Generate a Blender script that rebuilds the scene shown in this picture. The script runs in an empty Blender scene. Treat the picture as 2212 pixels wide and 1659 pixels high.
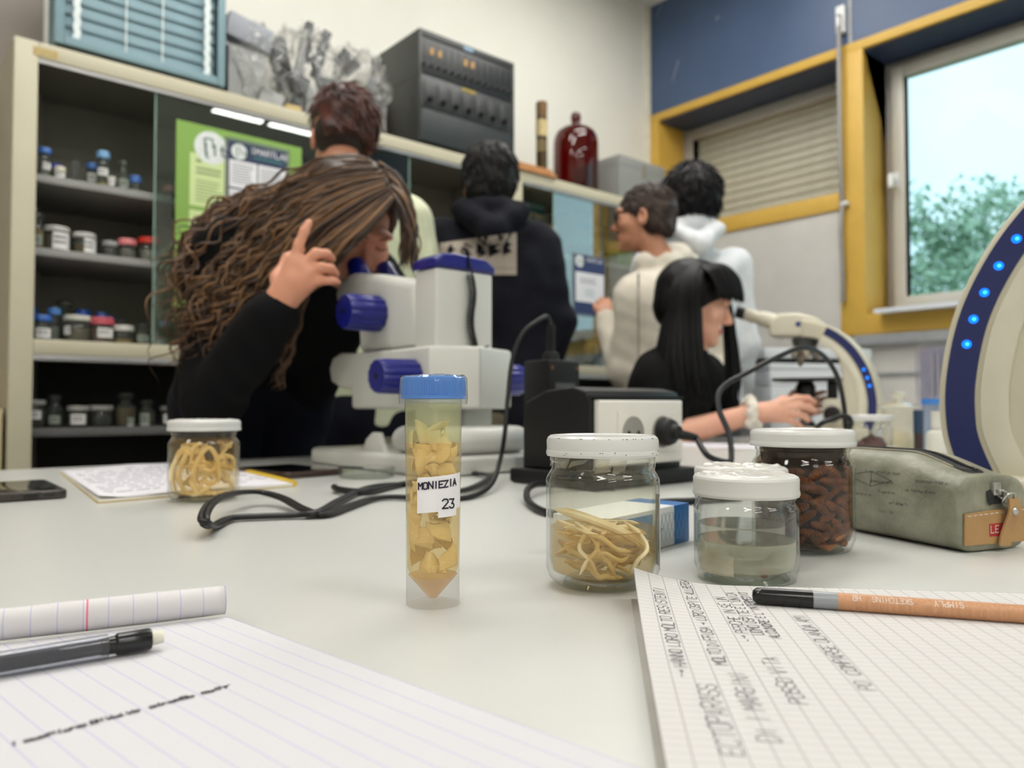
import bpy, bmesh, math, random
import numpy as np
from mathutils import Vector, Matrix, Euler, noise as mnoise

# ------------------------------------------------------------------ camera, sky, lights, exposure
SC = bpy.context.scene
COL = SC.collection
F_PX, CX, CY, CZ, TZ = 1660.0, 1106.0, 829.5, 0.906, 0.80
PITCH = math.atan((877 - 829.5) / F_PX)
YAW = math.radians(40.62)
cam_d = bpy.data.cameras.new('camera'); cam = bpy.data.objects.new('camera', cam_d); COL.objects.link(cam)
cam_d.sensor_fit = 'HORIZONTAL'; cam_d.sensor_width = 36.0; cam_d.lens = F_PX / 2212 * 36.0
cam_d.clip_start = 0.01; cam_d.clip_end = 200
cam.location = (0, 0, CZ); cam.rotation_euler = (math.pi / 2 + PITCH, 0, -YAW)
cam_d.dof.use_dof = True; cam_d.dof.focus_distance = 0.43; cam_d.dof.aperture_fstop = 8.5
SC.camera = cam
SC.view_settings.view_transform = 'Standard'; SC.view_settings.look = 'None'
SC.view_settings.gamma = 1.0; SC.view_settings.use_curve_mapping = False
SC.view_settings.exposure = 0.0
cy = SC.cycles
cy.use_denoising = True; cy.max_bounces = 10; cy.diffuse_bounces = 4; cy.glossy_bounces = 4
cy.transmission_bounces = 10; cy.transparent_max_bounces = 24; cy.blur_glossy = 1.0
cy.sample_clamp_indirect = 4.0; cy.caustics_reflective = False

def lin(c):
    return tuple((v / 255 / 12.92) if v / 255 <= 0.04045 else ((v / 255 + 0.055) / 1.055) ** 2.4 for v in c[:3])

W = bpy.data.worlds.new('overcast_sky'); SC.world = W; W.use_nodes = True
nt = W.node_tree; nt.nodes.clear()
wo = nt.nodes.new('ShaderNodeOutputWorld'); bg = nt.nodes.new('ShaderNodeBackground')
tc = nt.nodes.new('ShaderNodeTexCoord'); nz = nt.nodes.new('ShaderNodeTexNoise'); rp = nt.nodes.new('ShaderNodeValToRGB')
nz.inputs['Scale'].default_value = 3.0; nz.inputs['Detail'].default_value = 4
rp.color_ramp.elements[0].position = 0.35; rp.color_ramp.elements[0].color = (*lin((190, 234, 248)), 1)
rp.color_ramp.elements[1].position = 0.7; rp.color_ramp.elements[1].color = (*lin((224, 247, 252)), 1)
nt.links.new(tc.outputs['Generated'], nz.inputs['Vector']); nt.links.new(nz.outputs['Fac'], rp.inputs['Fac'])
nt.links.new(rp.outputs['Color'], bg.inputs['Color']); bg.inputs['Strength'].default_value = 1.5
nt.links.new(bg.outputs['Background'], wo.inputs['Surface'])

LAMP_EMIT = 19.3      # strength of the fluorescent diffusers in the ceiling fixtures

# ------------------------------------------------------------------ where a pixel of the frame lies in the room
_s, _c = math.sin(YAW), math.cos(YAW)
def ray(px, py):
    a = (px - CX) / F_PX; u = (CY - py) / F_PX
    f = math.cos(PITCH) - u * math.sin(PITCH); w = math.sin(PITCH) + u * math.cos(PITCH)
    return Vector((a * _c + f * _s, -a * _s + f * _c, w)), f
def P(px, py, D):
    r, f = ray(px, py); r = r * (D / f); return Vector((r.x, r.y, CZ + r.z))
def T(px, py, z=0.0):
    r, f = ray(px, py); r = r * ((TZ + z - CZ) / r.z); return Vector((r.x, r.y, TZ + z))
def onY(px, py, y):
    r, f = ray(px, py); r = r * (y / r.y); return Vector((r.x, y, CZ + r.z))
def onX(px, py, x):
    r, f = ray(px, py); r = r * (x / r.x); return Vector((x, r.y, CZ + r.z))
CR = Vector((_c, -_s, 0)); CF = Vector((_s, _c, 0)); UP = Vector((0, 0, 1))   # room directions: to the right, away, up

# ------------------------------------------------------------------ materials
def nodemat(name):
    m = bpy.data.materials.new(name); m.use_nodes = True; n = m.node_tree; n.nodes.clear()
    o = n.nodes.new('ShaderNodeOutputMaterial'); return m, n, o
def mat(name, col, rough=0.5, metal=0.0, var=0.06, vscale=30.0, bump=0.0, bscale=200.0, coat=0.0, sss=0.0, sheen=0.0, stretch=None, spec=0.5, col2=None, emit=None, es=0):
    m, n, o = nodemat(name)
    b = n.nodes.new('ShaderNodeBsdfPrincipled'); n.links.new(b.outputs[0], o.inputs[0])
    b.inputs['Roughness'].default_value = rough; b.inputs['Metallic'].default_value = metal
    b.inputs['Coat Weight'].default_value = coat; b.inputs['Sheen Weight'].default_value = sheen
    b.inputs['Specular IOR Level'].default_value = spec
    if sss: b.inputs['Subsurface Weight'].default_value = sss; b.inputs['Subsurface Radius'].default_value = (0.012, 0.005, 0.003)
    c1 = lin(col); c2 = lin(col2) if col2 else tuple(v * (1 - var * 2) for v in c1)
    t = n.nodes.new('ShaderNodeTexCoord'); src = t.outputs['Object']
    if stretch:
        mp = n.nodes.new('ShaderNodeMapping'); mp.inputs['Scale'].default_value = stretch
        n.links.new(src, mp.inputs['Vector']); src = mp.outputs['Vector']
    z = n.nodes.new('ShaderNodeTexNoise'); z.inputs['Scale'].default_value = vscale; z.inputs['Detail'].default_value = 5
    n.links.new(src, z.inputs['Vector'])
    r = n.nodes.new('ShaderNodeValToRGB'); r.color_ramp.elements[0].position = 0.3; r.color_ramp.elements[1].position = 0.7
    r.color_ramp.elements[0].color = (*c2, 1); r.color_ramp.elements[1].color = (*c1, 1)
    n.links.new(z.outputs['Fac'], r.inputs['Fac']); n.links.new(r.outputs['Color'], b.inputs['Base Color'])
    if bump:
        z2 = n.nodes.new('ShaderNodeTexNoise'); z2.inputs['Scale'].default_value = bscale; z2.inputs['Detail'].default_value = 3
        n.links.new(src, z2.inputs['Vector'])
        bp = n.nodes.new('ShaderNodeBump'); bp.inputs['Strength'].default_value = bump; bp.inputs['Distance'].default_value = 0.002
        n.links.new(z2.outputs['Fac'], bp.inputs['Height']); n.links.new(bp.outputs[0], b.inputs['Normal'])
    if emit:
        b.inputs['Emission Color'].default_value = (*lin(emit), 1); b.inputs['Emission Strength'].default_value = es
    return m
def thin_glass(name, tint=(255, 255, 255), refl=1.0, ior=1.5, rough=0.0, haze=0.0, hazecol=(235, 235, 230), base=0.0):
    """thin sheet of clear material: tinted transmission, Fresnel reflection, optional milky haze"""
    m, n, o = nodemat(name)
    tr = n.nodes.new('ShaderNodeBsdfTransparent'); tr.inputs[0].default_value = (*lin(tint), 1)
    gl = n.nodes.new('ShaderNodeBsdfGlossy'); gl.inputs['Roughness'].default_value = rough
    fr = n.nodes.new('ShaderNodeFresnel'); ge = n.nodes.new('ShaderNodeNewGeometry')
    mi = n.nodes.new('ShaderNodeMix'); mi.data_type = 'FLOAT'; mi.inputs[2].default_value = ior; mi.inputs[3].default_value = 1 / ior   # straight-through sheet: same reflection from both sides
    n.links.new(ge.outputs['Backfacing'], mi.inputs[0]); n.links.new(mi.outputs[0], fr.inputs['IOR'])
    ma = n.nodes.new('ShaderNodeMath'); ma.operation = 'MULTIPLY_ADD'; ma.inputs[1].default_value = refl; ma.inputs[2].default_value = base; ma.use_clamp = True
    n.links.new(fr.outputs[0], ma.inputs[0])
    first = tr.outputs[0]
    if haze:
        df = n.nodes.new('ShaderNodeBsdfTranslucent'); df.inputs[0].default_value = (*lin(hazecol), 1)
        d2 = n.nodes.new('ShaderNodeBsdfDiffuse'); d2.inputs[0].default_value = (*lin(hazecol), 1)
        mm = n.nodes.new('ShaderNodeMixShader'); mm.inputs[0].default_value = 0.5
        n.links.new(df.outputs[0], mm.inputs[1]); n.links.new(d2.outputs[0], mm.inputs[2])
        mh = n.nodes.new('ShaderNodeMixShader'); mh.inputs[0].default_value = haze
        n.links.new(first, mh.inputs[1]); n.links.new(mm.outputs[0], mh.inputs[2]); first = mh.outputs[0]
    mx = n.nodes.new('ShaderNodeMixShader'); n.links.new(ma.outputs[0], mx.inputs[0])
    n.links.new(first, mx.inputs[1]); n.links.new(gl.outputs[0], mx.inputs[2]); n.links.new(mx.outputs[0], o.inputs[0])
    return m
def solid_glass(name, tint=(255, 255, 255), ior=1.45, rough=0.0):
    m, n, o = nodemat(name)
    g = n.nodes.new('ShaderNodeBsdfGlass'); g.inputs['Color'].default_value = (*lin(tint), 1)
    g.inputs['IOR'].default_value = ior; g.inputs['Roughness'].default_value = rough
    n.links.new(g.outputs[0], o.inputs[0]); return m
def emitter(name, col, s):
    m, n, o = nodemat(name)
    e = n.nodes.new('ShaderNodeEmission'); e.inputs[0].default_value = (*lin(col), 1); e.inputs[1].default_value = s
    n.links.new(e.outputs[0], o.inputs[0]); return m

# ------------------------------------------------------------------ object bookkeeping
ROOTS = {}
def tag(o, label=None, cat=None, group=None, kind=None):
    if label: o['label'] = label
    if cat: o['category'] = cat
    if group: o['group'] = group
    if kind: o['kind'] = kind
    return o
def thing(name, label, cat, loc=(0, 0, 0), rotz=0.0, group=None, rot=None):
    o = bpy.data.objects.new(name, None); COL.objects.link(o); o.empty_display_size = 0.02
    o.location = loc; o.rotation_euler = rot if rot else (0, 0, rotz)
    ROOTS[o.name] = Matrix.Translation(Vector(loc)) @ Euler(o.rotation_euler).to_matrix().to_4x4()
    return tag(o, label, cat, group)
def smooth(me, ang=35):
    me.polygons.foreach_set('use_smooth', [True] * len(me.polygons))
    try: me.set_sharp_from_angle(angle=math.radians(ang))
    except Exception: pass
def link_mesh(name, me, mats, parent=None, world=True, ang=35, label=None, kind=None):
    """link a mesh; with world=True its points are room points even under a parent"""
    o = bpy.data.objects.new(name, me); COL.objects.link(o)
    for m in (mats if isinstance(mats, (list, tuple)) else [mats]): me.materials.append(m)
    if ang is not None: smooth(me, ang)
    if parent is not None:
        o.parent = parent
        if world:
            root = parent
            chain = Matrix.Identity(4)
            while root is not None:
                if root.name in ROOTS: chain = ROOTS[root.name] @ chain
                root = root.parent
            me.transform(chain.inverted())
    if label: o['label'] = label
    if kind: o['kind'] = kind
    return o

class MB:
    def __init__(s): s.v = []; s.f = []; s.m = []; s.uv = {}
    def add(s, vs, fs, mi=0):
        b = len(s.v); s.v.extend([tuple(p) for p in vs])
        for f in fs: s.f.append([b + i for i in f]); s.m.append(mi)
        return s
    def _bm(s, bm, M, mi):
        bm.verts.index_update()
        s.add([M @ v.co for v in bm.verts], [[v.index for v in f.verts] for f in bm.faces], mi); bm.free(); return s
    def box(s, c, d, rot=None, bev=0.0, mi=0, seg=2):
        bm = bmesh.new(); bmesh.ops.create_cube(bm, size=1.0)
        for v in bm.verts: v.co = Vector((v.co.x * d[0], v.co.y * d[1], v.co.z * d[2]))
        if bev: bmesh.ops.bevel(bm, geom=bm.edges[:], offset=min(bev, min(d) * 0.49), segments=seg, affect='EDGES', profile=0.6)
        M = Matrix.Translation(Vector(c))
        if rot is not None: M = M @ (rot.to_4x4() if isinstance(rot, Matrix) else Euler(rot).to_matrix().to_4x4())
        return s._bm(bm, M, mi)
    def span(s, a, b, bev=0.0, mi=0, seg=2):
        a = Vector(a); b = Vector(b); d = b - a
        return s.box((a + b) / 2, (abs(d.x), abs(d.y), abs(d.z)), None, bev, mi, seg)
    def prism(s, poly, h0, h1, axis='y', bev=0.0, mi=0, seg=2, M=None):
        """polygon (a,b) extruded along axis between h0 and h1; axis 'y': (x,z), 'z': (x,y), 'x': (y,z)"""
        bm = bmesh.new()
        def pt(a, b, h): return {'y': (a, h, b), 'z': (a, b, h), 'x': (h, a, b)}[axis]
        v0 = [bm.verts.new(pt(a, b, h0)) for a, b in poly]; v1 = [bm.verts.new(pt(a, b, h1)) for a, b in poly]
        n = len(poly); bm.faces.new(v0); bm.faces.new(v1[::-1])
        for i in range(n): bm.faces.new((v0[i], v1[i], v1[(i + 1) % n], v0[(i + 1) % n]))
        bmesh.ops.recalc_face_normals(bm, faces=bm.faces[:])
        if bev:
            capE = [e for e in bm.edges if (e.verts[0] in v0 and e.verts[1] in v0) or (e.verts[0] in v1 and e.verts[1] in v1)]
            bmesh.ops.bevel(bm, geom=capE, offset=bev, segments=seg, affect='EDGES', profile=0.5)
        return s._bm(bm, M or Matrix.Identity(4), mi)
    def lathe(s, prof, n=40, c=(0, 0, 0), mi=0, M=None, a0=0.0, a1=2 * math.pi):
        M = M or Matrix.Translation(Vector(c)); full = abs(a1 - a0 - 2 * math.pi) < 1e-6
        cols = n if full else n + 1
        vs = []; fs = []
        for i in range(cols):
            a = a0 + (a1 - a0) * i / n
            for r, z in prof: vs.append(M @ Vector((r * math.cos(a), r * math.sin(a), z)))
        k = len(prof)
        for i in range(n):
            j = (i + 1) % cols
            for q in range(k - 1):
                f = [i * k + q, j * k + q, j * k + q + 1, i * k + q + 1]
                fs.append(f)
        b = len(s.v); s.add(vs, fs, mi); return s
    def cyl(s, a, b, r1, r2=None, n=20, mi=0):
        a = Vector(a); b = Vector(b); r2 = r1 if r2 is None else r2; L = (b - a).length
        M = Matrix.Translation(a) @ (b - a).to_track_quat('Z', 'Y').to_matrix().to_4x4()
        return s.lathe([(0.0, 0), (r1, 0), (r2, L), (0.0, L)], n, mi=mi, M=M)
    def tube(s, pts, r, n=8, mi=0, flat=1.0, up=None):
        pts = [Vector(p) for p in pts]; m = len(pts); R = r if callable(r) else (lambda t: r)
        vs = []; fs = []; prev = None
        for i, p in enumerate(pts):
            t = (pts[min(i + 1, m - 1)] - pts[max(i - 1, 0)])
            if t.length < 1e-9: t = Vector((0, 0, 1))
            t.normalize()
            ref = up if up is not None else (prev if prev is not None else (Vector((0, 0, 1)) if abs(t.z) < 0.9 else Vector((1, 0, 0))))
            x = (ref - t * ref.dot(t))
            if x.length < 1e-6: x = t.orthogonal()
            x.normalize(); y = t.cross(x); prev = x
            rr = R(i / max(m - 1, 1))
            for q in range(n):
                a = 2 * math.pi * q / n; vs.append(p + x * (rr * flat * math.cos(a)) + y * (rr * math.sin(a)))
        for i in range(m - 1):
            for q in range(n):
                fs.append([i * n + q, i * n + (q + 1) % n, (i + 1) * n + (q + 1) % n, (i + 1) * n + q])
        fs.append([q for q in range(n)][::-1]); fs.append([(m - 1) * n + q for q in range(n)])
        return s.add(vs, fs, mi)
    def ell(s, c, r, nu=16, nv=10, mi=0, M=None):
        M = M or Matrix.Translation(Vector(c))
        vs = [M @ Vector((0, 0, -r[2]))]; fs = []
        for j in range(1, nv):
            ph = -math.pi / 2 + math.pi * j / nv
            for i in range(nu):
                a = 2 * math.pi * i / nu
                vs.append(M @ Vector((r[0] * math.cos(ph) * math.cos(a), r[1] * math.cos(ph) * math.sin(a), r[2] * math.sin(ph))))
        vs.append(M @ Vector((0, 0, r[2])))
        for i in range(nu):
            fs.append([0, 1 + (i + 1) % nu, 1 + i])
            for j in range(nv - 2):
                a = 1 + j * nu; fs.append([a + i, a + (i + 1) % nu, a + nu + (i + 1) % nu, a + nu + i])
            fs.append([1 + (nv - 2) * nu + i, 1 + (nv - 2) * nu + (i + 1) % nu, len(vs) - 1])
        return s.add(vs, fs, mi)
    def mesh(s, name):
        me = bpy.data.meshes.new(name); me.from_pydata(s.v, [], s.f)
        if max(s.m, default=0) > 0: me.polygons.foreach_set('material_index', s.m)
        me.validate(); me.update(); return me
    def build(s, name, mats, parent=None, world=True, ang=35, label=None, kind=None, merge=False):
        me = s.mesh(name)
        if merge or True:
            bm = bmesh.new(); bm.from_mesh(me); bmesh.ops.remove_doubles(bm, verts=bm.verts[:], dist=1e-6)
            bmesh.ops.recalc_face_normals(bm, faces=bm.faces[:]); bm.to_mesh(me); bm.free()
        return link_mesh(name, me, mats, parent, world, ang, label, kind)

def grid_obj(name, fn, nu, nv, mats, parent=None, world=True, ang=60, thick=0.0, label=None):
    """sheet given by fn(u,v), u,v in 0..1, with a UV map; optional solid thickness"""
    vs = [fn(i / nu, j / nv) for j in range(nv + 1) for i in range(nu + 1)]
    fs = [[j * (nu + 1) + i, j * (nu + 1) + i + 1, (j + 1) * (nu + 1) + i + 1, (j + 1) * (nu + 1) + i] for j in range(nv) for i in range(nu)]
    me = bpy.data.meshes.new(name); me.from_pydata([tuple(p) for p in vs], [], fs)
    uv = me.uv_layers.new(name='UVMap')
    for poly in me.polygons:
        for li in poly.loop_indices:
            vi = me.loops[li].vertex_index; uv.data[li].uv = ((vi % (nu + 1)) / nu, (vi // (nu + 1)) / nv)
    me.update()
    o = link_mesh(name, me, mats, parent, world, ang, label)
    if thick:
        md = o.modifiers.new('thick', 'SOLIDIFY'); md.thickness = thick; md.offset = -1
    return o
def struct(mb, name, mats, parent=None, ang=30):
    o = mb.build(name, mats, parent, ang=ang); o['kind'] = 'structure'; return o
def bez(pts, n=12):
    """Catmull-Rom through points"""
    pts = [Vector(p) for p in pts]; out = []
    for i in range(len(pts) - 1):
        p0 = pts[max(i - 1, 0)]; p1 = pts[i]; p2 = pts[i + 1]; p3 = pts[min(i + 2, len(pts) - 1)]
        for k in range(n):
            t = k / n
            out.append(0.5 * ((2 * p1) + (p2 - p0) * t + (2 * p0 - 5 * p1 + 4 * p2 - p3) * t * t + (3 * p1 - p0 - 3 * p2 + p3) * t ** 3))
    out.append(pts[-1]); return out

# ------------------------------------------------------------------ single-stroke lettering
STROKES = {
 'A': '00 26 40|12 32', 'B': '00 06 36 45 44 33 03|33 42 41 30 00', 'C': '45 36 16 05 01 10 30 41', 'D': '00 06 26 44 42 20 00',
 'E': '46 06 00 40|03 33', 'F': '46 06 00|03 33', 'G': '45 36 16 05 01 10 30 41 43 23', 'H': '00 06|40 46|03 43', 'I': '20 26',
 'J': '36 31 20 10 01', 'K': '00 06|46 03 40', 'L': '06 00 40', 'M': '00 06 23 46 40', 'N': '00 06 40 46', 'O': '16 05 01 10 30 41 45 36 16',
 'P': '00 06 36 45 44 33 03', 'Q': '16 05 01 10 30 41 45 36 16|22 40', 'R': '00 06 36 45 44 33 03|23 40', 'S': '45 36 16 05 04 13 33 42 41 30 10 01',
 'T': '06 46|26 20', 'U': '06 01 10 30 41 46', 'V': '06 20 46', 'W': '06 10 23 30 46', 'X': '00 46|06 40', 'Y': '06 23 46|23 20', 'Z': '06 46 00 40',
 'i': '20 24|25 26', '>': '03 43|34 43 32', '-': '13 33', "'": '26 25', '.': '20 21', '1': '14 26 20', '2': '05 16 36 45 44 00 40', '3': '06 46 23 33 42 41 30 10 01',
 '4': '36 02 42|34 30', '8': '13 04 05 16 36 45 44 33 13 02 01 10 30 41 42 33', '9': '43 13 04 05 16 36 45 41 30 10', '/': '00 46', 'o': '13 02 01 10 30 41 42 33 13', 'a': '43 13 02 01 10 30 43 40', 'e': '02 42 43 34 14 02 01 10 40',
 'n': '00 04|03 14 34 43 40', 'r': '00 04|02 13 34', 't': '26 21 30|14 34', 'm': '00 04|03 14 23 20|23 34 43 40', 'h': '00 06|03 14 34 43 40', 'c': '43 34 14 02 10 30 41', 's': '43 34 14 03 41 30 10 01', 'l': '16 11 20'}
def lettering(text, mapf, size, wt, seed=1, jit=0.25, adv=5.6, slant=0.0):
    """strips following the strokes of each letter; mapf(u,v) puts writing-plane metres onto the surface"""
    rnd = random.Random(seed); mb = MB(); x = 0.0; k = size / 6.0
    for ch in text:
        st = STROKES.get(ch) or STROKES.get(ch.upper())
        if st:
            dy = rnd.uniform(-jit, jit); sc = 1 + rnd.uniform(-jit, jit) * 0.3
            for line in st.split('|'):
                pts = [((x + int(p[0]) * sc + rnd.uniform(-jit, jit) * 0.5 + slant * int(p[1])) * k, (int(p[1]) * sc + dy + rnd.uniform(-jit, jit) * 0.5) * k) for p in line.split()]
                for a, b in zip(pts[:-1], pts[1:]):
                    dx, dyy = b[0] - a[0], b[1] - a[1]; L = math.hypot(dx, dyy) or 1e-6
                    tx, ty = dx / L, dyy / L; nx, ny = -ty * wt / 2, tx * wt / 2
                    a2 = (a[0] - tx * wt * 0.4, a[1] - ty * wt * 0.4); b2 = (b[0] + tx * wt * 0.4, b[1] + ty * wt * 0.4)
                    ns = 2
                    for q in range(ns):
                        p0 = (a2[0] + (b2[0] - a2[0]) * q / ns, a2[1] + (b2[1] - a2[1]) * q / ns); p1 = (a2[0] + (b2[0] - a2[0]) * (q + 1) / ns, a2[1] + (b2[1] - a2[1]) * (q + 1) / ns)
                        mb.add([mapf(p0[0] - nx, p0[1] - ny), mapf(p1[0] - nx, p1[1] - ny), mapf(p1[0] + nx, p1[1] + ny), mapf(p0[0] + nx, p0[1] + ny)], [[0, 1, 2, 3]])
        x += adv if ch != ' ' else adv * 0.7
    return mb
def textw(text, size, adv=5.6): return sum(adv if c != ' ' else adv * 0.7 for c in text) * size / 6

# ------------------------------------------------------------------ organic shapes: blended distance fields turned into one skin (surface nets)
class Blob:
    def __init__(s): s.pr = []
    def cap(s, a, b, r1, r2=None, k=0.01, op=1):
        a = np.array(a, float); b = np.array(b, float); r2 = r1 if r2 is None else r2; rm = max(r1, r2)
        def f(p):
            ba = b - a; L = max(ba @ ba, 1e-12); pa = p - a
            h = np.clip((pa @ ba) / L, 0, 1)
            return np.sqrt(((pa - h[..., None] * ba) ** 2).sum(-1)) - (r1 + (r2 - r1) * h)
        s.pr.append((f, np.minimum(a, b) - rm, np.maximum(a, b) + rm, k, op)); return s
    def chain(s, pts, rs, k=0.01, op=1):
        for i in range(len(pts) - 1): s.cap(pts[i], pts[i + 1], rs[i], rs[i + 1], k, op)
        return s
    def ell(s, c, r, R=None, k=0.01, op=1):
        c = np.array(c, float); r = np.array(r, float); Rm = np.eye(3) if R is None else np.array(R, float)
        def f(p):
            q = (p - c) @ Rm          # columns of R are the local axes
            k0 = np.sqrt(((q / r) ** 2).sum(-1)); k1 = np.sqrt(((q / (r * r)) ** 2).sum(-1))
            return k0 * (k0 - 1) / np.maximum(k1, 1e-9)
        e = np.sqrt(((Rm * r) ** 2).sum(1))
        s.pr.append((f, c - e, c + e, k, op)); return s
    def box(s, c, h, R=None, rad=0.01, k=0.01, op=1):
        c = np.array(c, float); h = np.array(h, float) - rad; Rm = np.eye(3) if R is None else np.array(R, float)
        def f(p):
            q = np.abs((p - c) @ Rm) - h
            return np.sqrt((np.maximum(q, 0) ** 2).sum(-1)) + np.minimum(q.max(-1), 0) - rad
        e = np.abs(Rm) @ (h + rad)
        s.pr.append((f, c - e, c + e, k, op)); return s
    def cutplane(s, p0, n, k=0.004):
        """remove everything on the side n points to"""
        p0 = np.array(p0, float); n = np.array(n, float); n = n / np.sqrt(n @ n)
        s.pr.append((lambda p: -((p - p0) @ n), None, None, k, -1)); return s
    def mesh(s, h, name, noise=None, region=None):
        lo = np.min([p[1] for p in s.pr if p[4] == 1 and p[1] is not None], 0) - 4 * h
        hi = np.max([p[2] for p in s.pr if p[4] == 1 and p[2] is not None], 0) + 4 * h
        n = np.ceil((hi - lo) / h).astype(int) + 1
        D = np.full(n, 0.05, np.float32)
        ax = [lo[i] + h * np.arange(n[i]) for i in range(3)]
        for f, a, b, k, op in s.pr:
            if a is None: i0 = np.zeros(3, int); i1 = n
            else:
                m = max(2 * k, 0.02) + 2 * h
                i0 = np.clip(np.floor((a - m - lo) / h).astype(int), 0, n); i1 = np.clip(np.ceil((b + m - lo) / h).astype(int) + 1, 0, n)
            if (i1 <= i0).any(): continue
            sl = tuple(slice(i0[i], i1[i]) for i in range(3))
            p = np.stack(np.meshgrid(*[ax[i][sl[i]] for i in range(3)], indexing='ij'), -1)
            d = f(p).astype(np.float32); e = D[sl]
            if op == 1:
                g = np.clip(0.5 + 0.5 * (e - d) / k, 0, 1); D[sl] = e + (d - e) * g - k * g * (1 - g)
            else:
                d = -d; g = np.clip(0.5 - 0.5 * (e - d) / k, 0, 1); D[sl] = e + (d - e) * g + k * g * (1 - g)
        if noise is not None:
            near = np.argwhere(np.abs(D) < 0.04); pts = lo + near * h
            D[near[:, 0], near[:, 1], near[:, 2]] += noise(pts).astype(np.float32)
        return nets(D, lo, h, name)
def nets(D, lo, h, name):
    I = D < 0
    C = np.zeros(np.array(D.shape) - 1, np.uint8)
    for dx in (0, 1):
        for dy in (0, 1):
            for dz in (0, 1): C += I[dx:D.shape[0] - 1 + dx, dy:D.shape[1] - 1 + dy, dz:D.shape[2] - 1 + dz]
    act = (C > 0) & (C < 8); cells = np.argwhere(act); idx = np.full(C.shape, -1, np.int32); idx[act] = np.arange(len(cells))
    S = np.zeros((len(cells), 3)); N = np.zeros(len(cells)); cr = [(x, y, z) for x in (0, 1) for y in (0, 1) for z in (0, 1)]
    vals = {c: D[cells[:, 0] + c[0], cells[:, 1] + c[1], cells[:, 2] + c[2]] for c in cr}
    for a in cr:
        for ax in range(3):
            if a[ax] == 1: continue
            b = tuple(1 if i == ax else a[i] for i in range(3)); da, db = vals[a], vals[b]; m = (da < 0) != (db < 0)
            t = da / np.where(np.abs(da - db) < 1e-9, 1e-9, da - db); p = np.array(a, float)[None] + np.zeros((len(cells), 3)); p[:, ax] += t
            S[m] += p[m]; N += m
    V = lo + h * (cells + S / np.maximum(N, 1)[:, None]); Q = []
    for ax in range(3):
        o = [i for i in range(3) if i != ax]
        sl0 = [slice(None)] * 3; sl1 = [slice(None)] * 3; sl0[ax] = slice(0, -1); sl1[ax] = slice(1, None)
        ch = I[tuple(sl0)] != I[tuple(sl1)]; e = np.argwhere(ch)
        e = e[(e[:, o[0]] > 0) & (e[:, o[1]] > 0) & (e[:, o[0]] < D.shape[o[0]] - 1) & (e[:, o[1]] < D.shape[o[1]] - 1)]
        sgn = I[e[:, 0], e[:, 1], e[:, 2]]
        def at(du, dv):
            q = e.copy(); q[:, o[0]] += du; q[:, o[1]] += dv; return idx[q[:, 0], q[:, 1], q[:, 2]]
        quad = np.stack([at(-1, -1), at(0, -1), at(0, 0), at(-1, 0)], 1)
        flip = sgn if ax != 1 else ~sgn
        quad[~flip] = quad[~flip][:, ::-1]; Q.append(quad)
    Q = np.concatenate(Q); Q = Q[(Q >= 0).all(1)]
    me = bpy.data.meshes.new(name); me.vertices.add(len(V)); me.vertices.foreach_set('co', V.astype(np.float32).ravel())
    me.loops.add(len(Q) * 4); me.loops.foreach_set('vertex_index', Q.astype(np.int32).ravel())
    me.polygons.add(len(Q)); me.polygons.foreach_set('loop_start', np.arange(0, len(Q) * 4, 4, dtype=np.int32))
    me.update(calc_edges=True); me.validate(); return me
def folds(amp, freq, seed=0, stretch=(1, 1, 1)):
    r = np.random.RandomState(seed); ws = [(r.normal(size=3) * freq * s_ * np.array(stretch), r.uniform(0, 6.28), a_) for s_, a_ in ((0.6, 1), (1, 0.8), (1.6, 0.5), (2.5, 0.3)) for _ in range(3)]
    def f(p):
        q = p + 0.02 * np.sin(p[:, [1, 2, 0]] * 17)
        return amp * sum(a_ * np.sin(q @ w + ph) for w, ph, a_ in ws) / 3
    return f
def mesh_area_points(me, n, seed=0, flt=None):
    """random points with normals on a mesh"""
    r = np.random.RandomState(seed); nf = len(me.polygons)
    c = np.zeros(nf * 3, np.float32); me.polygons.foreach_get('center', c); c = c.reshape(-1, 3)
    no = np.zeros(nf * 3, np.float32); me.polygons.foreach_get('normal', no); no = no.reshape(-1, 3)
    ids = np.arange(nf)
    if flt is not None: ids = ids[flt(c, no)]
    ids = r.choice(ids, n, replace=len(ids) < n); return c[ids], no[ids]
def slot_faces(me, test, slot):
    nf = len(me.polygons); c = np.zeros(nf * 3, np.float32); me.polygons.foreach_get('center', c); c = c.reshape(-1, 3)
    mi = np.zeros(nf, np.int32); me.polygons.foreach_get('material_index', mi); mi[test(c)] = slot; me.polygons.foreach_set('material_index', mi)

# ------------------------------------------------------------------ the room
XR, YB, ZC = 3.82, 3.12, 3.45
M_wall = mat('white_wall_paint', (231, 230, 221), 0.75, var=0.02, vscale=4, bump=0.05, bscale=300)
M_wallR = mat('lower_wall_paint', (206, 203, 198), 0.7, var=0.04, vscale=6, bump=0.05, bscale=300)
M_blue = mat('navy_wall_paint', (72, 92, 126), 0.45, var=0.07, vscale=3, bump=0.05, bscale=200)
M_yel = mat('ochre_paint', (208, 168, 74), 0.5, var=0.05, vscale=8, bump=0.1, bscale=400)
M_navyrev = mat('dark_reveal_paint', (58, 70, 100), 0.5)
M_pillar = mat('taupe_pillar_paint', (150, 140, 132), 0.6, var=0.03, vscale=4)
M_floor = mat('grey_floor_tile', (150, 146, 138), 0.35, var=0.06, vscale=12)
M_ceil = mat('ceiling_paint', (236, 235, 230), 0.8, var=0.02)
M_pvc = mat('grey_window_frame', (176, 172, 166), 0.4, var=0.03)
M_shutter = mat('shutter_slat_beige', (188, 186, 170), 0.45, var=0.05, vscale=20)
M_trunk = mat('grey_trunking', (160, 162, 164), 0.45)
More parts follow.
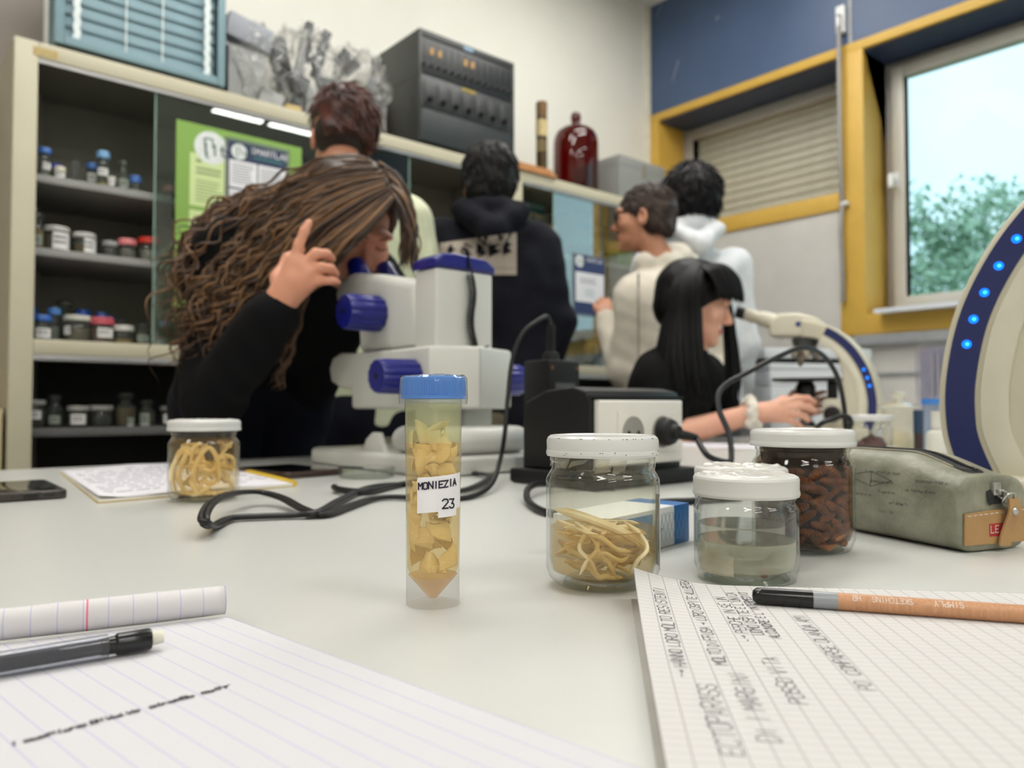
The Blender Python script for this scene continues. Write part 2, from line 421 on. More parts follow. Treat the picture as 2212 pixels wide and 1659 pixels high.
M_white = mat('white_paint', (235, 236, 236), 0.4, var=0.02)

struct(MB().span((-3.2, -3.6, -0.1), (XR, YB + .2, 0)), 'floor', M_floor)
struct(MB().span((-3.2, -3.6, ZC), (XR + .4, YB + .2, ZC + .1)), 'ceiling', M_ceil)
struct(MB().span((-3.2, YB, 0), (XR + .4, YB + .15, ZC)), 'wall_back', M_wall)
struct(MB().span((-3.35, -3.6, 0), (-3.2, YB + .15, ZC)), 'wall_left', M_wall)
struct(MB().span((-3.35, -3.75, 0), (XR + .4, -3.6, ZC)), 'wall_front', M_wall)
struct(MB().span((-3.2, 3.03, 0), (0.475, YB - .001, ZC - .001), bev=.004), 'trim_1', M_pillar)     # taupe pilaster at the left end of the cabinet

# right wall: openings between y0..y1 and z0..z1, walls 0.3 m thick
A0, A1 = 3.03, 1.87          # small high window
B0, B1 = 1.742, -2.6          # large window
ZT, ZA, ZB = 2.70, 1.995, 1.36
rw = MB()
rw.span((XR, -3.6, 0), (XR + .4, YB, ZB))
rw.span((XR, B0 , ZB), (XR + .4, YB, ZA)); rw.span((XR, A0, ZA), (XR + .4, YB, ZT)); rw.span((XR, B0, ZA), (XR + .4, A1, ZT))
rw.span((XR, -3.6, ZB), (XR + .4, B1, ZT))
wall_r = struct(rw, 'wall_right', M_wallR)
ub = struct(MB().span((XR, -3.6, ZT), (XR + .4, YB, ZC)), 'wall_right_upper', M_blue)
# scuffs and a nail hole plate on the blue paint
M_scuff = mat('paint_scuff', (150, 160, 176), 0.7)
sc = MB()
for (a, b, w) in (((1452, 178), (1466, 130), .012), ((1545, 45), (1552, 36), .02), ((1415, 40), (1430, 8), .008)):
    p, q = onX(*a, XR - .0006), onX(*b, XR - .0006); d = (q - p).normalized(); n = d.cross(Vector((1, 0, 0))) * w / 2
    sc.add([p - n * .3, p + n * .4 + d * .01, q + n, q - n * .5], [[0, 1, 2, 3]])
o = sc.build('scuff_mark', M_scuff, ub)
sj = MB().span((XR - .004, 1.80, ZT + .02), (XR + .0005, 1.815, ZC - .002)); sj.build('panel_joint', M_trunk, ub)
# ochre surround bars, proud of the wall
y = MB(); y.span((XR - .012, A0 - .001, ZA - .0), (XR + .25, YB - .001, ZT + .045), .003)
struct(y, 'trim_2', M_yel)
struct(MB().span((XR - .013, -3.6, ZT - .002), (XR + .012, YB - .002, ZT + .046), .003), 'trim_3', M_yel)
struct(MB().span((XR - .012, A1, ZA - .085), (XR + .25, YB - .002, ZA + .004), .003), 'trim_4', M_yel)
struct(MB().span((XR - .0125, B0, ZB - .10), (XR + .25, A1 - .0005, ZT), .003), 'trim_5', M_yel)
struct(MB().span((XR - .0115, B1, ZB - .10), (XR + .25, B0 + .001, ZB + .001), .003), 'trim_6', M_yel)
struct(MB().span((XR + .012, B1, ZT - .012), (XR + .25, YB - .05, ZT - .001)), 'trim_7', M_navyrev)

def window_frame(name, y0, y1, z0, z1, w, mp):
    f = MB(); x0, x1 = XR + .25, XR + .32
    f.span((x0, y0 - w, z0), (x1, y0, z1), .006); f.span((x0, y1, z0), (x1, y1 + w, z1), .006)
    f.span((x0, y1 + w, z0), (x1, y0 - w, z0 + w), .006); f.span((x0, y1 + w, z1 - w), (x1, y0 - w, z1), .006)
    return struct(f, name, mp)
w1 = window_frame('window_1', A0 - .001, A1 + .001, ZA + .005, ZT - .013, .07, M_pvc)
hd = MB().cyl(onX(1640, 222, XR + .245), onX(1640, 222, XR + .245) + Vector((-.03, 0, 0)), .016).box(onX(1640, 216, XR + .21), (.012, .022, .07), bev=.004)
hd.build('window_catch', mat('catch_grey', (70, 72, 76), .4), w1)
# roller shutter behind the small window: each slat its own piece
zs = ZA + .03; k = 0
sl = MB(); prof = [(0, .0), (.006, .004), (.009, .02), (.009, .034), (.005, .047), (.0, .05), (-.004, .047), (-.004, .003)]
sl.prism([(p[0], p[1]) for p in prof], 0, 1, 'y'); slme = sl.mesh('shutter_slat'); slme.materials.append(M_shutter); smooth(slme, 40)
while zs < ZT - .06:
    o = bpy.data.objects.new('shutter_slat', slme); COL.objects.link(o); o.scale = (-1, -(A0 - A1 - .06), 1)
    o.location = (XR + .32, A0 - .03, zs); o.parent = w1; zs += .0515
bk = MB().span((XR + .33, A1 + .02, ZA + .01), (XR + .335, A0 - .02, ZT - .02)); bk.build('shutter_backing', M_shutter, w1)

w2 = window_frame('window_2', B0 - .001, B1 + .001, ZB + .002, ZT - .013, .052, M_pvc)
sash = MB(); s0, s1, zz0, zz1, ws = B0 - .04, 0.02, ZB + .04, ZT - .05, .062
x0, x1 = XR + .215, XR + .28
for a, b in (((s0 - ws, zz0), (s0, zz1)), ((s1, zz0), (s1 + ws, zz1)), ((s1 + ws, zz0), (s0 - ws, zz0 + ws)), ((s1 + ws, zz1 - ws), (s0 - ws, zz1))):
    sash.span((x0, a[0], a[1]), (x1, b[0], b[1]), .008)
sash.build('window_sash', mat('sash_grey', (196, 193, 184), .35, var=.02), w2)
M_pane = thin_glass('window_glass', (252, 255, 255), .04, 1.45)
MB().span((XR + .25, s1 + ws - .004, zz0 + ws - .004), (XR + .254, s0 - ws + .004, zz1 - ws + .004)).build('window_pane', M_pane, w2)
# second leaf, out of the frame to the right
sash2 = MB(); t0, t1 = -.03, B1 + .04
for a, b in (((t0 - ws, zz0), (t0, zz1)), ((t1, zz0), (t1 + ws, zz1)), ((t1 + ws, zz0), (t0 - ws, zz0 + ws)), ((t1 + ws, zz1 - ws), (t0 - ws, zz1))):
    sash2.span((x0, a[0], a[1]), (x1, b[0], b[1]), .008)
sash2.build('window_sash', bpy.data.materials['sash_grey'], w2)
MB().span((XR + .25, t1 + ws - .004, zz0 + ws - .004), (XR + .254, t0 - ws + .004, zz1 - ws + .004)).build('window_pane', M_pane, w2)
# rain drops on the pane
rnd = random.Random(4); dr = MB()
for _ in range(150):
    yy = rnd.uniform(1.1, s0 - ws - .02); z_ = rnd.uniform(zz0 + ws + .01, zz0 + ws + .42); r_ = rnd.uniform(.0015, .0045)
    dr.ell((XR + .256, yy, z_), (r_ * .5, r_, r_ * 1.15), 8, 5)
dro = dr.build('rain_drops', solid_glass('rain_water', (255, 255, 255), 1.33), w2, kind='stuff')
hp = onX(1932, 388, XR + .2)
h = MB().box(hp + Vector((.01, 0, 0)), (.012, .032, .075), bev=.004).cyl(hp, hp + Vector((-.045, 0, 0)), .012).box(hp + Vector((-.045, 0.0, -.012)), (.02, .026, .07), bev=.008)
h.build('window_handle', M_white, w2)
sill = struct(MB().prism([(XR - .10, ZB + .012), (XR + .22, ZB + .03), (XR + .22, ZB - .004), (XR - .10, ZB - .008)], B1 + .05, B0 - .075, 'y', .003), 'trim_8', mat('white_sill_board', (226, 232, 240), .3, var=.02))
# cable trunking below the window
struct(MB().span((XR - .05, -3.5, 1.205), (XR - .0002, 1.78, 1.255), .004), 'trim_9', M_trunk)
struct(MB().span((XR - .012, -3.5, 1.055), (XR - .0003, 2.9, 1.07), .002), 'trim_10', M_trunk)
# conduit-like corner strip where back and right walls meet
struct(MB().span((XR - .035, YB - .03, 0.0), (XR - .0004, YB - .0004, ZC - .001), .006), 'trim_11', mat('corner_strip_cream', (226, 221, 205), .6))

# shutter crank rod hanging from its bracket
pb = onX(1815, 42, XR - .03); t = thing('crank_rod', 'grey shutter crank rod hanging from a white bracket on the blue wall', 'crank rod', (pb.x, pb.y, pb.z))
MB().box(pb + Vector((.012, 0, -.0)), (.035, .045, .14), bev=.006).box(pb + Vector((-.012, 0, -.02)), (.03, .018, .05), bev=.004).build('bracket', M_white, t)
pe = Vector((pb.x, pb.y, 1.93)); M_rod = mat('rod_grey', (150, 148, 146), .35, .3)
MB().tube(bez([pb + Vector((-.015, 0, .02)), pb + Vector((-.02, 0, -.3)), pe + Vector((-.016, 0, .2)), pe], 8), .0115, 10).build('rod', M_rod, t)
MB().tube(bez([pe + Vector((0, 0, .01)), pe + Vector((-.012, .004, -.14)), pe + Vector((-.01, -.002, -.34)), pe + Vector((.0, .004, -.5))], 8), .010, 10).build('crank_arm', M_rod, t)
MB().cyl(pe + Vector((0, -.03, .0)), pe + Vector((0, .01, .0)), .012, n=14).build('joint', M_white, t)

# ceiling fixtures: housing with a glowing diffuser
M_house = mat('lamp_housing_white', (232, 232, 230), .4)
M_tube = emitter('fluorescent_diffuser', (255, 252, 246), LAMP_EMIT)
def fixture(x, y, lx, ly, lab, grp=None):
    t = thing('ceiling_lamp', lab, 'lamp', (x, y, ZC), 0, grp)
    MB().span((x - lx / 2, y - ly / 2, ZC - .06), (x + lx / 2, y + ly / 2, ZC - .0005), .004).build('housing', M_house, t)
    MB().span((x - lx / 2 + .02, y - ly / 2 + .02, ZC - .066), (x + lx / 2 - .02, y + ly / 2 - .02, ZC - .0605)).build('diffuser', M_tube, t)
fixture(2.46, -1.10, .46, .19, 'slim ceiling lamp above the right of the table, mirrored in the cabinet glass')
fixture(3.02, -1.10, .60, .19, 'shorter slim ceiling lamp nearest the window wall')
for x, y, lab in ((-1.6, 1.0, 'wide ceiling lamp above the floor left of the table'), (.5, 1.15, 'wide ceiling lamp straight above the stereo microscope'), (2.5, 1.3, 'wide ceiling lamp above the seated girl'),
                  (-1.4, -1.1, 'wide ceiling lamp behind the viewer to the left'), (.7, -1.3, 'wide ceiling lamp behind the viewer near the table end'), (-1.2, -2.9, 'wide ceiling lamp at the far rear of the room, left'), (1.2, -2.9, 'wide ceiling lamp at the far rear of the room, right')):
    fixture(x, y, 1.25, .34, lab, 'wide ceiling lamps')
fixture(.75, 2.1, 1.25, .3, 'added unseen ceiling lamp brightening the wall and left cabinet', 'wide ceiling lamps'); fixture(2.6, 2.1, 1.25, .3, 'added unseen ceiling lamp brightening the wall and right cabinet', 'wide ceiling lamps')  # two unseen lamps added to brighten the back wall and cabinet fronts

# trees outside
ground_o = struct(MB().span((XR + .8, -14, -.4), (40, 30, -.3)), 'ground', mat('lawn', (110, 135, 90), .9, var=.2, vscale=3))
M_leaf = mat('tree_leaf', (176, 200, 172), .6, var=.25, vscale=2, col2=(130, 164, 136)); M_bark = mat('tree_bark', (96, 84, 72), .8)
def tree(x, y, h, r, seed, lab):
    rr = np.random.RandomState(seed); t = thing('tree', lab, 'tree', (x, y, -.3), 0, 'trees outside the window')
    MB().tube([(x, y, -.3), (x + .05, y, h * .4), (x, y + .1, h * .7)], lambda q: .11 * (1 - .7 * q), 8).build('trunk', M_bark, t)
    n = 6000; d = rr.normal(size=(n, 3)); d /= np.linalg.norm(d, axis=1)[:, None]; rad = rr.uniform(.55, 1, n) ** .5
    lob = 1 + .25 * np.sin(d[:, 0] * 5 + seed) * np.cos(d[:, 2] * 4 + d[:, 1] * 6)
    c = np.array([x, y, h * .55]) + d * (rad * lob)[:, None] * np.array([r, r, h * .5]); vs = []; fs = []
    for i in range(n):
        u = Vector(rr.normal(size=3)).normalized(); v = u.orthogonal().normalized(); s_ = rr.uniform(.05, .1); p = Vector(c[i])
        b = len(vs); vs += [p - u * s_, p + v * s_ * .5, p + u * s_, p - v * s_ * .5]; fs.append([b, b + 1, b + 2, b + 3])
    m = MB(); m.add(vs, fs); m.build('foliage', M_leaf, t, kind='stuff')
tx = P(2010, 480, 9.5); tree(tx.x, tx.y, 3.25, 1.15, 1, 'leafy green tree outside, lowest behind the left of the window pane')
tx = P(2190, 470, 12); tree(tx.x + .3, tx.y, 4.3, 1.5, 2, 'taller green tree outside beside the lower one, behind the curved microscope arm')
tx = P(2700, 470, 15); tree(tx.x + 2, tx.y - 2, 4.6, 1.6, 3, 'green tree outside farther right than the window part in view')

# ------------------------------------------------------------------ glazed specimen cabinets along the back wall
CY0, CTOP = 2.653, 2.0
M_cab = mat('cabinet_cream_enamel', (196, 190, 166), 0.4, var=0.03, vscale=5)
M_cabin = mat('cabinet_grey_inside', (140, 137, 126), 0.5, var=0.05, vscale=5)
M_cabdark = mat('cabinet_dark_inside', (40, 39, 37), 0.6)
M_shelf = mat('grey_shelf', (148, 148, 146), 0.45, var=0.03)
M_alu = mat('aluminium_track', (188, 188, 190), 0.35, 0.6)
M_cglass = thin_glass('cabinet_door_glass', (222, 232, 228), 1.6, 1.5, base=0.06)
M_cglass2 = thin_glass('reflective_door_glass', (226, 234, 232), 2.0, 1.5, base=.14)
M_gedge = mat('glass_cut_edge', (150, 178, 166), 0.2)

def cabinet(x0, x1, lab, doors, inmat, shelfmat, zs, low, glass=None):
    t = thing('glazed_cabinet', lab, 'cabinet', (x0, CY0, 0))
    y0, y1 = CY0, YB - .004
    f = MB()
    f.span((x0, y0, 0), (x0 + .062, y0 + .03, CTOP), .004); f.span((x1 - .04, y0, 0), (x1, y0 + .03, CTOP), .004)
    f.span((x0 + .062, y0, CTOP - .05), (x1 - .04, y0 + .03, CTOP), .004)
    f.span((x0 + .062, y0, 1.06), (x1 - .04, y0 + .03, 1.106), .004)
    f.span((x0 + .062, y0, 0), (x1 - .04, y0 + .03, .12), .004)
    f.build('front_frame', M_cab, t)
    c = MB(); c.span((x0, y0 + .0302, 0), (x0 + .02, y1, CTOP)); c.span((x1 - .02, y0 + .0302, 0), (x1, y1, CTOP)); c.span((x0 + .02, y0 + .0302, CTOP - .02), (x1 - .02, y1, CTOP))
    c.build('case', M_cab, t)
    b = MB(); b.span((x0 + .021, y1 - .02, 1.09), (x1 - .021, y1 - .002, CTOP - .021)); b.span((x0 + .0205, y0 + .04, 1.106), (x0 + .022, y1 - .02, CTOP - .021)); b.span((x1 - .022, y0 + .04, 1.106), (x1 - .0205, y1 - .02, CTOP - .021))
    b.span((x0 + .022, y0 + .04, CTOP - .023), (x1 - .022, y1 - .02, CTOP - .0205))
    b.build('lining', inmat, t)
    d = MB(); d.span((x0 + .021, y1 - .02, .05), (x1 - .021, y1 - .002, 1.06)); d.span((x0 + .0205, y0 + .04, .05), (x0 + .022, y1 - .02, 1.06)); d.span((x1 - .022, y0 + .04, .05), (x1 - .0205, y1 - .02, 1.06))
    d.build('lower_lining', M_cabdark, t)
    MB().span((x0 + .062, y0 + .004, CTOP - .062), (x1 - .04, y0 + .011, CTOP - .0502), .002).build('door_track', M_alu, t)
    MB().span((x0 + .062, y0 + .004, 1.042), (x1 - .04, y0 + .028, 1.0598), .002).build('door_track', M_alu, t)
    MB().span((x0 + .021, y0 + .031, 1.085), (x1 - .021, y1 - .021, 1.103)).build('shelf', shelfmat, t)
    for z in zs: MB().span((x0 + .023, y0 + .045, z - .024), (x1 - .023, y1 - .022, z), .002).build('shelf', shelfmat, t)
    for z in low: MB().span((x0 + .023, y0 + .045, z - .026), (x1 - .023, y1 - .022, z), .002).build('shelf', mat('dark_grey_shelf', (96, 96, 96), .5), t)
    for (a_, b_, yy) in doors:
        MB().span((a_, y0 + yy, 1.108), (b_, y0 + yy + .005, CTOP - .04)).build('glass_door', glass or M_cglass, t)
        for q0, q1 in ((a_ - .004, a_ - .0002), (b_ + .0002, b_ + .004)): MB().span((q0, y0 + yy - .0005, 1.108), (q1, y0 + yy + .0055, CTOP - .042)).build('door_edge', M_gedge, t)
    return t
ZS1, ZS2, ZLOW = 1.612, 1.388, 0.838
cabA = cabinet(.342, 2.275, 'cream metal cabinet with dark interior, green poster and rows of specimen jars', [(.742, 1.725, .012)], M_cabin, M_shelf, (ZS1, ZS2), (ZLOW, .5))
MB().span((.39, CY0 - .0012, CTOP - .043), (.455, CY0 - .0002, CTOP - .017)).build('sticker', mat('yellowed_tape', (190, 168, 112), .6, var=.1, vscale=90), cabA)
M_cream = mat('cabinet_pale_inside', (190, 186, 168), .5); M_pshelf = mat('pale_shelf', (226, 222, 202), .4)
cabB = cabinet(2.278, 3.775, 'cream cabinet with pale shelves of books behind glass, at the right end of the row', [(2.553, 3.55, .012)], M_cream, M_pshelf, (1.655, 1.37), (.84, .5), M_cglass2)

# posters stuck to the glass
M_paper = mat('poster_white', (232, 232, 236), .6, var=.01)
M_ink = mat('printed_ink_grey', (120, 124, 128), .7); M_navy = mat('poster_navy', (38, 52, 84), .5, var=.03)
M_green = mat('poster_green', (132, 172, 80), .45, var=.03, vscale=4); M_pgreen = mat('poster_pale_green', (206, 224, 160), .5, var=.02)
M_sleeve = thin_glass('clear_sleeve', (236, 238, 240), 1.0, 1.4, haze=.25, hazecol=(210, 210, 220))
M_teal = mat('poster_teal_ink', (52, 118, 120), .6); M_darkg = mat('poster_dark_green_ink', (46, 84, 76), .6)
def disc(mb, cx, cz, r, y, n=28): mb.prism([(cx + r * math.cos(2 * math.pi * i / n), cz + r * math.sin(2 * math.pi * i / n)) for i in range(n)], y - .0003, y, 'y')
def lines(mb, x0, x1, z0, z1, n, y, seed, h=.35):
    r = random.Random(seed); dz = (z0 - z1) / n
    for i in range(n):
        z = z0 - i * dz; mb.span((x0, y - .0002, z - dz * h), (x0 + (x1 - x0) * r.uniform(.7, 1), y, z))
def beaker_logo(parent, cx, cz, r, y):
    d = MB(); disc(d, cx, cz, r, y); d.build('logo_disc', mat('logo_white', (226, 232, 230), .5), parent)
    k = MB()
    f = lambda u, v: Vector((cx + u, y - .0005, cz + v))
    for a, b in (((-.45, .5), (.1, .55)), ((-.4, .5), (-.3, -.6)), ((.08, .52), (.12, .0)), ((-.3, -.6), (-.1, -.62))):
        p, q = f(a[0] * r, a[1] * r), f(b[0] * r, b[1] * r); dd = (q - p).normalized(); n = Vector((-dd.z, 0, dd.x)) * r * .045
        k.add([p - n, q - n, q + n, p + n], [[0, 1, 2, 3]])
    l = lettering('lits', lambda u, v: f(u - r * .42, v - r * .4), r * .62, r * .11, 3, .1, 4.2)
    k.add(l.v, l.f); k.build('logo_drawing', M_darkg, parent)
py = CY0 + .0115
g0, g1 = .805, 1.252
t = thing('green_poster', 'green lab rules poster with round white logo on the cabinet glass', 'poster', (g0, py, 1.24))
MB().span((g0, py - .0012, 1.235), (g1, py, 1.866)).build('sheet', M_green, t)
for i, (z1, z0) in enumerate(((1.765, 1.585), (1.57, 1.40), (1.385, 1.26))):
    MB().span((g0 + .045, py - .0016, z0), (g1 - .03, py - .0013, z1), .0).build('text_panel', M_pgreen, t)
    l = MB(); lines(l, g0 + .065, g0 + .155, z1 - .045, z1 - .075, 2, py - .0018, i, .55); lines(l, g0 + .065, g0 + .16, z1 - .09, z0 + .01, 7, py - .0018, i + 9)
    l.span((g0 + .065, py - .002, z1 - .03), (g0 + .083, py - .0018, z1 - .018)); l.build('printed_text', mat('poster_olive_ink', (150, 166, 118), .6), t)
beaker_logo(t, g0 + .115, 1.793, .057, py - .0017)
n0, n1 = .966, 1.203
t = thing('rules_notice', 'white notice with navy heading in a clear sleeve over the green poster', 'poster', (n0, py - .004, 1.52))
MB().span((n0, py - .0042, 1.515), (n1, py - .0026, 1.848)).build('sleeve', M_sleeve, t)
MB().span((n0 + .012, py - .0058, 1.53), (n1 - .012, py - .0044, 1.835)).build('sheet', M_navy, t)
for k_, (xa, xb) in enumerate(((n0 + .016, (n0 + n1) / 2 - .004), ((n0 + n1) / 2 + .001, n1 - .016))):
    for j, (za, zb) in enumerate(((1.768, 1.672), (1.665, 1.535))):
        MB().span((xa, py - .0062, zb), (xb, py - .0059, za)).build('text_panel', M_paper, t)
        l = MB(); lines(l, xa + .008, xb - .008, za - .012, zb + .01, 8, py - .0064, k_ * 5 + j, .3); l.build('printed_text', M_ink, t)
beaker_logo(t, n0 + .05, 1.80, .028, py - .006)
f = lambda u, v: Vector((n0 + .095 + u, py - .0062, 1.805 + v))
lettering('SMARTLAB', f, .019, .0035, 2, .05, 5.6).build('heading', M_paper, t)
l = MB(); l.span((n0 + .1, py - .0062, 1.787), (n1 - .025, py - .006, 1.794)); l.build('subheading', M_teal, t)
p0, p1 = 2.69, 2.905
t = thing('navy_notice', 'navy notice with a white text panel on the cabinet glass behind the white hoodie', 'poster', (p0, py, 1.35))
MB().span((p0 - .012, py - .0014, 1.352), (p1 + .012, py, 1.665)).build('sleeve', M_sleeve, t)
MB().span((p0, py - .003, 1.364), (p1, py - .0016, 1.655)).build('sheet', mat('notice_navy', (40, 58, 104), .5), t)
MB().span((p0 + .006, py - .0034, 1.424), (p1 - .004, py - .0031, 1.572)).build('text_panel', M_paper, t)
l = MB(); lines(l, p0 + .035, p1 - .03, 1.542, 1.512, 3, py - .0036, 4, .3); l.build('printed_text', M_ink, t)
l = MB(); lines(l, p0 + .07, p1 - .07, 1.49, 1.45, 4, py - .0036, 5, .6); l.build('small_drawing', mat('pale_teal_ink', (196, 214, 218), .6), t)
beaker_logo(t, p0 + .035, 1.625, .03, py - .0032)
lettering('SMARTLAB', lambda u, v: Vector((p0 + .085 + u, py - .0032, 1.63 + v)), .016, .003, 2, .05, 5.4).build('heading', M_paper, t)

# jars and bottles on the shelves
M_jarglass = thin_glass('specimen_jar_glass', (214, 220, 214), 1.0, 1.45, haze=.12, hazecol=(190, 196, 190))
M_lab = mat('small_white_label', (226, 226, 224), .6, var=.02)
M_labink = mat('label_ink', (90, 90, 96), .7)
LIQ = {}
def cmat(c, rough=.35):
    if c not in LIQ: LIQ[c] = mat('cap_or_content_%02x%02x%02x' % c, c, rough, var=.08, vscale=60)
    return LIQ[c]
def shelf_jar(px, y, z, wpx, hpx, lab, name='specimen_jar', cap=(40, 80, 170), fill=None, fl=.5, capf=.2, neck=.95, label=None, shape='jar', cat='jar'):
    p = onY(px, 400, y); D = p.x * _s + p.y * _c
    r = wpx / 2 * D / F_PX; h = hpx * D / F_PX; x = p.x
    t = thing(name, lab, cat, (x, y, z))
    zc = h * (1 - capf)
    if shape == 'stopper':
        pr = [(0, .001), (r * .9, .001), (r, .006), (r, h * .55), (r * .55, h * .66), (r * .5, h * .72), (r * .62, h * .74), (r * .62, h * .76)]
        MB().lathe(pr, 24, (x, y, z)).build('body', M_jarglass, t)
        MB().lathe([(0, h * .72), (r * .4, h * .72), (r * .45, h * .78), (r * .8, h * .88), (r * .78, h * .95), (r * .4, h), (0, h)], 24, (x, y, z)).build('stopper', M_jarglass, t)
        top = h * .55
    elif shape == 'rod':
        MB().lathe([(0, .0), (r * .9, .001), (r, .004), (r, h - r), (r * .7, h - r * .3), (0, h)], 16, (x, y, z)).build('body', M_jarglass, t); top = h
    else:
        pr = [(0, .001), (r * .88, .001), (r * .96, .005), (r * .96, zc * .82), (r * neck * .9, zc * .93), (r * neck * .88, zc)]
        MB().lathe(pr, 24, (x, y, z)).build('body', M_jarglass, t); top = zc * .82
        cr = r * (1.0 if neck > .8 else neck * 1.12)
        MB().lathe([(0, zc - .001), (cr, zc), (cr, h - .003), (cr * .93, h), (0, h)], 24, (x, y, z)).build('lid', cmat(cap), t)
    if fill: MB().lathe([(0, .003), (r * .84, .003), (r * .9, .007), (r * .9, top * fl), (0, top * fl)], 24, (x, y, z)).build('contents', cmat(fill, .5), t)
    if label:
        a0, a1, lz0, lz1 = label
        face = math.atan2(-y, -x)
        MB().lathe([(r * .985, lz0 * h), (r * .985, lz1 * h)], 10, (x, y, z), a0=face + a0, a1=face + a1).build('paper_label', M_lab, t)
        m = MB()
        for q in range(2):
            zz = (lz0 + (lz1 - lz0) * (.35 + .3 * q)) * h; m.lathe([(r * .992, zz), (r * .992, zz + (lz1 - lz0) * h * .12)], 8, (x, y, z), a0=face + a0 * .7, a1=face + a1 * .6)
        m.build('label_writing', M_labink, t)
    return t
Y1, Y2 = 2.745, 2.84
BL, DB, LB, WH = (64, 112, 190), (24, 60, 160), (120, 170, 215), (224, 224, 220)
L1 = (-.7, .9, .25, .5)
S = shelf_jar; z1, z2, z3, z4 = ZS1 + .0005, ZS2 + .0005, 1.1035, ZLOW + .0005
S(95, Y1, z1, 26, 66, 'tall clear tube with royal blue cap, leftmost on the highest shelf', 'specimen_tube', BL, (150, 150, 146), .5, .18, 1, (-.2, 1.3, .28, .5), cat='tube')
S(120, Y2, z1, 26, 52, 'short amber vial with deep blue cap on the highest shelf', 'specimen_vial', DB, (120, 104, 60), .8, .26, .8, cat='vial')
S(129, Y1 - .02, z1, 22, 27, 'tiny white-capped vial in front of the amber vial, highest shelf', 'specimen_vial', (214, 210, 190), None, .5, .42, 1, (-1, 1, .1, .5), cat='vial')
S(159, Y1, z1, 7, 52, 'left one of two thin glass rods standing on the highest shelf', 'glass_rod', shape='rod', cat='glass rod')
S(167, Y1, z1, 7, 52, 'right one of two thin glass rods standing on the highest shelf', 'glass_rod', shape='rod', cat='glass rod')
S(198, Y2, z1, 24, 66, 'narrow vial with mid blue cap behind the light blue capped tube', 'specimen_vial', (70, 120, 190), (150, 140, 132), .6, .2, 1, (-.8, .8, .35, .65), cat='vial')
S(222, Y1, z1, 26, 80, 'tallest tube with pale blue cap and yellow dregs, highest shelf', 'specimen_tube', LB, (172, 160, 96), .22, .19, 1, (-.9, .9, .32, .52), cat='tube')
S(241, Y1 - .02, z1, 16, 24, 'tiny pale vial at the foot of the tallest tube', 'specimen_vial', (206, 204, 196), None, .5, .3, 1, (-1, 1, .2, .7), cat='vial')
S(266, Y1, z1, 26, 68, 'clear bottle with ground glass stopper on the highest shelf', 'stoppered_bottle', fill=(206, 204, 196), fl=.7, shape='stopper', cat='bottle', label=(-.8, 1, .1, .35))
S(293, Y1, z1, 22, 38, 'small vial with blue cap right of the glass stoppered bottle', 'specimen_vial', BL, (150, 152, 150), .5, .38, 1, cat='vial')
S(366, Y2, z1, 26, 44, 'small jar with pink cap behind the door glass, highest shelf', cap=(216, 150, 150), fill=(180, 176, 168), fl=.6, capf=.3)
S(83, Y1, z2, 30, 80, 'ground glass stoppered jar of amber fluid, leftmost on the middle shelf', 'stoppered_bottle', fill=(150, 118, 66), fl=.95, shape='stopper', cat='bottle', label=(-.9, .6, .1, .38))
S(124, Y1, z2, 50, 53, 'wide white-lidded jar with a cream label, left on the middle shelf', cap=(196, 196, 192), fill=(104, 92, 64), fl=.9, capf=.2, label=(-.3, 1.4, .06, .74))
S(164, Y2, z2, 34, 56, 'jar with domed glass lid half hidden between two white-lidded jars', 'stoppered_bottle', fill=(90, 86, 70), fl=.7, shape='stopper', cat='bottle')
S(184, Y1, z2, 46, 46, 'white-lidded jar of brown specimen with cream label, middle shelf', cap=(196, 196, 192), fill=(112, 88, 44), fl=.7, capf=.22, label=(.0, 1.4, .06, .72))
S(212, Y2, z2, 26, 46, 'dark glass-stoppered bottle behind the labels, middle shelf', 'stoppered_bottle', fill=(60, 58, 52), fl=.9, shape='stopper', cat='bottle', label=(-.6, .8, .06, .3))
S(240, Y1, z2, 32, 35, 'small dark jar with pale grey lid, left of the pink-lidded tub', cap=(150, 150, 148), fill=(70, 66, 62), fl=.9, capf=.28)
S(277, Y1, z2, 38, 44, 'clear tub with pink lid on the middle shelf', cap=(214, 124, 128), fill=(150, 138, 134), fl=.8, capf=.3)
S(325, Y1, z2, 46, 52, 'clear tub with bright red lid on the middle shelf', cap=(214, 58, 40), fill=(160, 152, 146), fl=.75, capf=.24)
S(357, Y2, z2, 32, 40, 'grey jar behind the edge of the glass door, middle shelf', cap=(120, 124, 122), fill=(70, 72, 70), fl=.9, capf=.3)
S(74, Y2, z3, 22, 80, 'blue-capped tube partly hidden at the far left of the low glazed shelf', 'specimen_tube', BL, (120, 122, 120), .5, .18, 1, cat='tube')
S(94, Y1, z3, 40, 58, 'clear jar with blue lid and white label on the low glazed shelf', cap=(52, 102, 184), fill=(120, 122, 124), fl=.6, capf=.22, label=(-.5, 1.2, .15, .5))
S(122, Y1 + .03, z3, 25, 76, 'tall clear tube with light blue cap beside the blue-lidded jar', 'specimen_tube', (84, 140, 208), (150, 152, 150), .7, .18, 1, cat='tube')
S(145, Y2 + .02, z3, 44, 98, 'large dark glass-stoppered bottle at the back of the low glazed shelf', 'stoppered_bottle', fill=(84, 80, 66), fl=.9, shape='stopper', cat='bottle')
S(172, Y1, z3, 54, 60, 'clear jar with white lid and brown specimen on the low glazed shelf', cap=(206, 206, 196), fill=(110, 92, 64), fl=.8, capf=.18, label=(-1.2, -.5, .3, .6))
S(184, Y2, z3, 28, 78, 'bottle with strong blue cap behind the white-lidded jar', 'specimen_bottle', (30, 88, 190), (110, 104, 92), .7, .22, .9, cat='bottle')
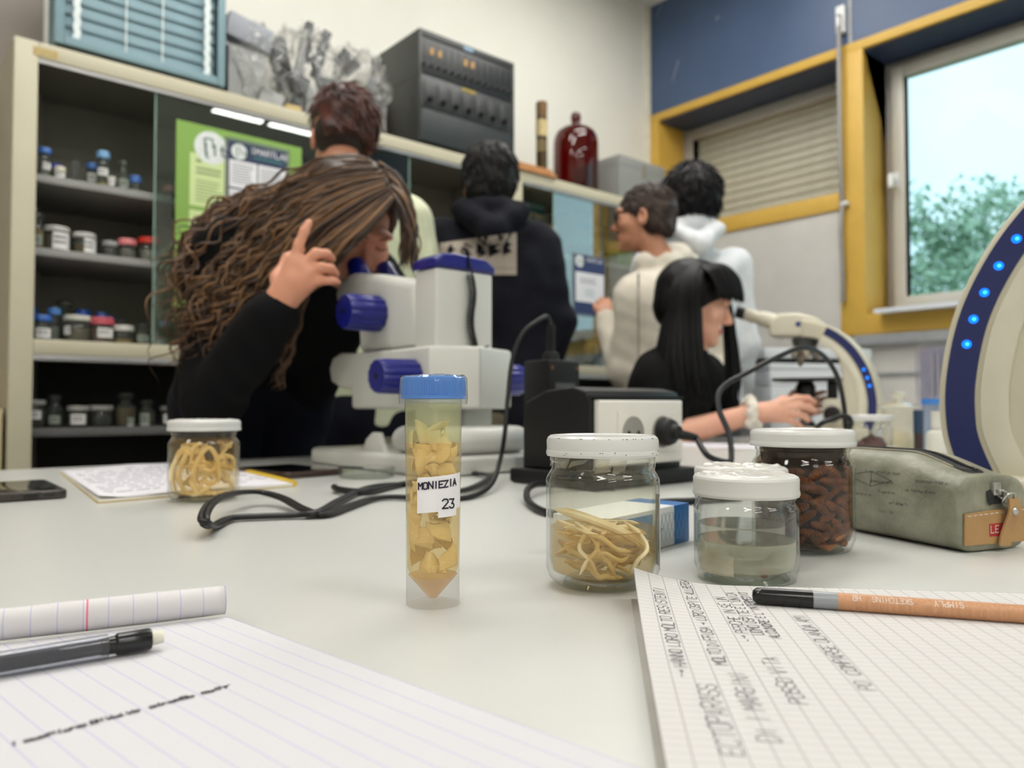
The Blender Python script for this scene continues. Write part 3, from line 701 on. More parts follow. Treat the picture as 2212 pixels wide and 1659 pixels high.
S(224, Y1, z3, 50, 58, 'pink-lidded jar of reddish fluid with white label', cap=(202, 92, 106), fill=(122, 82, 78), fl=.95, capf=.26, label=(-.3, 1.1, .25, .6))
S(224, Y2, z3, 26, 74, 'tube with slate blue cap rising behind the pink-lidded jar', 'specimen_tube', (70, 100, 176), (120, 124, 130), .6, .2, 1, cat='tube')
S(243, Y2, z3, 20, 66, 'vial with dark blue cap just right of the slate blue cap', 'specimen_vial', (50, 80, 140), (100, 104, 110), .6, .2, 1, cat='vial')
S(270, Y1, z3, 44, 43, 'low jar with white lid and sandy contents on the low glazed shelf', cap=(212, 212, 206), fill=(178, 146, 84), fl=.5, capf=.26)
S(266, Y2, z3, 34, 62, 'grey stoppered bottle behind the jar of sandy contents', 'stoppered_bottle', fill=(104, 60, 60), fl=.8, shape='stopper', cat='bottle')
S(312, Y1, z3, 34, 50, 'small amber glass-stoppered bottle with white label near the door edge', 'stoppered_bottle', fill=(120, 96, 58), fl=.95, shape='stopper', cat='bottle', label=(-.6, .9, .2, .48))
S(360, Y1 + .02, z3, 26, 58, 'tube with light blue cap seen through the door glass, low glazed shelf', 'specimen_tube', (92, 140, 196), (150, 164, 166), .6, .2, 1, cat='tube')
S(345, Y1 - .01, z3, 20, 14, 'tiny white cap lying behind the door glass', 'bottle_cap', (186, 190, 184), None, .5, .8, 1, cat='cap')
DK = (58, 40, 34)
S(83, Y1, z4, 44, 60, 'dark red jar with white label, leftmost on the black lower shelf', cap=(150, 150, 146), fill=DK, fl=.95, capf=.16, label=(-.7, .6, .32, .62))
S(126, Y1, z4, 36, 72, 'tall dark goblet-shaped jar with small label on the lower shelf', 'stoppered_bottle', fill=(52, 44, 40), fl=.6, shape='stopper', cat='bottle', label=(-.6, .6, .12, .36))
S(177, Y1, z4, 44, 46, 'white-lidded olive jar with broad label on the lower shelf', cap=(168, 168, 162), fill=(80, 70, 36), fl=.95, capf=.2, label=(-.7, .7, .15, .62))
S(226, Y1, z4, 46, 46, 'white-lidded clear jar right of the olive jar, lower shelf', cap=(160, 160, 156), fill=(60, 60, 58), fl=.7, capf=.2)
S(278, Y1, z4, 42, 74, 'glass-stoppered jar with tan contents in the middle of the lower shelf', 'stoppered_bottle', fill=(112, 92, 58), fl=.98, shape='stopper', cat='bottle', label=(.2, .9, .02, .26))
S(324, Y1, z4, 34, 56, 'pair-labelled stoppered bottle right of the tan jar, lower shelf', 'stoppered_bottle', fill=(92, 80, 62), fl=.9, shape='stopper', cat='bottle', label=(-.9, .3, .04, .5))
S(371, Y1, z4, 36, 42, 'dark jar with white label on the lower shelf, near the curly hair', cap=(120, 120, 118), fill=(40, 38, 38), fl=.9, capf=.2, label=(-.6, .8, .15, .6))
S(405, Y1, z4, 28, 44, 'small dark jar at the end of the lower shelf, behind the worm jar lid', cap=(140, 140, 138), fill=(44, 42, 42), fl=.9, capf=.22, label=(-.8, .3, .2, .6))
S(428, Y1 - .02, z4, 12, 28, 'thin vial with pale stripes standing at the lower shelf edge', 'specimen_vial', (214, 206, 200), (190, 180, 170), .6, .3, 1, cat='vial')
S(935, Y1, z1, 24, 40, 'pink and white vial in the open cabinet beside the dark hoodie', 'specimen_vial', (206, 110, 120), (210, 206, 204), .8, .5, 1, cat='vial')

# books and boxes in the right-hand cabinet
def slab(name, lab, cat, px0, px1, y, z, h, d, col, deco=None, rough=.5):
    x0, x1 = onY(px0, 400, y).x, onY(px1, 400, y).x
    t = thing(name, lab, cat, ((x0 + x1) / 2, y, z)); MB().span((x0, y, z), (x1, y + d, z + h), .004).build('body', cmat(col, rough), t)
    if deco: deco(t, x0, x1, y, z, h)
    return t
zb1, zb2, zb3 = 1.6555, 1.3705, 1.1035
def d_green(t, x0, x1, y, z, h):
    lettering('Thermec', lambda u, v: Vector((x0 + .03 + u, y - .0006, z + h * .70 + v)), .034, .006, 2, .05, 5.2).build('box_lettering', mat('box_letter_cream', (196, 176, 140), .6), t)
    MB().span((x0 + .002, y - .0004, z + h * .9), (x1 - .002, y - .0001, z + h * .96)).build('box_stripe', mat('stripe_grey', (110, 130, 122), .6), t)
slab('green_box', 'dark green box with cream lettering on the shelf beside the dark hoodie', 'box', 1108, 1178, 2.80, zb1, .26, .2, (24, 66, 58), d_green)
slab('orange_box', 'small orange-brown box between the dark hoodie and the glass reflection', 'box', 1191, 1206, 2.69, zb1, .13, .09, (150, 98, 40))
def stack(n, px0, px1, y, z, hs, cols, labs):
    for h, c, l in zip(hs, cols, labs):
        slab('book', l, 'book', px0, px1, y, z, h - .001, .19, c); z += h
stack(4, 1243, 1271, 2.78, zb1, (.02, .02, .022, .025), ((104, 72, 66), (120, 88, 80), (96, 66, 62), (112, 80, 74)), ('brown flat book at the bottom of the stack beside the navy notice', 'second brown flat book from the bottom of the stack', 'third brown flat book from the bottom of the stack', 'fourth brown flat book, under the pale picture box'))
def d_pic(t, x0, x1, y, z, h):
    MB().span((x0 + .01, y - .0006, z + h * .45), (x1 - .03, y - .0001, z + h * .62)).build('picture_patch', cmat((88, 140, 190)), t)
    MB().span((x1 - .028, y - .0006, z + h * .1), (x1 - .004, y - .0001, z + h * .95)).build('white_spine', cmat((226, 226, 222)), t)
    MB().span((x0 + .01, y - .0006, z + h * .08), (x1 - .03, y - .0001, z + h * .22)).build('picture_patch', cmat((130, 160, 170)), t)
slab('picture_box', 'pale picture box with blue patch standing on the stacked brown books', 'box', 1243, 1283, 2.785, zb1 + .0875, .19, .18, (150, 146, 130), d_pic)
slab('lilac_folder', 'slim lilac folder upright beside the stacked brown books', 'folder', 1273, 1282, 2.78, zb1, .086, .18, (150, 140, 160))
slab('beige_box', 'upright beige box right of the lilac folder', 'box', 1287, 1308, 2.79, zb1, .15, .2, (182, 160, 116))
slab('grey_box', 'tall grey carton at the back behind the glasses wearer', 'box', 1300, 1330, 2.95, zb1, .24, .12, (150, 148, 134))
slab('green_tub', 'bright lime green tub on the shelf beside the jaw of the boy in glasses', 'tub', 1333, 1368, 2.78, zb1, .10, .16, (122, 186, 30))
slab('teal_box', 'small teal box on the shelf just above the navy notice', 'box', 1284, 1300, 2.76, zb1, .028, .1, (80, 120, 116))
slab('grey_case', 'grey case on the lower glazed shelf below the navy notice', 'case', 1262, 1322, 2.80, zb3, .21, .2, (120, 120, 118))
slab('beige_carton', 'low beige carton on the lower glazed shelf beside the dark sleeve', 'box', 1215, 1258, 2.78, zb3, .14, .2, (180, 172, 148))
for i, (a, b, c, l) in enumerate(((1263, 1276, (150, 142, 124), 'drab upright book, first in the row under the grey case'), (1277, 1284, (90, 96, 110), 'thin slate book in the row under the grey case'), (1285, 1292, (206, 212, 216), 'thin white book in the row under the grey case'), (1293, 1300, (74, 118, 178), 'blue upright book in the row under the grey case'), (1301, 1318, (224, 226, 224), 'wide white upright book at the end of the row'))):
    slab('book', l, 'book', a, b, 2.70, zb3, .115, .09, c)

# ------------------------------------------------------------------ things on top of the cabinets
ZTOP = CTOP + .0006
M_blind = mat('blue_grey_blind', (124, 152, 162), .65, var=.04, vscale=6); M_tape = mat('white_ladder_tape', (222, 232, 232), .6); M_blindd = mat('darker_blind_blue', (104, 136, 146), .5)
bx0, bx1, byy, bz = onY(117, 80, 2.69).x, onY(487, 170, 2.69).x, 2.69, 2.03
t = thing('blue_louvre_panel', 'blue-grey louvred panel with white ladder tapes standing on the cabinet top', 'louvre', (bx0, byy, ZTOP))
f = MB(); fw = .028; zt = 2.56
f.span((bx0, byy, bz), (bx0 + fw, byy + .10, zt), .004); f.span((bx1 - fw, byy, bz), (bx1, byy + .10, zt), .004)
f.span((bx0 + fw, byy, bz), (bx1 - fw, byy + .10, bz + fw), .004); f.span((bx0 + fw, byy, zt - fw), (bx1 - fw, byy + .10, zt), .004)
f.build('frame', M_blind, t)
MB().span((bx0 + fw, byy + .07, bz + fw), (bx1 - fw, byy + .075, zt - fw)).build('back_sheet', M_blindd, t)  # sheet behind the slats, a darker blue than the frame
MB().span((bx0 + .01, byy + .012, ZTOP), (bx1 - .012, byy + .09, bz - .0004)).build('base', mat('black_foam', (24, 24, 24), .8), t)
nsl = 12
slat = MB().box((0, 0, 0), (bx1 - bx0 - 2 * fw - .004, .0425, .0022), None, .0006); sme = slat.mesh('slat'); sme.materials.append(M_blind); smooth(sme)
for i in range(nsl):
    o = bpy.data.objects.new('slat', sme); COL.objects.link(o); o.parent = t
    o.location = Vector(((bx0 + bx1) / 2, byy + .03, bz + fw + .021 + i * .0405)) - Vector(t.location); o.rotation_euler = (math.radians(80), 0, 0)
for px in (166, 448):
    xx = onY(px, 60, byy + .01).x
    pts = [Vector((xx + .003 * math.sin(z * 170), byy + .008, z)) for z in np.linspace(bz + fw, zt - fw, 40)]
    MB().tube(pts, .011, 6, flat=.12, up=Vector((0, 1, 0))).build('ladder_tape', M_tape, t)
for px in (273, 352):
    xx = onY(px, 60, byy + .01).x; MB().cyl((xx, byy + .012, bz + fw), (xx, byy + .012, zt - fw), .0028, n=6).build('cord', M_tape, t)

# clear bags with grey instrument parts
def film_mat(name, hz, col=(214, 216, 214)):
    m = thin_glass(name, (250, 250, 249), 2.2, 1.45, rough=.06, base=.015, haze=hz, hazecol=col); n = m.node_tree
    nz_ = n.nodes.new('ShaderNodeTexNoise'); nz_.inputs['Scale'].default_value = 26; nz_.inputs['Detail'].default_value = 2; nz_.inputs['Distortion'].default_value = 1.5
    tcd = n.nodes.new('ShaderNodeTexCoord'); n.links.new(tcd.outputs['Object'], nz_.inputs['Vector'])
    bp = n.nodes.new('ShaderNodeBump'); bp.inputs['Strength'].default_value = 1.0; bp.inputs['Distance'].default_value = .03; n.links.new(nz_.outputs['Fac'], bp.inputs['Height'])
    for x in n.nodes:
        if x.type == 'BSDF_GLOSSY': n.links.new(bp.outputs[0], x.inputs['Normal'])
    return m
M_film = film_mat('clear_plastic_film', .035); M_film2 = film_mat('milky_plastic_film', .05, (205, 205, 203))
M_strap = mat('grey_plastic_part', (74, 78, 82), .45, var=.1); M_strapl = mat('light_grey_plastic_part', (160, 162, 162), .45, var=.06)
def bag(name, lab, c, r, parts, film, seed, grp=None):
    c = Vector(c); t = thing(name, lab, 'wrapped instrument', (c.x, c.y, ZTOP), 0, grp)
    bm = bmesh.new(); bmesh.ops.create_icosphere(bm, subdivisions=5, radius=1)
    for v in bm.verts:
        d = v.co.normalized(); n1 = mnoise.noise(d * 2.2 + Vector((seed, 0, 0))); n2 = abs(mnoise.noise(d * 5 + Vector((0, seed, 0)))); n3 = abs(mnoise.noise(d * 10 + Vector((0, 0, seed))))
        k = 1 + .28 * n1 - .35 * n2 + .18 * n3
        v.co = Vector((d.x * r[0] * k, d.y * r[1] * k, max(d.z * r[2] * k, -r[2] * .86))) + c
    zmin = min(v.co.z for v in bm.verts)
    for v in bm.verts: v.co.z += ZTOP + .002 - zmin
    me = bpy.data.meshes.new('bag'); bm.to_mesh(me); bm.free(); link_mesh('bag', me, film, t, True, 60)
    for pc, pd, pr, pm in parts: MB().box(Vector(pc), pd, pr, .006).build('instrument_part', pm, t)
    return t
def pt(px, py, y=2.78): return onY(px, py, y)
c1 = pt(545, 135, 2.80)
bag('wrapped_grey_unit', 'grey instrument in clear plastic beside the blue louvred panel', (c1.x + .015, 2.81, 2.13), (.125, .10, .19), [
    ((c1.x - .045, 2.81, 2.125), (.16, .11, .20), (0, .0, 0), M_strapl), ((c1.x - .03, 2.79, 2.28), (.17, .1, .09), (0, .18, 0), mat('blue_grey_cover', (150, 154, 162), .5)),
    ((c1.x - .115, 2.80, 2.12), (.03, .09, .2), (0, 0, 0), mat('black_plastic_part', (26, 27, 29), .4)), ((c1.x + .10, 2.80, 2.22), (.04, .05, .16), (0, -.25, 0), M_strap), ((c1.x + .05, 2.76, 2.05), (.09, .05, .07), (0, .3, 0), M_strapl)], M_film, 1)
c2 = pt(665, 150, 2.79)
bag('wrapped_grey_parts', 'crumpled clear bag of grey straps behind the reddish-brown hair', (c2.x, 2.82, 2.16), (.15, .11, .22), [
    ((pt(612, 120).x, 2.80, 2.22), (.06, .05, .20), (0, -.35, .2), M_strap), ((pt(655, 120).x, 2.80, 2.26), (.035, .04, .24), (0, .2, 0), M_strapl), ((pt(668, 85).x, 2.80, 2.34), (.03, .04, .16), (0, .1, 0), M_strap),
    ((pt(698, 100).x, 2.80, 2.31), (.035, .04, .2), (0, .25, 0), M_strap), ((pt(640, 180).x, 2.77, 2.10), (.05, .05, .16), (0, .3, 0), M_strap), ((pt(690, 180).x, 2.80, 2.09), (.16, .08, .12), (0, 0, .2), M_strapl), ((pt(625, 150).x, 2.76, 2.15), (.03, .04, .14), (0, -.5, 0), bpy.data.materials['black_plastic_part']), ((pt(682, 140).x, 2.76, 2.20), (.025, .03, .16), (0, -.3, 0), M_strap), ((pt(645, 205).x, 2.80, 2.06), (.10, .08, .07), (0, .1, 0), M_strapl), ((pt(715, 170).x, 2.77, 2.15), (.03, .03, .15), (0, .5, 0), M_strapl)], M_film2, 7)
c3 = pt(775, 165, 2.79)
bag('wrapped_dark_parts', 'crumpled clear bag with dark angled tabs next to the black rack', (c3.x + .01, 2.80, 2.13), (.13, .09, .21), [
    ((pt(745, 98).x, 2.80, 2.325), (.045, .03, .075), (0, .65, 0), mat('dark_tab', (44, 46, 48), .5)), ((pt(763, 115).x, 2.80, 2.30), (.045, .03, .08), (0, .75, 0), bpy.data.materials['dark_tab']), ((pt(722, 155).x, 2.80, 2.18), (.1, .06, .06), (0, .1, 0), M_strap), ((pt(765, 180).x, 2.81, 2.12), (.15, .08, .12), (0, .2, 0), M_strapl), ((pt(790, 150).x, 2.76, 2.20), (.03, .03, .14), (0, .4, 0), M_strap), ((pt(740, 190).x, 2.75, 2.10), (.04, .03, .10), (0, -.3, 0), M_strap)], M_film, 13)
p = Vector((onY(905, 280, 2.668).x - .068, 3.035, 0)); t = thing('brown_bottle', 'reddish brown bottle top showing between plastic bag and black rack', 'bottle', (p.x, p.y, ZTOP))
MB().lathe([(0, 0), (.05, 0), (.055, .02), (.055, .18), (.03, .24), (.03, .29), (0, .29)], 24, (p.x, p.y, ZTOP)).build('body', mat('amber_bottle_glass', (120, 56, 28), .15), t)
p = pt(632, 218, 2.68); t = thing('small_yellow_block', 'small yellowish block at the cabinet edge below the plastic bags', 'block', (p.x, 2.668, ZTOP))
MB().box((p.x, 2.678, ZTOP + .011), (.06, .02, .022), None, .003).build('body', mat('varnished_yellow', (196, 170, 110), .4), t)

# black equipment rack
ry = 2.668; rx0, rx1 = onY(905, 280, ry).x, onY(1111, 330, ry).x; rz0, rz1 = ZTOP + .02, onY(905, 58, ry).z; rd = .40
M_rack = mat('rack_black_steel', (46, 48, 48), .42, var=.05, vscale=6); M_rackp = mat('rack_panel_black', (32, 36, 38), .4); M_rackm = mat('rack_module_grey', (56, 59, 60), .4)
M_knob = mat('rack_knob_black', (26, 27, 28), .35); M_ring = mat('rack_ring_grey', (120, 122, 124), .35, .5); M_amb = emitter('amber_indicator', (246, 196, 130), .8)
t = thing('equipment_rack', 'black rack of knobs and sliders with four amber lights on the cabinet', 'equipment rack', (rx0, ry, ZTOP))
MB().span((rx0, ry + .012, rz0), (rx1, ry + rd, rz1), .006).build('case', M_rack, t)
fr = MB(); fr.span((rx0, ry, rz0), (rx0 + .012, ry + .0118, rz1), .002); fr.span((rx1 - .012, ry, rz0), (rx1, ry + .0118, rz1), .002); fr.span((rx0 + .012, ry, rz1 - .03), (rx1 - .012, ry + .0118, rz1), .002)
fr.build('front_rim', M_rack, t)
for a in (rx0 + .03, rx1 - .03):
    for b in (ry + .04, ry + rd - .04): MB().cyl((a, b, ZTOP), (a, b, rz0 + .001), .016, n=12).build('foot', M_knob, t)
H = rz1 - rz0; zA, zB_ = rz0 + H * .60, rz0 + H * .30
up = MB().span((rx0 + .0125, ry + .003, zA + .004), (rx1 - .0125, ry + .0119, rz1 - .0305), .002).build('slider_module', M_rackp, t)
md = MB().span((rx0 + .0125, ry + .003, zB_ + .004), (rx1 - .0125, ry + .0119, zA - .001), .002).build('knob_module', M_rackm, t)
MB().span((rx0 + .0125, ry + .001, rz0 + .004), (rx1 - .0125, ry + .0119, zB_ - .001), .002).build('blank_panel', mat('rack_blank_teal_black', (36, 44, 46), .5), t)
for i in range(14):
    x = rx0 + .028 + i * (rx1 - rx0 - .056) / 13; z = zA + .045
    kb = MB().cyl((x, ry + .0028, z), (x, ry - .012, z), .0085, .007, 14).build('knob', M_knob, up); MB().lathe([(.0088, 0), (.0105, 0), (.0105, .002), (.0088, .002)], 14, M=Matrix.Translation((x, ry + .003, z)) @ Matrix.Rotation(math.pi / 2, 4, 'X')).build('knob_ring', M_ring, up)
    MB().span((x - .002, ry + .0015, z + .02), (x + .002, ry + .0028, rz1 - .045)).build('slot', M_knob, up)
for px, py in ((933, 111), (950, 117), (1006, 136), (1021, 141)):
    q = onY(px, py, ry); MB().box((q.x, ry, q.z), (.014, .008, .028), None, .003).build('indicator_light', M_amb, up)
for i in range(7):
    w = (rx1 - rx0 - .05) / 7; x = rx0 + .025 + w * (i + .5)
    pl = MB().span((x - w / 2 + .004, ry - .0005, zB_ + .012), (x + w / 2 - .004, ry + .0028, zA - .028), .0015).build('channel_plate', M_rack, md)
    MB().cyl((x - .004, ry - .0007, zB_ + .042), (x - .004, ry - .022, zB_ + .042), .012, .010, 14).build('knob', M_knob, md)
q = onY(1012, 107, ry); MB().span((q.x - .025, ry - .001, q.z - .008), (q.x + .025, ry - .0002, q.z + .008)).build('blue_label', mat('pale_blue_label', (130, 160, 190), .5), t)
q = onY(1014, 183, ry); MB().span((q.x - .04, ry + .001, zA - .018), (q.x + .035, ry + .0024, zA - .004)).build('yellow_label', mat('mustard_label', (160, 140, 60), .5), t)
MB().span((rx0 - .0012, ry + .06, rz0 + .15), (rx0 - .0002, ry + .10, rz0 + .20), .0).build('side_recess', M_knob, t)
MB().span((rx0 - .0015, ry + .012, zA - .004), (rx0 - .0002, ry + rd - .01, zA + .002)).build('side_seam', M_knob, t)

# board, corked tube, red bell jar, grey box
wx0, wx1 = onY(1114, 370, 2.64).x, onY(1203, 385, 2.64).x
t = thing('wooden_board', 'small orange wooden board at the cabinet edge, under the corked tube', 'board', ((wx0 + wx1) / 2, 2.65, ZTOP))
MB().span((wx0, 2.64, ZTOP), (wx1, 2.83, ZTOP + .016), .002).build('plank', mat('orange_wood', (200, 140, 88), .5, var=.12, vscale=10, stretch=(1, 12, 12)), t)
MB().span((wx0, 2.64, ZTOP + .0164), (wx1 - .03, 2.81, ZTOP + .032), .002).build('plank', bpy.data.materials['orange_wood'], t)
tp = onY(1170, 340, 2.77); D = tp.x * _s + tp.y * _c; r = 12.5 * D / F_PX; zb = ZTOP + .0324; ztop = onY(1170, 222, 2.77).z; h = ztop - zb
t = thing('corked_tube', 'tall glass tube with brown cork and paper band, standing beside the red bell jar', 'tube', (tp.x, tp.y, zb))
MB().lathe([(0, .001), (r * .85, .001), (r, .012), (r, h * .80), (r * .92, h * .8)], 24, (tp.x, tp.y, zb)).build('body', thin_glass('smoky_tube_glass', (196, 186, 160), 1.2, 1.5, haze=.12, hazecol=(150, 130, 90)), t)
MB().lathe([(0, h * .74), (r * .9, h * .74), (r * .93, h * .8), (r * 1.02, h * .97), (r * .95, h), (0, h)], 24, (tp.x, tp.y, zb)).build('cork', mat('dark_cork', (120, 92, 58), .8, var=.2, vscale=80), t)
MB().lathe([(r * 1.02, h * .54), (r * 1.03, h * .76)], 24, (tp.x, tp.y, zb)).build('paper_band', mat('aged_paper_band', (206, 186, 136), .7, var=.12, vscale=60), t)
MB().lathe([(0, .012), (r * .8, .014), (r * .85, h * .34), (0, h * .34)], 18, (tp.x, tp.y, zb)).build('contents', mat('brown_specimen', (112, 96, 66), .6, var=.2, vscale=50), t)
bp = onY(1244, 390, 2.79); D = bp.x * _s + bp.y * _c; r = 49 * D / F_PX; ztop = onY(1244, 243, 2.79).z; h = ztop - ZTOP
t = thing('red_bell_jar', 'dark red glass bell jar with a round knob on the cabinet top', 'bell jar', (bp.x, bp.y, ZTOP))
pr = [(r * .98, 0), (r, .004), (r, h * .60), (r * .97, h * .68), (r * .86, h * .75), (r * .62, h * .80), (r * .3, h * .825), (r * .2, h * .84), (r * .17, h * .86), (r * .2, h * .88), (r * .235, h * .93), (r * .2, h * .98), (r * .1, h), (0, h)]
MB().lathe(pr, 48, (bp.x, bp.y, ZTOP)).build('glass_bell', thin_glass('ruby_bell_glass', (150, 26, 26), 1.3, 1.5, haze=.12, hazecol=(110, 12, 12)), t)
gx0, gx1 = onY(1338, 400, 2.68).x, onY(1436, 400, 2.68).x; gz = onY(1338, 333, 2.68).z
t = thing('grey_carton', 'closed grey storage box next to the red bell jar at the window corner', 'box', (gx0, 2.68, ZTOP))
MB().span((gx0, 2.68, ZTOP), (gx1, 3.02, gz), .004).build('body', mat('grey_card', (138, 140, 138), .6, var=.02), t)
MB().span(((gx0 + gx1) / 2 - .005, 2.6785, gz - .09), ((gx0 + gx1) / 2 + .03, 2.6798, gz - .02), .0).build('tape_tab', mat('tan_tape', (134, 128, 112), .5), t)
MB().span((gx0 - .0012, 2.679, gz - .055), (gx1 + .001, 3.021, gz + .002), .003).build('lid', mat('grey_card_lid', (142, 144, 142), .6, var=.02), t)
t = thing('beige_cupboard', 'low beige cupboard edge left of the cream cabinet', 'cupboard', (0, 2.7, 0))
MB().span((-.62, 2.665, .0), (.332, 3.02, .90), .004).build('body', mat('beige_melamine', (200, 186, 148), .5), t)

# ------------------------------------------------------------------ the white work table
M_top = mat('white_laminate', (205, 206, 202), 0.28, var=0.012, vscale=2.5, bump=0.02, bscale=900)
M_tedge = mat('table_edge_grey', (120, 122, 122), .5); M_leg = mat('table_leg_grey', (110, 112, 114), .4, .3)
TX0, TX1, TY0, TY1 = -.75, 2.84, -.42, 1.515
t = thing('work_table', 'large white laminate lab table under everything in the foreground', 'table', ((TX0 + TX1) / 2, (TY0 + TY1) / 2, 0))
MB().span((TX0, TY0, TZ - .03), (TX1, TY1, TZ), .0015).build('table_top', M_top, t)
MB().span((TX0 + .08, TY0 + .08, TZ - .10), (TX1 - .08, TY1 - .08, TZ - .0302)).build('apron', M_tedge, t)
for a in (TX0 + .06, (TX0 + TX1) / 2, TX1 - .06):
    for b in (TY0 + .06, TY1 - .12): MB().span((a - .03, b - .03, 0), (a + .03, b + .03, TZ - .0303), .004).build('leg', M_leg, t)

# ------------------------------------------------------------------ exercise books
def ruled(name, base, col, nx, wx, ny, wy, colx, coly, ax=1.0, ay=1.0, red=None):
    """paper with printed rules; nx / ny lines across u and v"""
    m, n, o = nodemat(name); b = n.nodes.new('ShaderNodeBsdfPrincipled'); n.links.new(b.outputs[0], o.inputs[0]); b.inputs['Roughness'].default_value = .75; b.inputs['Specular IOR Level'].default_value = .25
    uv = n.nodes.new('ShaderNodeUVMap'); sp = n.nodes.new('ShaderNodeSeparateXYZ'); n.links.new(uv.outputs[0], sp.inputs[0])
    cur = None
    def line(sock, N, w, c, amt, prev):
        a = n.nodes.new('ShaderNodeMath'); a.operation = 'MULTIPLY'; a.inputs[1].default_value = N; n.links.new(sock, a.inputs[0])
        f = n.nodes.new('ShaderNodeMath'); f.operation = 'FRACT'; n.links.new(a.outputs[0], f.inputs[0])
        l = n.nodes.new('ShaderNodeMath'); l.operation = 'LESS_THAN'; l.inputs[1].default_value = w; n.links.new(f.outputs[0], l.inputs[0])
        k = n.nodes.new('ShaderNodeMath'); k.operation = 'MULTIPLY'; k.inputs[1].default_value = amt; n.links.new(l.outputs[0], k.inputs[0])
        mx = n.nodes.new('ShaderNodeMix'); mx.data_type = 'RGBA'; n.links.new(k.outputs[0], mx.inputs[0]); mx.inputs[7].default_value = (*lin(c), 1)
        if prev is None: mx.inputs[6].default_value = (*lin(base), 1)
        else: n.links.new(prev, mx.inputs[6])
        return mx.outputs[2]
    cur = line(sp.outputs[0], nx, wx, colx, ax, None); cur = line(sp.outputs[1], ny, wy, coly, ay, cur)
    if red:
        g = n.nodes.new('ShaderNodeMath'); g.operation = 'COMPARE'; g.inputs[1].default_value = red[0]; g.inputs[2].default_value = red[1]; n.links.new(sp.outputs[red[2]], g.inputs[0])
        mx = n.nodes.new('ShaderNodeMix'); mx.data_type = 'RGBA'; n.links.new(g.outputs[0], mx.inputs[0]); n.links.new(cur, mx.inputs[6]); mx.inputs[7].default_value = (*lin((226, 120, 140)), 1); cur = mx.outputs[2]
    n.links.new(cur, b.inputs['Base Color']); return m
M_pages = mat('page_edges', (240, 236, 226), .8, var=.05, vscale=300, stretch=(1, 1, 60))
M_ballp = mat('pencil_writing', (92, 90, 96), .7); M_ballp2 = mat('soft_pencil_writing', (120, 120, 124), .7)
# right-hand book: squared paper, near left corner turned up
RO = T(1368, 1300); RB = T(1441, 1659, .012); RO = Vector((RO.x, RO.y, TZ))
ud = Vector((RO.x - RB.x, RO.y - RB.y, 0)).normalized()          # towards the far edge, along the left side
rdv = Vector((ud.y, -ud.x, 0))                                   # to the right along the far edge
RH, RW, RL = .0100, .205, .30
def rp(a, b, z=0.0): return RO + rdv * a - ud * b + Vector((0, 0, z))   # a to the right, b towards the viewer
def lift(a, b):
    c = max(0.0, 1 - a / .05) ** 2.0 * max(0.0, 1 - b / .12) ** 1.6
    return .0085 * c
t = thing('squared_notebook', 'open squared exercise book with pencil notes, at the lower right', 'notebook', RO)
def page(name, h0, dz, m, inset, curl, tk=.0004):
    return grid_obj(name, lambda u, v: rp(inset + (RW - inset) * u ** 1.4, inset * .5 + (RL - inset) * v ** 1.4, h0 + curl * lift(u ** 1.4 * RW, v ** 1.4 * RL) + dz), 30, 30, m, t, thick=tk)
st = MB()
for k in range(9):
    z = .0008 + k * .00096; i_ = .002 + .0022 * ((k * 7) % 4) / 4; st.span((0, 0, z), (1, 1, z + .0008))
def warp(vs):  # unit box onto the book block
    out = []
    for (x, yv, z) in vs: out.append(rp(.0025 + x * (RW - .005) + .0006 * math.sin(z * 9000), .003 + yv * (RL - .006), z))
    return out
st.v = [tuple(p) for p in warp(st.v)]
st.build('page_block', M_pages, t)
grid_obj('cover', lambda u, v: rp(-.001 + (RW + .002) * u, -.001 + (RL + .003) * v, .0007), 4, 4, mat('grey_book_cover', (196, 194, 186), .6), t, thick=.0006)
M_grid = ruled('squared_paper', (208, 206, 204), None, 27, .05, 60, .10, (156, 148, 154), (186, 182, 186), .95, .9)
# uv u is stretched with the sheet, so rule it on real distances
def sheet(name, h0, curl, m, inset=0.0):
    nu = nv = 40; vs = []; uvs = []
    for j in range(nv + 1):
        for i in range(nu + 1):
            a = RW * (i / nu) ** 1.6; b = RL * (j / nv) ** 1.6; vs.append(rp(a + inset, b + inset * .4, h0 + curl * lift(a, b))); uvs.append((a / RW, b / RL))
    fs = [[j * (nu + 1) + i, j * (nu + 1) + i + 1, (j + 1) * (nu + 1) + i + 1, (j + 1) * (nu + 1) + i] for j in range(nv) for i in range(nu)]
    me = bpy.data.meshes.new(name); me.from_pydata([tuple(p) for p in vs], [], fs); ul = me.uv_layers.new(name='UVMap')
    for li, l in enumerate(me.loops): ul.data[li].uv = uvs[l.vertex_index]
    me.update(); o = link_mesh(name, me, m, t, True, 60); md = o.modifiers.new('t', 'SOLIDIFY'); md.thickness = .0002; return o
sheet('top_page', RH, 1.0, M_grid); sheet('under_page', RH - .0011, .62, M_grid, .0015); sheet('under_page', RH - .0006, .84, M_grid, .0008)
def wr(b0, a0):   # writing runs from the viewer towards the far edge, letter tops to the left
    def f(u, v):
        a = a0 - v; b = b0 - u; return rp(a, b, RH + lift(a, b) + .0003)
    return f
ls = RW / 27
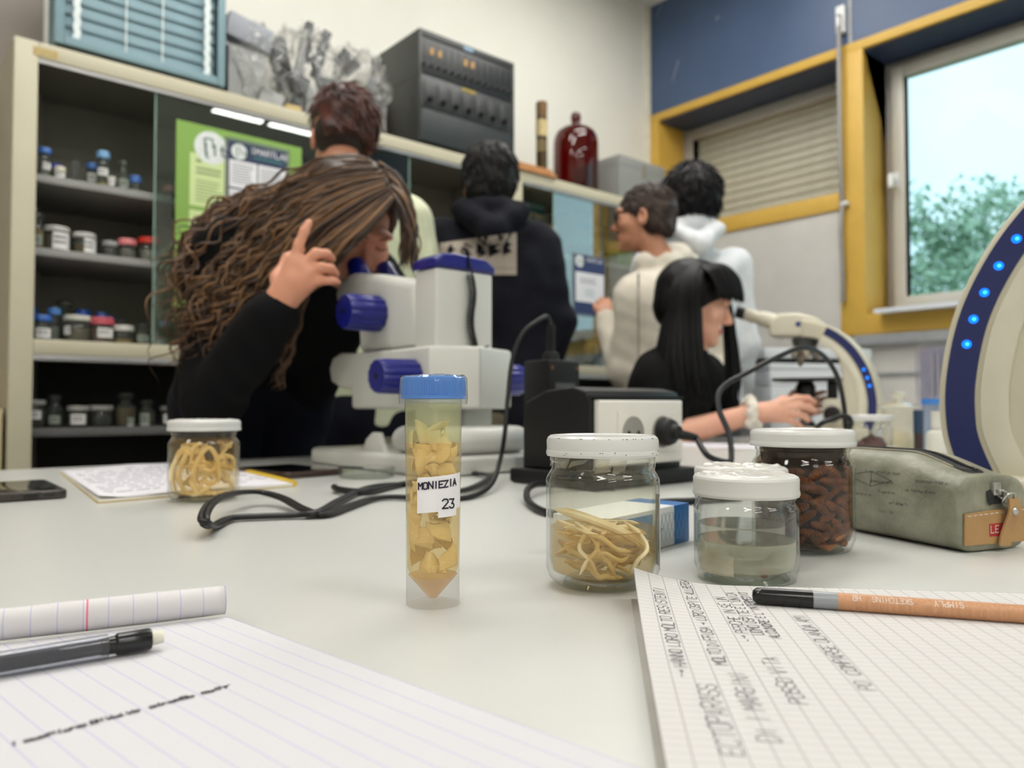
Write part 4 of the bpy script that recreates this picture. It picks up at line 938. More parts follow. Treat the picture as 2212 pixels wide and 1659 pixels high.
NOTES = [(2, .145, '-> HANNO LORO MOLTO RESISTENTI', .0050, 2), (3, .205, 'ECTOPARASS', .0066, 7), (4, .130, 'MOLTO DIFFUSA > LORO OSPITE ALLBERGA', .0046, 3), (4.6, .195, "DI I MARGINI", .0062, 8),
         (6, .100, '-> PERCHE IN SE UN', .0052, 4), (6.8, .090, "UOMO OSPITE E L'UNICA", .0044, 5), (7.6, .094, "ALCUNORE E L'INTERMEDIO", .0042, 6), (6.6, .165, 'POSSO VITA', .0058, 9),
         (10, .150, 'PO  COMPARSE OLANDA AMI', .0052, 10)]
for a_, b_, s_, sz, sd in NOTES:
    lettering(s_, wr(b_ , a_ * ls - .001), sz, .00052, sd, .28, 5.0, .05).build('handwriting', M_ballp if b_ < .15 else M_ballp2, t)

# left-hand book: ruled paper, top page rolled over
LA = T(488, 1352); LB_ = T(-90, 1425); LC = T(1290, 1659)
le = Vector((LA.x - LB_.x, LA.y - LB_.y, 0)).normalized()       # along the roll, towards its right end
lp = Vector((-le.y, le.x, 0));  lp = lp if lp.dot(LC - LA) > 0 else -lp
# real page edge leaves the roll toward the viewer's right
pe = Vector((LC.x - LA.x, LC.y - LA.y, 0)).normalized()
LH = .0045; rr_ = .0068
t = thing('ruled_notebook', 'open ruled exercise book with its upper page rolled back, at the lower left', 'notebook', (LA.x, LA.y, TZ))
def lq(a, b, z): return LA - le * a + pe * b + Vector((0, 0, z))   # a leftwards along the roll, b down the page
LWd, LLn = .25, .30
pb_ = MB().span((0, 0, .0003), (1, 1, LH - .0004)); pb_.v = [tuple(lq(v[0] * LWd + .001, v[1] * LLn, v[2])) for v in pb_.v]; pb_.build('page_block', M_pages, t)
M_rule = ruled('ruled_paper', (208, 207, 211), None, 25, .05, 75, .10, (176, 174, 212), (208, 214, 226), .9, .55)
o = grid_obj('top_page', lambda u, v: lq(u * LWd, v * LLn, LH), 2, 2, M_rule, t)
# rolled page: starts flat under the roll, goes round it
lper = (pe - le * pe.dot(le)); lper.normalize()
def roll(u, v):
    a = u * LWd; ang = -math.pi * .5 + v * math.pi * 1.93
    c = lq(a, 0, LH + rr_) - lper * (rr_ * .8)
    r = rr_ * (1 + .04 * math.sin(u * 9))
    return c - lper * (math.cos(ang + math.pi / 2 + math.pi / 2) * -r) * -1 + Vector((0, 0, math.sin(ang) * r)) if False else c + lper * (-math.cos(ang) * r) + Vector((0, 0, math.sin(ang) * r))
M_rule2 = ruled('ruled_paper_back', (212, 209, 211), None, 25, .05, 1, .0, (182, 182, 214), (208, 214, 226), .9, 0, red=(.235, .0016, 0))
grid_obj('rolled_page', roll, 40, 28, M_rule2, t, ang=80, thick=.00025)
ld = Vector(le)
def wl(u, v):
    base = T(22, 1612, LH + .0003); dirn = (T(500, 1482, LH) - T(22, 1612, LH)); dirn.normalize(); nn = Vector((-dirn.y, dirn.x, 0)); return base + dirn * u + nn * v
LT = (T(500, 1482, LH) - T(22, 1612, LH)).length
tx_ = 'i campione bivalve  strombo  mathr'
lettering(tx_, wl, LT / textw(tx_, 1, 4.4), .0007, 5, .3, 4.4, .2).build('handwriting', M_ballp, t)

# mechanical pencil across the left-hand book
e0 = T(352, 1375, LH + .0052); e1 = T(-160, 1462, LH + .0045); d = (e1 - e0).normalized()
t = thing('mechanical_pencil', 'mechanical pencil with smoky clear barrel and white eraser on the ruled book', 'pencil', e0)
MB().cyl(e0, e0 + d * .005, .0026, .0029, 18).build('eraser', mat('eraser_white', (226, 222, 208), .7), t)
MB().lathe([(.0, 0), (.0040, 0), (.0044, .0006), (.0044, .0125), (.0036, .0135), (.0034, .0185), (0, .0185)], 24, M=Matrix.Translation(e0 + d * .0046) @ d.to_track_quat('Z', 'Y').to_matrix().to_4x4()).build('eraser_holder', mat('gloss_black_plastic', (18, 19, 21), .2), t)
MB().cyl(e0 + d * .021, e0 + d * .125, .0030, n=18).build('lead_tube', mat('dark_lead_tube', (44, 48, 60), .35), t)
MB().lathe([(.0034, 0), (.0047, 0), (.0047, .12), (.003, .13)], 24, M=Matrix.Translation(e0 + d * .0205) @ d.to_track_quat('Z', 'Y').to_matrix().to_4x4()).build('barrel', thin_glass('smoky_clear_barrel', (214, 216, 222), 1.2, 1.5, haze=.06), t)

# wooden sketching pencil on the right-hand book
q0 = rp(0, 0); s0_ = T(1624, 1286, RH + .0042); s1_ = T(2230, 1328, RH + .0042); d = (s1_ - s0_).normalized(); L = .175
fw_ = d.to_track_quat('Z', 'Y').to_matrix().to_4x4(); Mx = Matrix.Translation(s0_) @ fw_
t = thing('sketching_pencil', 'natural wood sketching pencil with black dipped end on the squared book', 'pencil', s0_)
M_pw = mat('natural_pencil_wood', (206, 152, 112), .4, var=.12, vscale=60, stretch=(14, 14, 1))
px_b = (T(1747, 1290, RH) - T(1624, 1286, RH)).length; px_g = (T(1798, 1294, RH) - T(1624, 1286, RH)).length
R_ = .0040
MB().lathe([(0, 0), (R_ * .6, .0004), (R_ * .95, .0022), (R_ * 1.02, .0045), (R_ * 1.02, px_b), (0, px_b)], 32, M=Mx).build('dipped_end', mat('gloss_black_lacquer', (14, 14, 15), .22), t)
MB().lathe([(0, px_b + .00005), (R_, px_b + .00005), (R_, px_g), (0, px_g)], 32, M=Mx).build('grey_band', mat('grey_lacquer', (150, 154, 158), .3), t)
MB().lathe([(0, px_g + .00005), (R_, px_g + .00005), (R_, L), (R_ * .3, L + .018), (0, L + .018)], 32, M=Mx).build('wood_body', M_pw, t)
upv = Vector((0, 0, 1)); sidev = d.cross(upv).normalized()     # towards the viewer side
M_silver = mat('silver_print', (232, 226, 218), .4)
def px_of(p):
    v = p - Vector((0, 0, CZ)); x = v.dot(CR); f = v.dot(CF); f2 = f * math.cos(PITCH) + v.z * math.sin(PITCH); return CX + F_PX * x / f2
def along_of(px):
    lo, hi = 0.0, .3
    for _ in range(40):
        m = (lo + hi) / 2
        if px_of(s0_ + d * m) < px: lo = m
        else: hi = m
    return lo
toward = -(CF - d * CF.dot(d)).normalized()
def pen_text(text, px0, px1, size, sd):
    """upside down to the viewer: first letter farthest from the dipped end, tops towards the viewer"""
    a0, a1 = along_of(px1), along_of(px0); k = (a0 - a1) / textw(text, size)
    def f(u, v):
        ang = math.radians(62) - v / R_
        return s0_ + d * (a0 - u * k) + (toward * math.cos(ang) + upv * math.sin(ang)) * (R_ + .0001)
    lettering(text, f, size, .0003, sd, .02).build('silver_lettering', M_silver, t)
pen_text('HB', 1838, 1857, .0026, 1); pen_text('SKETCHING', 1880, 1968, .0026, 2); pen_text('SIMPLY', 2012, 2078, .0026, 3)

# ------------------------------------------------------------------ jars and the tube on the table
FACE = lambda p: math.atan2(-p.y, -p.x)     # bearing from a thing back to the viewer
M_jar = thin_glass('clear_jar_glass', (251, 252, 251), 1.25, 1.5); M_jarin = thin_glass('inner_jar_wall', (253, 253, 253), .8, 1.35)
M_base = thin_glass('thick_jar_base', (234, 240, 238), 1.6, 1.5, haze=.05, hazecol=(215, 222, 222))
M_lid = mat('white_enamel_lid', (212, 212, 210), .22, var=.015, vscale=20); M_lidspot = mat('lid_chips', (60, 58, 56), .7)
def jar(name, lab, p, r, h, base=.76, neck=.90, lidr=1.0, z_sh=.72, z_lid=.872, z_b=.12, lidmat=None, n=64, lid_bulge=0.0):
    t = thing(name, lab, 'jar', p); c = tuple(p)
    out = [(0, .0014 + .002), (r * base * .8, .0014 + .0012), (r * base * .92, .0002), (r * base, .0003), (r * (base + .1), h * .02), (r * .955, h * z_b * .55), (r, h * z_b), (r, h * (z_sh - .05)), (r * 1.004, h * (z_sh - .035)), (r * 1.0, h * (z_sh - .012)), (r * .96, h * (z_sh + .02)), (r * neck, h * (z_sh + .055)), (r * neck, h * (z_lid - .05)), (r * (neck + .03), h * (z_lid - .04)), (r * (neck + .03), h * (z_lid - .02)), (r * neck, h * (z_lid - .008)), (r * neck, h * z_lid + .004)]
    MB().lathe(out, n, c).build('glass_body', M_jar, t)
    inn = [(0, .0055), (r * base * .8, .005), (r * base * .96, .007), (r * .9, h * z_b * .85), (r * .945, h * z_b * 1.5), (r * .945, h * (z_sh - .03)), (r * .9, h * (z_sh + .03)), (r * (neck - .06), h * (z_sh + .06)), (r * (neck - .06), h * z_lid)]
    MB().lathe(inn, n, c).build('inner_wall', M_jarin, t)
    MB().lathe([(r * base * .55, .0012), (r * base * .93, .0006), (r * base * .97, .0016), (r * base * .9, .0036), (r * base * .55, .0030)], n, c).build('base_rim', M_base, t)
    L = h * z_lid; lr = r * lidr
    prof = [(lr * .93, L - .0002), (lr * .985, L - .0008), (lr * 1.0, L + .0006), (lr * .995, L + .0022), (lr * .985, L + .003), (lr * .99, h * .965), (lr * .97, h * .985), (lr * .92, h), (lr * .86, h * 1.0), (lr * .82, h * .992), (lr * .5, h * .992 + lid_bulge), (0, h * .992 + lid_bulge * 1.2)]
    ld_ = MB().lathe(prof, n, c).build('lid', lidmat or M_lid, t, ang=24)
    return t, inn
def lathe_part(t, name, prof, m, p, n=48): return MB().lathe(prof, n, tuple(p)).build(name, m, t)
def liquid(t, inn, p, level, m, r, sc=.985):
    prof = [(q[0] * sc, q[1] + .0003) for q in inn if q[1] < level]; prof.append((prof[-1][0], level)); prof.append((prof[-1][0] * .96, level - .0006)); prof.append((0, level - .0008))
    return lathe_part(t, 'liquid', prof, m, p)

# 1 tall tube with the tapeworm
p = T(935, 1303); D = p.x * _s + p.y * _c; fa = FACE(p)
t = thing('sample_tube', 'upright clear sample tube with blue ribbed cap and handwritten MONIEZIA 23 label', 'tube', p)
RT, RB_ = .0154, .0143
M_pp = thin_glass('cloudy_polypropylene', (244, 244, 236), .8, 1.4, rough=.12, haze=.10, hazecol=(236, 236, 222))
M_ppw = thin_glass('cloudy_skirt', (244, 244, 244), .8, 1.4, rough=.15, haze=.2, hazecol=(236, 236, 236))
lathe_part(t, 'tube_wall', [(RB_, .0157), (RB_ + .0003, .05), (RT, .107), (RT, .1115)], M_pp, p, 56)
lathe_part(t, 'skirt', [(RB_, .0002), (RB_, .0156)], M_ppw, p, 56)
lathe_part(t, 'cone', [(0, .003), (.0022, .0032), (RB_ - .0012, .0157)], thin_glass('cloudy_cone', (250, 238, 216), .5, 1.3, haze=.5, hazecol=(236, 206, 168)), p, 48)
lathe_part(t, 'inner_liquid', [(.0004, .0045), (RB_ - .0022, .0162), (RB_ - .0006, .02), (RT - .0007, .0862), (0, .0858)], thin_glass('amber_preserving_fluid', (254, 244, 222), .4, 1.2, haze=.12, hazecol=(246, 218, 160)), p, 48)
lathe_part(t, 'upper_fluid_film', [(RT - .0008, .0868), (RT - .0008, .108)], thin_glass('pale_green_film', (250, 251, 236), .3, 1.2, haze=.26, hazecol=(236, 238, 204)), p, 48)
M_bcap = mat('sky_blue_cap', (62, 132, 214), .35, var=.03, sss=.0); nrib = 84; cp = MB(); cr_ = .0175
def caprow(z, rr, rib): return [Vector((p.x + (rr + (rib if i % 2 else 0)) * math.cos(math.pi * i / nrib), p.y + (rr + (rib if i % 2 else 0)) * math.sin(math.pi * i / nrib), TZ + z)) for i in range(2 * nrib)]
rows = [caprow(.1098, cr_ * .93, 0), caprow(.1098, cr_ * 1.01, 0), caprow(.1114, cr_ * 1.01, 0), caprow(.1117, cr_ * .97, .00055), caprow(.1192, cr_ * .965, .00055), caprow(.1197, cr_ * .985, 0), caprow(.1211, cr_ * .985, 0), caprow(.1218, cr_ * .95, 0), caprow(.1218, cr_ * .3, 0), caprow(.1218, .0001, 0)]
nn = 2 * nrib; vs = [v for r_ in rows for v in r_]; fs = [[a * nn + i, a * nn + (i + 1) % nn, (a + 1) * nn + (i + 1) % nn, (a + 1) * nn + i] for a in range(len(rows) - 1) for i in range(nn)]
cp.add(vs, fs); cp.build('cap', M_bcap, t, ang=28)
rn = random.Random(3); fm = MB(); N1 = 60
prs = [(.0182, .1070), (.0186, .1100), (.0184, .1160), (.0181, .1210), (.0165, .1224), (.0120, .1226), (.0060, .1228), (.0004, .1230)]
vs = []
for k, (r_, z) in enumerate(prs):
    for i in range(N1):
        a = 2 * math.pi * i / N1; rr2 = r_ * (1 + .03 * mnoise.noise(Vector((math.cos(a) * 3, math.sin(a) * 3, z * 300)))) ; vs.append((p.x + rr2 * math.cos(a), p.y + rr2 * math.sin(a), TZ + z + .0011 * mnoise.noise(Vector((math.cos(a) * r_ * 300, math.sin(a) * r_ * 300, k))) * (1 if k > 3 else .5)))
fm.add(vs, [[k * N1 + i, k * N1 + (i + 1) % N1, (k + 1) * N1 + (i + 1) % N1, (k + 1) * N1 + i] for k in range(len(prs) - 1) for i in range(N1)])
fm.build('sealing_film', thin_glass('sealing_film_clear', (246, 248, 250), 1.2, 1.4, rough=.1, haze=.09, hazecol=(240, 244, 250)), t)
# label: two paper slips round the wall
def onwall(u, v, rr): a = fa + u / rr; return Vector((p.x + rr * math.cos(a), p.y + rr * math.sin(a), TZ + v))
rl = .01525
grid_obj('paper_label', lambda u, v: onwall(-.0088 + .0272 * u, .0500 + .0185 * v + .0022 * u, rl), 20, 3, mat('label_paper_white', (238, 236, 240), .6, var=.01), t)
grid_obj('number_slip', lambda u, v: onwall(.0026 + .0115 * u, .0478 + .0125 * v + .0006 * u, rl + .0002), 12, 3, bpy.data.materials['label_paper_white'], t)
M_mark = mat('black_marker', (28, 22, 44), .6)
lettering('MONiEZiA', lambda u, v: onwall(-.0080 + u, .0625 + v + .08 * u, rl + .00035), .0034, .00075, 4, .12, 4.9).build('label_writing', M_mark, t)
lettering('23', lambda u, v: onwall(.0050 + u, .0525 + v, rl + .0005), .0046, .0008, 2, .12, 5.2).build('number_writing', M_mark, t)
sk = MB()
for pts in ([(-.0035, .0752), (-.0015, .0768), (.001, .0768), (.0036, .0752)], [(-.003, .0755), (-.0008, .0762), (.0015, .0762)], [(-.002, .0452), (.001, .0446), (.004, .045)], [(.0072, .0475), (.0098, .0478)], [(.0072, .046), (.0096, .0448)], [(.0084, .0468), (.0086, .0445)]):
    q = [onwall(a, b, rl + .0001) for a, b in pts]; sk.tube(bez(q, 4) if len(q) > 2 else q, .00013, 5)
sk.build('marker_scrawl', mat('grey_marker', (90, 84, 70), .6), t, kind='stuff')
# the tapeworm: one long folded ribbon, in view as several folds
tw = thing('tapeworm', 'cream ribbon-like tapeworm folded inside the upright sample tube', 'worm', (p.x, p.y, TZ + .02))
M_worm = mat('cream_tapeworm', (254, 240, 206), .5, var=.10, vscale=90, bump=.25, bscale=700, sss=.0, stretch=(1, 1, 3), col2=(248, 226, 178))
rn = random.Random(12)
def fold(a0, da, z0, z1, rad, w, tilt, wav, seed):
    def f(u, v):
        a = fa + a0 + da * u; z = z0 + (z1 - z0) * u + w * (v - .5) * math.cos(tilt) + .0012 * math.sin(u * wav + seed + v * 2)
        rr = rad + .0021 * math.sin(u * wav * 1.3 + seed * 2) + (v - .5) * w * math.sin(tilt) * .6 - .0004 * math.cos(v * 6.28)
        rr = max(.0015, min(.0131, rr)); return Vector((p.x + rr * math.cos(a), p.y + rr * math.sin(a), TZ + max(.018, z)))
    grid_obj('ribbon_fold', f, 30, 8, M_worm, tw, ang=180, thick=.0006)
for i in range(34):
    z = .021 + .066 * (i / 33); a0 = rn.uniform(-1.7, .9); fold(a0, rn.choice((-1, 1)) * rn.uniform(1.2, 2.8), z + rn.uniform(-.004, .004), z + rn.uniform(-.012, .012), rn.uniform(.0070, .0112), rn.uniform(.007, .0115), rn.uniform(-.7, .7), rn.uniform(3, 6.5), i)
fold(-.5, 1.5, .089, .094, .0075, .015, .9, 5, 3); fold(.4, -1.3, .086, .092, .009, .013, .4, 7, 6); fold(-.2, 1.2, .079, .088, .0105, .014, -.5, 5, 8); fold(-1.2, 1.4, .078, .074, .0112, .012, .2, 9, 2)

# 2 large jar of roundworms
p = T(1302, 1262); RJ, HJ = .0336, .0887
tj, inn = jar('worm_jar', 'largest clear jar with white lid, roundworms in its lower half, by the squared book', p, RJ, HJ, base=.74)
M_pick = thin_glass('straw_fluid', (254, 253, 246), .35, 1.25); M_pickd = thin_glass('tan_fluid', (251, 242, 222), .3, 1.2, haze=.22, hazecol=(232, 206, 160))
liquid(tj, inn, p, .0650, M_pick, RJ)
liquid(tj, inn, p, .0345, M_pickd, RJ, .97)
M_rw = mat('pale_roundworm', (250, 236, 198), .45, var=.08, vscale=120, col2=(240, 216, 166)); M_rw2 = mat('pinkish_roundworm', (244, 220, 192), .45, var=.06, vscale=120)
def worm(pts, r, m, lab, grp, name='roundworm', flat=1.0):
    c = Vector(pts[0]); mb = MB().tube(bez(pts, 7), lambda q: r * (min(1, .25 + 5 * q, .25 + 5 * (1 - q))), 9)
    o = mb.build(name, m); o['label'] = lab; o['category'] = 'worm'; o['group'] = grp; return o
rn = random.Random(5)
LW = 'pale roundworm lying in the heap inside the largest clear jar'; GW = 'roundworms in the largest clear jar'
def jl(x, yv, z): return p + CR * x + CF * yv + UP * z
worm([jl(-.029, -.008, .0455), jl(-.015, -.020, .0435), jl(.002, -.023, .0375), jl(.016, -.019, .0300), jl(.0275, -.006, .0185)], .0025, M_rw, 'thickest pale roundworm, slanting across the front on top of the heap', GW)
for i in range(40):
    z = .008 + .028 * (i / 39) ** .9; a = rn.gauss(0, .55); off = rn.uniform(-.026, .026); Lm = math.sqrt(max(.00005, .0285 ** 2 - off * off)) * rn.uniform(.7, .98)
    rmax = .0295 if z > .014 else .023
    dx, dy = math.cos(a), math.sin(a); nx, ny = -dy, dx; cv = rn.uniform(-.008, .008); tz = rn.uniform(-.007, .007); pts = []
    for q in (-1, -.5, 0, .5, 1):
        x_, y_ = dx * q * Lm + nx * (off + cv * (1 - q * q)), dy * q * Lm + ny * (off + cv * (1 - q * q)); rr2 = math.hypot(x_, y_)
        if rr2 > rmax: x_, y_ = x_ * rmax / rr2, y_ * rmax / rr2
        pts.append(jl(x_, y_, max(.0085, z + tz * q + rn.uniform(-.002, .002))))
    worm(pts, rn.uniform(.0011, .0021), M_rw if rn.random() < .7 else M_rw2, LW, GW)
for x_, s_ in ((-.016, 1), (.004, -1), (.012, 1), (-.006, -1)):     # a few upright curls near the front glass
    worm([jl(x_, -.026, .011), jl(x_ + .004 * s_, -.0275, .019), jl(x_ + .010 * s_, -.026, .026), jl(x_ + .006 * s_, -.023, .034), jl(x_ - .002 * s_, -.020, .040)], .0013, M_rw, 'thin pale roundworm curling upright behind the front glass of the largest clear jar', GW)
# torn clear tape round the neck
rn = random.Random(8); M_tp = thin_glass('torn_clear_tape', (246, 244, 236), 1.3, 1.45, rough=.08, haze=.22, hazecol=(236, 230, 212))
zn = HJ * .80; fa = FACE(p)
for i in range(9):
    a = fa + rn.uniform(-1.5, 1.5); w = rn.uniform(.003, .007); h_ = rn.uniform(.004, .009); z0 = HJ * .775 + rn.uniform(0, .004)
    q = [(a - w / RJ, z0 + rn.uniform(-.002, .002)), (a + w / RJ * .6, z0 + rn.uniform(-.002, .002)), (a + w / RJ, z0 + h_), (a - w / RJ * .7, z0 + h_ * rn.uniform(.6, 1))]
    MB().add([(p.x + RJ * (.915 + .04 * rn.random()) * math.cos(b), p.y + RJ * (.915 + .04 * rn.random()) * math.sin(b), TZ + zz) for b, zz in q], [[0, 1, 2], [0, 2, 3]]).build('tape_scrap', M_tp, tj)
MB().lathe([(RJ * 1.004, HJ * .12), (RJ * 1.004, HJ * .60)], 10, tuple(p), a0=fa + 1.35, a1=fa + 1.9).build('paper_label', mat('jar_label_paper', (226, 226, 222), .6), tj)
sp = MB(); rn = random.Random(2)
for _ in range(26):
    a = fa + rn.uniform(-1.3, 1.3); b = rn.choice((0, 1)); r_ = RJ * .998; z = HJ * .985 if b else HJ * rn.uniform(.875, .9)
    c_ = Vector((p.x + r_ * .97 * math.cos(a), p.y + r_ * .97 * math.sin(a), TZ + HJ * .984)) if b else Vector((p.x + r_ * math.cos(a), p.y + r_ * math.sin(a), TZ + z)); sp.ell(c_, (.0004, .0004, .00025), 6, 4)
sp.build('lid_chips', M_lidspot, tj, kind='stuff')

# 3 + 4 two low jars of clear fluid, one behind the other
def crinkle(t, p, r, h, seed, amp=.0016):
    nr, na = 16, 72; vs = []
    for j in range(nr + 1):
        for i in range(na):
            a = 2 * math.pi * i / na; rr = r * j / nr; q = Vector((math.cos(a) * rr * 130, math.sin(a) * rr * 130, seed))
            n_ = abs(mnoise.noise(q)) * 1.3 + .5 * abs(mnoise.noise(q * 2.3)); edge = max(0, (j / nr - .9) * 10)
            vs.append((p.x + rr * math.cos(a), p.y + rr * math.sin(a), p.z + h + .0004 + amp * n_ * (1 - edge) - .0016 * edge))
    return MB().add(vs, [[j * na + i, j * na + (i + 1) % na, (j + 1) * na + (i + 1) % na, (j + 1) * na + i] for j in range(nr) for i in range(na)]).build('sealing_film', M_para, t, ang=25)
M_para = mat('crinkled_white_film', (214, 212, 205), .25, var=.05, vscale=60); M_lid2 = mat('satin_white_lid', (210, 210, 206), .32, var=.02)
M_clearf = thin_glass('greenish_clear_fluid', (252, 252, 248), .5, 1.3, haze=.34, hazecol=(250, 248, 230)); M_surf = thin_glass('fluid_surface', (250, 251, 246), 1.6, 1.4, haze=.10, hazecol=(232, 234, 220))  # low jar fluid: whitish haze stands in for light gathered by the glass
def low_jar(lab, p, seed, specimen):
    r, h = .0312, .0640; t, inn = jar('low_jar', lab, p, r, h, base=.84, neck=.92, lidr=1.02, z_sh=.70, z_lid=.815, z_b=.15, lidmat=M_lid2, lid_bulge=.0006)
    liquid(t, inn, p, .0245, M_clearf, r)
    lathe_part(t, 'fluid_surface', [(0, .0250), (r * .925, .0250)], M_surf, p)
    crinkle(t, p, r * .93, h, seed)
    if specimen:
        fa = FACE(p)
        def f(u, v):
            a = fa - 1.25 + 1.0 * u; zz = .006 + .020 * v * (1 - .55 * u + .12 * math.sin(u * 14)); rr = r * .915; return Vector((p.x + rr * math.cos(a), p.y + rr * math.sin(a), TZ + zz))
        s_ = grid_obj('pale_tissue_sheet', f, 16, 6, mat('pale_tissue', (214, 206, 184), .5, var=.08, vscale=80), None, thick=.0005)
        tag(s_, 'pale torn tissue sheet against the glass inside the front low jar', 'specimen')
        q = p + CR * .004 - CF * .022 + UP * .0078; o = MB().ell(q, (.003, .0022, .0026), 12, 8).build('brown_fragment', mat('brown_fragment', (150, 116, 100), .6)); tag(o, 'tiny brown fragment on the bottom of the front low jar', 'specimen')
    return t
low_jar('front low jar of clear fluid with crinkled white film over its lid', T(1612, 1250), 1, True)
pb2 = P(1600, 1050, .537); low_jar('low jar with film-covered white lid, half hidden behind the front low jar', Vector((pb2.x, pb2.y, TZ)), 9, False)

# 5 jar of pupae in dark red fluid
p = T(1735, 1186); D = p.x * _s + p.y * _c; RJ, HJ = .0362, .0888
tr_, inn = jar('pupae_jar', 'white-lidded jar of dark red fluid packed with brown pupae, by the pencil case', p, RJ, HJ, base=.80, lidr=1.035)
M_red = thin_glass('dark_red_fluid', (206, 188, 170), .3, 1.25, haze=.05, hazecol=(60, 10, 8)); M_redi = mat('deep_red_core', (44, 10, 8), .35)
prof = [(q[0] * .99, q[1] + .0003) for q in inn]; prof.append((0, prof[-1][1])); lathe_part(tr_, 'liquid', prof, M_red, p)
lathe_part(tr_, 'liquid_core', [(0, .008), (RJ * .66, .008), (RJ * .72, .014), (RJ * .74, HJ * .70), (RJ * .80, HJ * .74), (RJ * .80, HJ * .868), (0, HJ * .868)], M_redi, p)
M_pupa = mat('brown_pupa', (178, 116, 58), .4, var=.15, vscale=60, sss=.0, col2=(112, 66, 32)); pm = MB()
prof = []
for i in range(55):
    q = i / 54; x = -1 + 2 * q; env = (1 - abs(x) ** 2.4) ** .55; prof.append((max(.0003, .00345 * env * (1 + .10 * math.sin(q * 2 * math.pi * 9))), x * .0088))
pm.lathe(prof, 10); pme = pm.mesh('pupa'); pme.materials.append(M_pupa); smooth(pme, 60)
rn = random.Random(21); fa = FACE(p); k = 0
for row in range(9):
    zc = .0095 + row * .0062
    for col in range(9):
        a = fa - 2.0 + 4.0 * (col + .5 * (row % 2) + rn.uniform(-.2, .2)) / 8.6
        rr = RJ * .835 if zc > .014 else RJ * .76
        o = bpy.data.objects.new('pupa', pme); COL.objects.link(o); o.location = (p.x + rr * math.cos(a), p.y + rr * math.sin(a), TZ + zc + rn.uniform(-.001, .001))
        tang = Vector((-math.sin(a), math.cos(a), rn.uniform(-.8, .8))).normalized(); o.rotation_euler = tang.to_track_quat('Z', 'Y').to_euler(); sc_ = rn.uniform(.85, 1.12); o.scale = (sc_ * .92, sc_ * .92, sc_ * .95)
        tag(o, 'ringed brown pupa pressed against the glass of the dark red jar', 'pupa', 'pupae in the dark red jar')

# 6 jar of roundworms farther left
p = T(440, 1079); RJ, HJ = .0382, .0905
tl, inn = jar('worm_jar', 'smaller-looking jar of coiled roundworms with white lid, farther back at the left', p, RJ, HJ, base=.80, lidr=1.04)
M_amb2 = thin_glass('amber_fluid', (253, 244, 222), .35, 1.25, haze=.08, hazecol=(236, 200, 140)); liquid(tl, inn, p, .069, M_amb2, RJ)
crinkle(tl, p, RJ * .95, HJ * .995, 4, .0012)
rn = random.Random(31); G2 = 'roundworms in the farther left jar'; L2 = 'cream roundworm coiled inside the farther left jar'
M_rw3 = mat('cream_roundworm', (250, 232, 184), .45, var=.08, vscale=100, col2=(240, 210, 150)); fa = FACE(p)
for i in range(30):
    a = fa + rn.uniform(-2.0, 2.0); z = .010 + .050 * (i / 29) ** 1.1; da = rn.choice((-1, 1)) * rn.uniform(.5, 1.5); pts = []; rad = RJ * rn.uniform(.66, .86); ph = rn.uniform(0, 6)
    zt_ = rn.uniform(-.02, .03)
    for q in range(6):
        w = q / 5; pts.append(Vector((p.x + rad * (1 - .25 * math.sin(w * 3 + ph) ** 2) * math.cos(a + da * w), p.y + rad * (1 - .25 * math.sin(w * 3 + ph) ** 2) * math.sin(a + da * w), TZ + max(.0095, min(.064, z + zt_ * w + .006 * math.sin(w * 5 + ph))))))
    worm(pts, rn.uniform(.0016, .0028), M_rw3, L2, G2)
for x_ in (-.02, -.012, .004):
    worm([p + CR * x_ - CF * .026 + UP * .012, p + CR * (x_ - .004) - CF * .029 + UP * .03, p + CR * (x_ + .002) - CF * .028 + UP * .05, p + CR * (x_ + .012) - CF * .026 + UP * .060, p + CR * (x_ + .020) - CF * .022 + UP * .045, p + CR * (x_ + .021) - CF * .022 + UP * .02], .0027, M_rw3, 'thick cream roundworm looped against the front glass of the farther left jar', G2)

# ------------------------------------------------------------------ pencil case
K = T(2064, 1196); l_ = Vector((.33, .944, 0)); e_ = Vector((.944, -.33, 0)); CWd, CLn = .072, .20
tcase = thing('pencil_case', 'worn grey-green leather pencil case with brown strap, lying at the right', 'pencil case', K)
def chh(s): 
    q = min(1, max(0, s / .06)); q2 = min(1, max(0, (CLn - s) / .05)); f = q * q * (3 - 2 * q); f2 = q2 * q2 * (3 - 2 * q2); return .055 + .014 * min(f, f2)
def csec(s, a, grow=0.0):
    h = chh(s); ca, sa = math.cos(a), math.sin(a); en = 1.0
    x = (CWd / 2 + grow) * math.copysign(abs(ca) ** .36, ca) * (1 - .10 * (sa > 0) * sa ** 2); z = h / 2 + (h / 2 + grow) * math.copysign(abs(sa) ** .55, sa)
    return K + e_ * (CWd / 2 + x) + l_ * s + UP * max(z, .0005)
cm = MB(); NS, NA = 40, 56; rows = []
for i in range(NS + 1):
    s_ = CLn * i / NS; rows.append([csec(s_, 2 * math.pi * j / NA - math.pi / 2) for j in range(NA)])
def ends(row, s_, inward):
    c = sum(row, Vector()) / len(row); return [c + (q - c) * .965 + l_ * inward for q in row], [c + (q - c) * .86 + l_ * inward * 1.35 for q in row], c + l_ * inward * 1.2
r1, r1b, c1_ = ends(rows[0], 0, -.0022); r2, r2b, c2_ = ends(rows[-1], CLn, .0022)
allr = [r1b, r1] + rows + [r2, r2b]; vs = [v for r_ in allr for v in r_]; nr = len(allr)
fs = [[i * NA + j, i * NA + (j + 1) % NA, (i + 1) * NA + (j + 1) % NA, (i + 1) * NA + j] for i in range(nr - 1) for j in range(NA)]
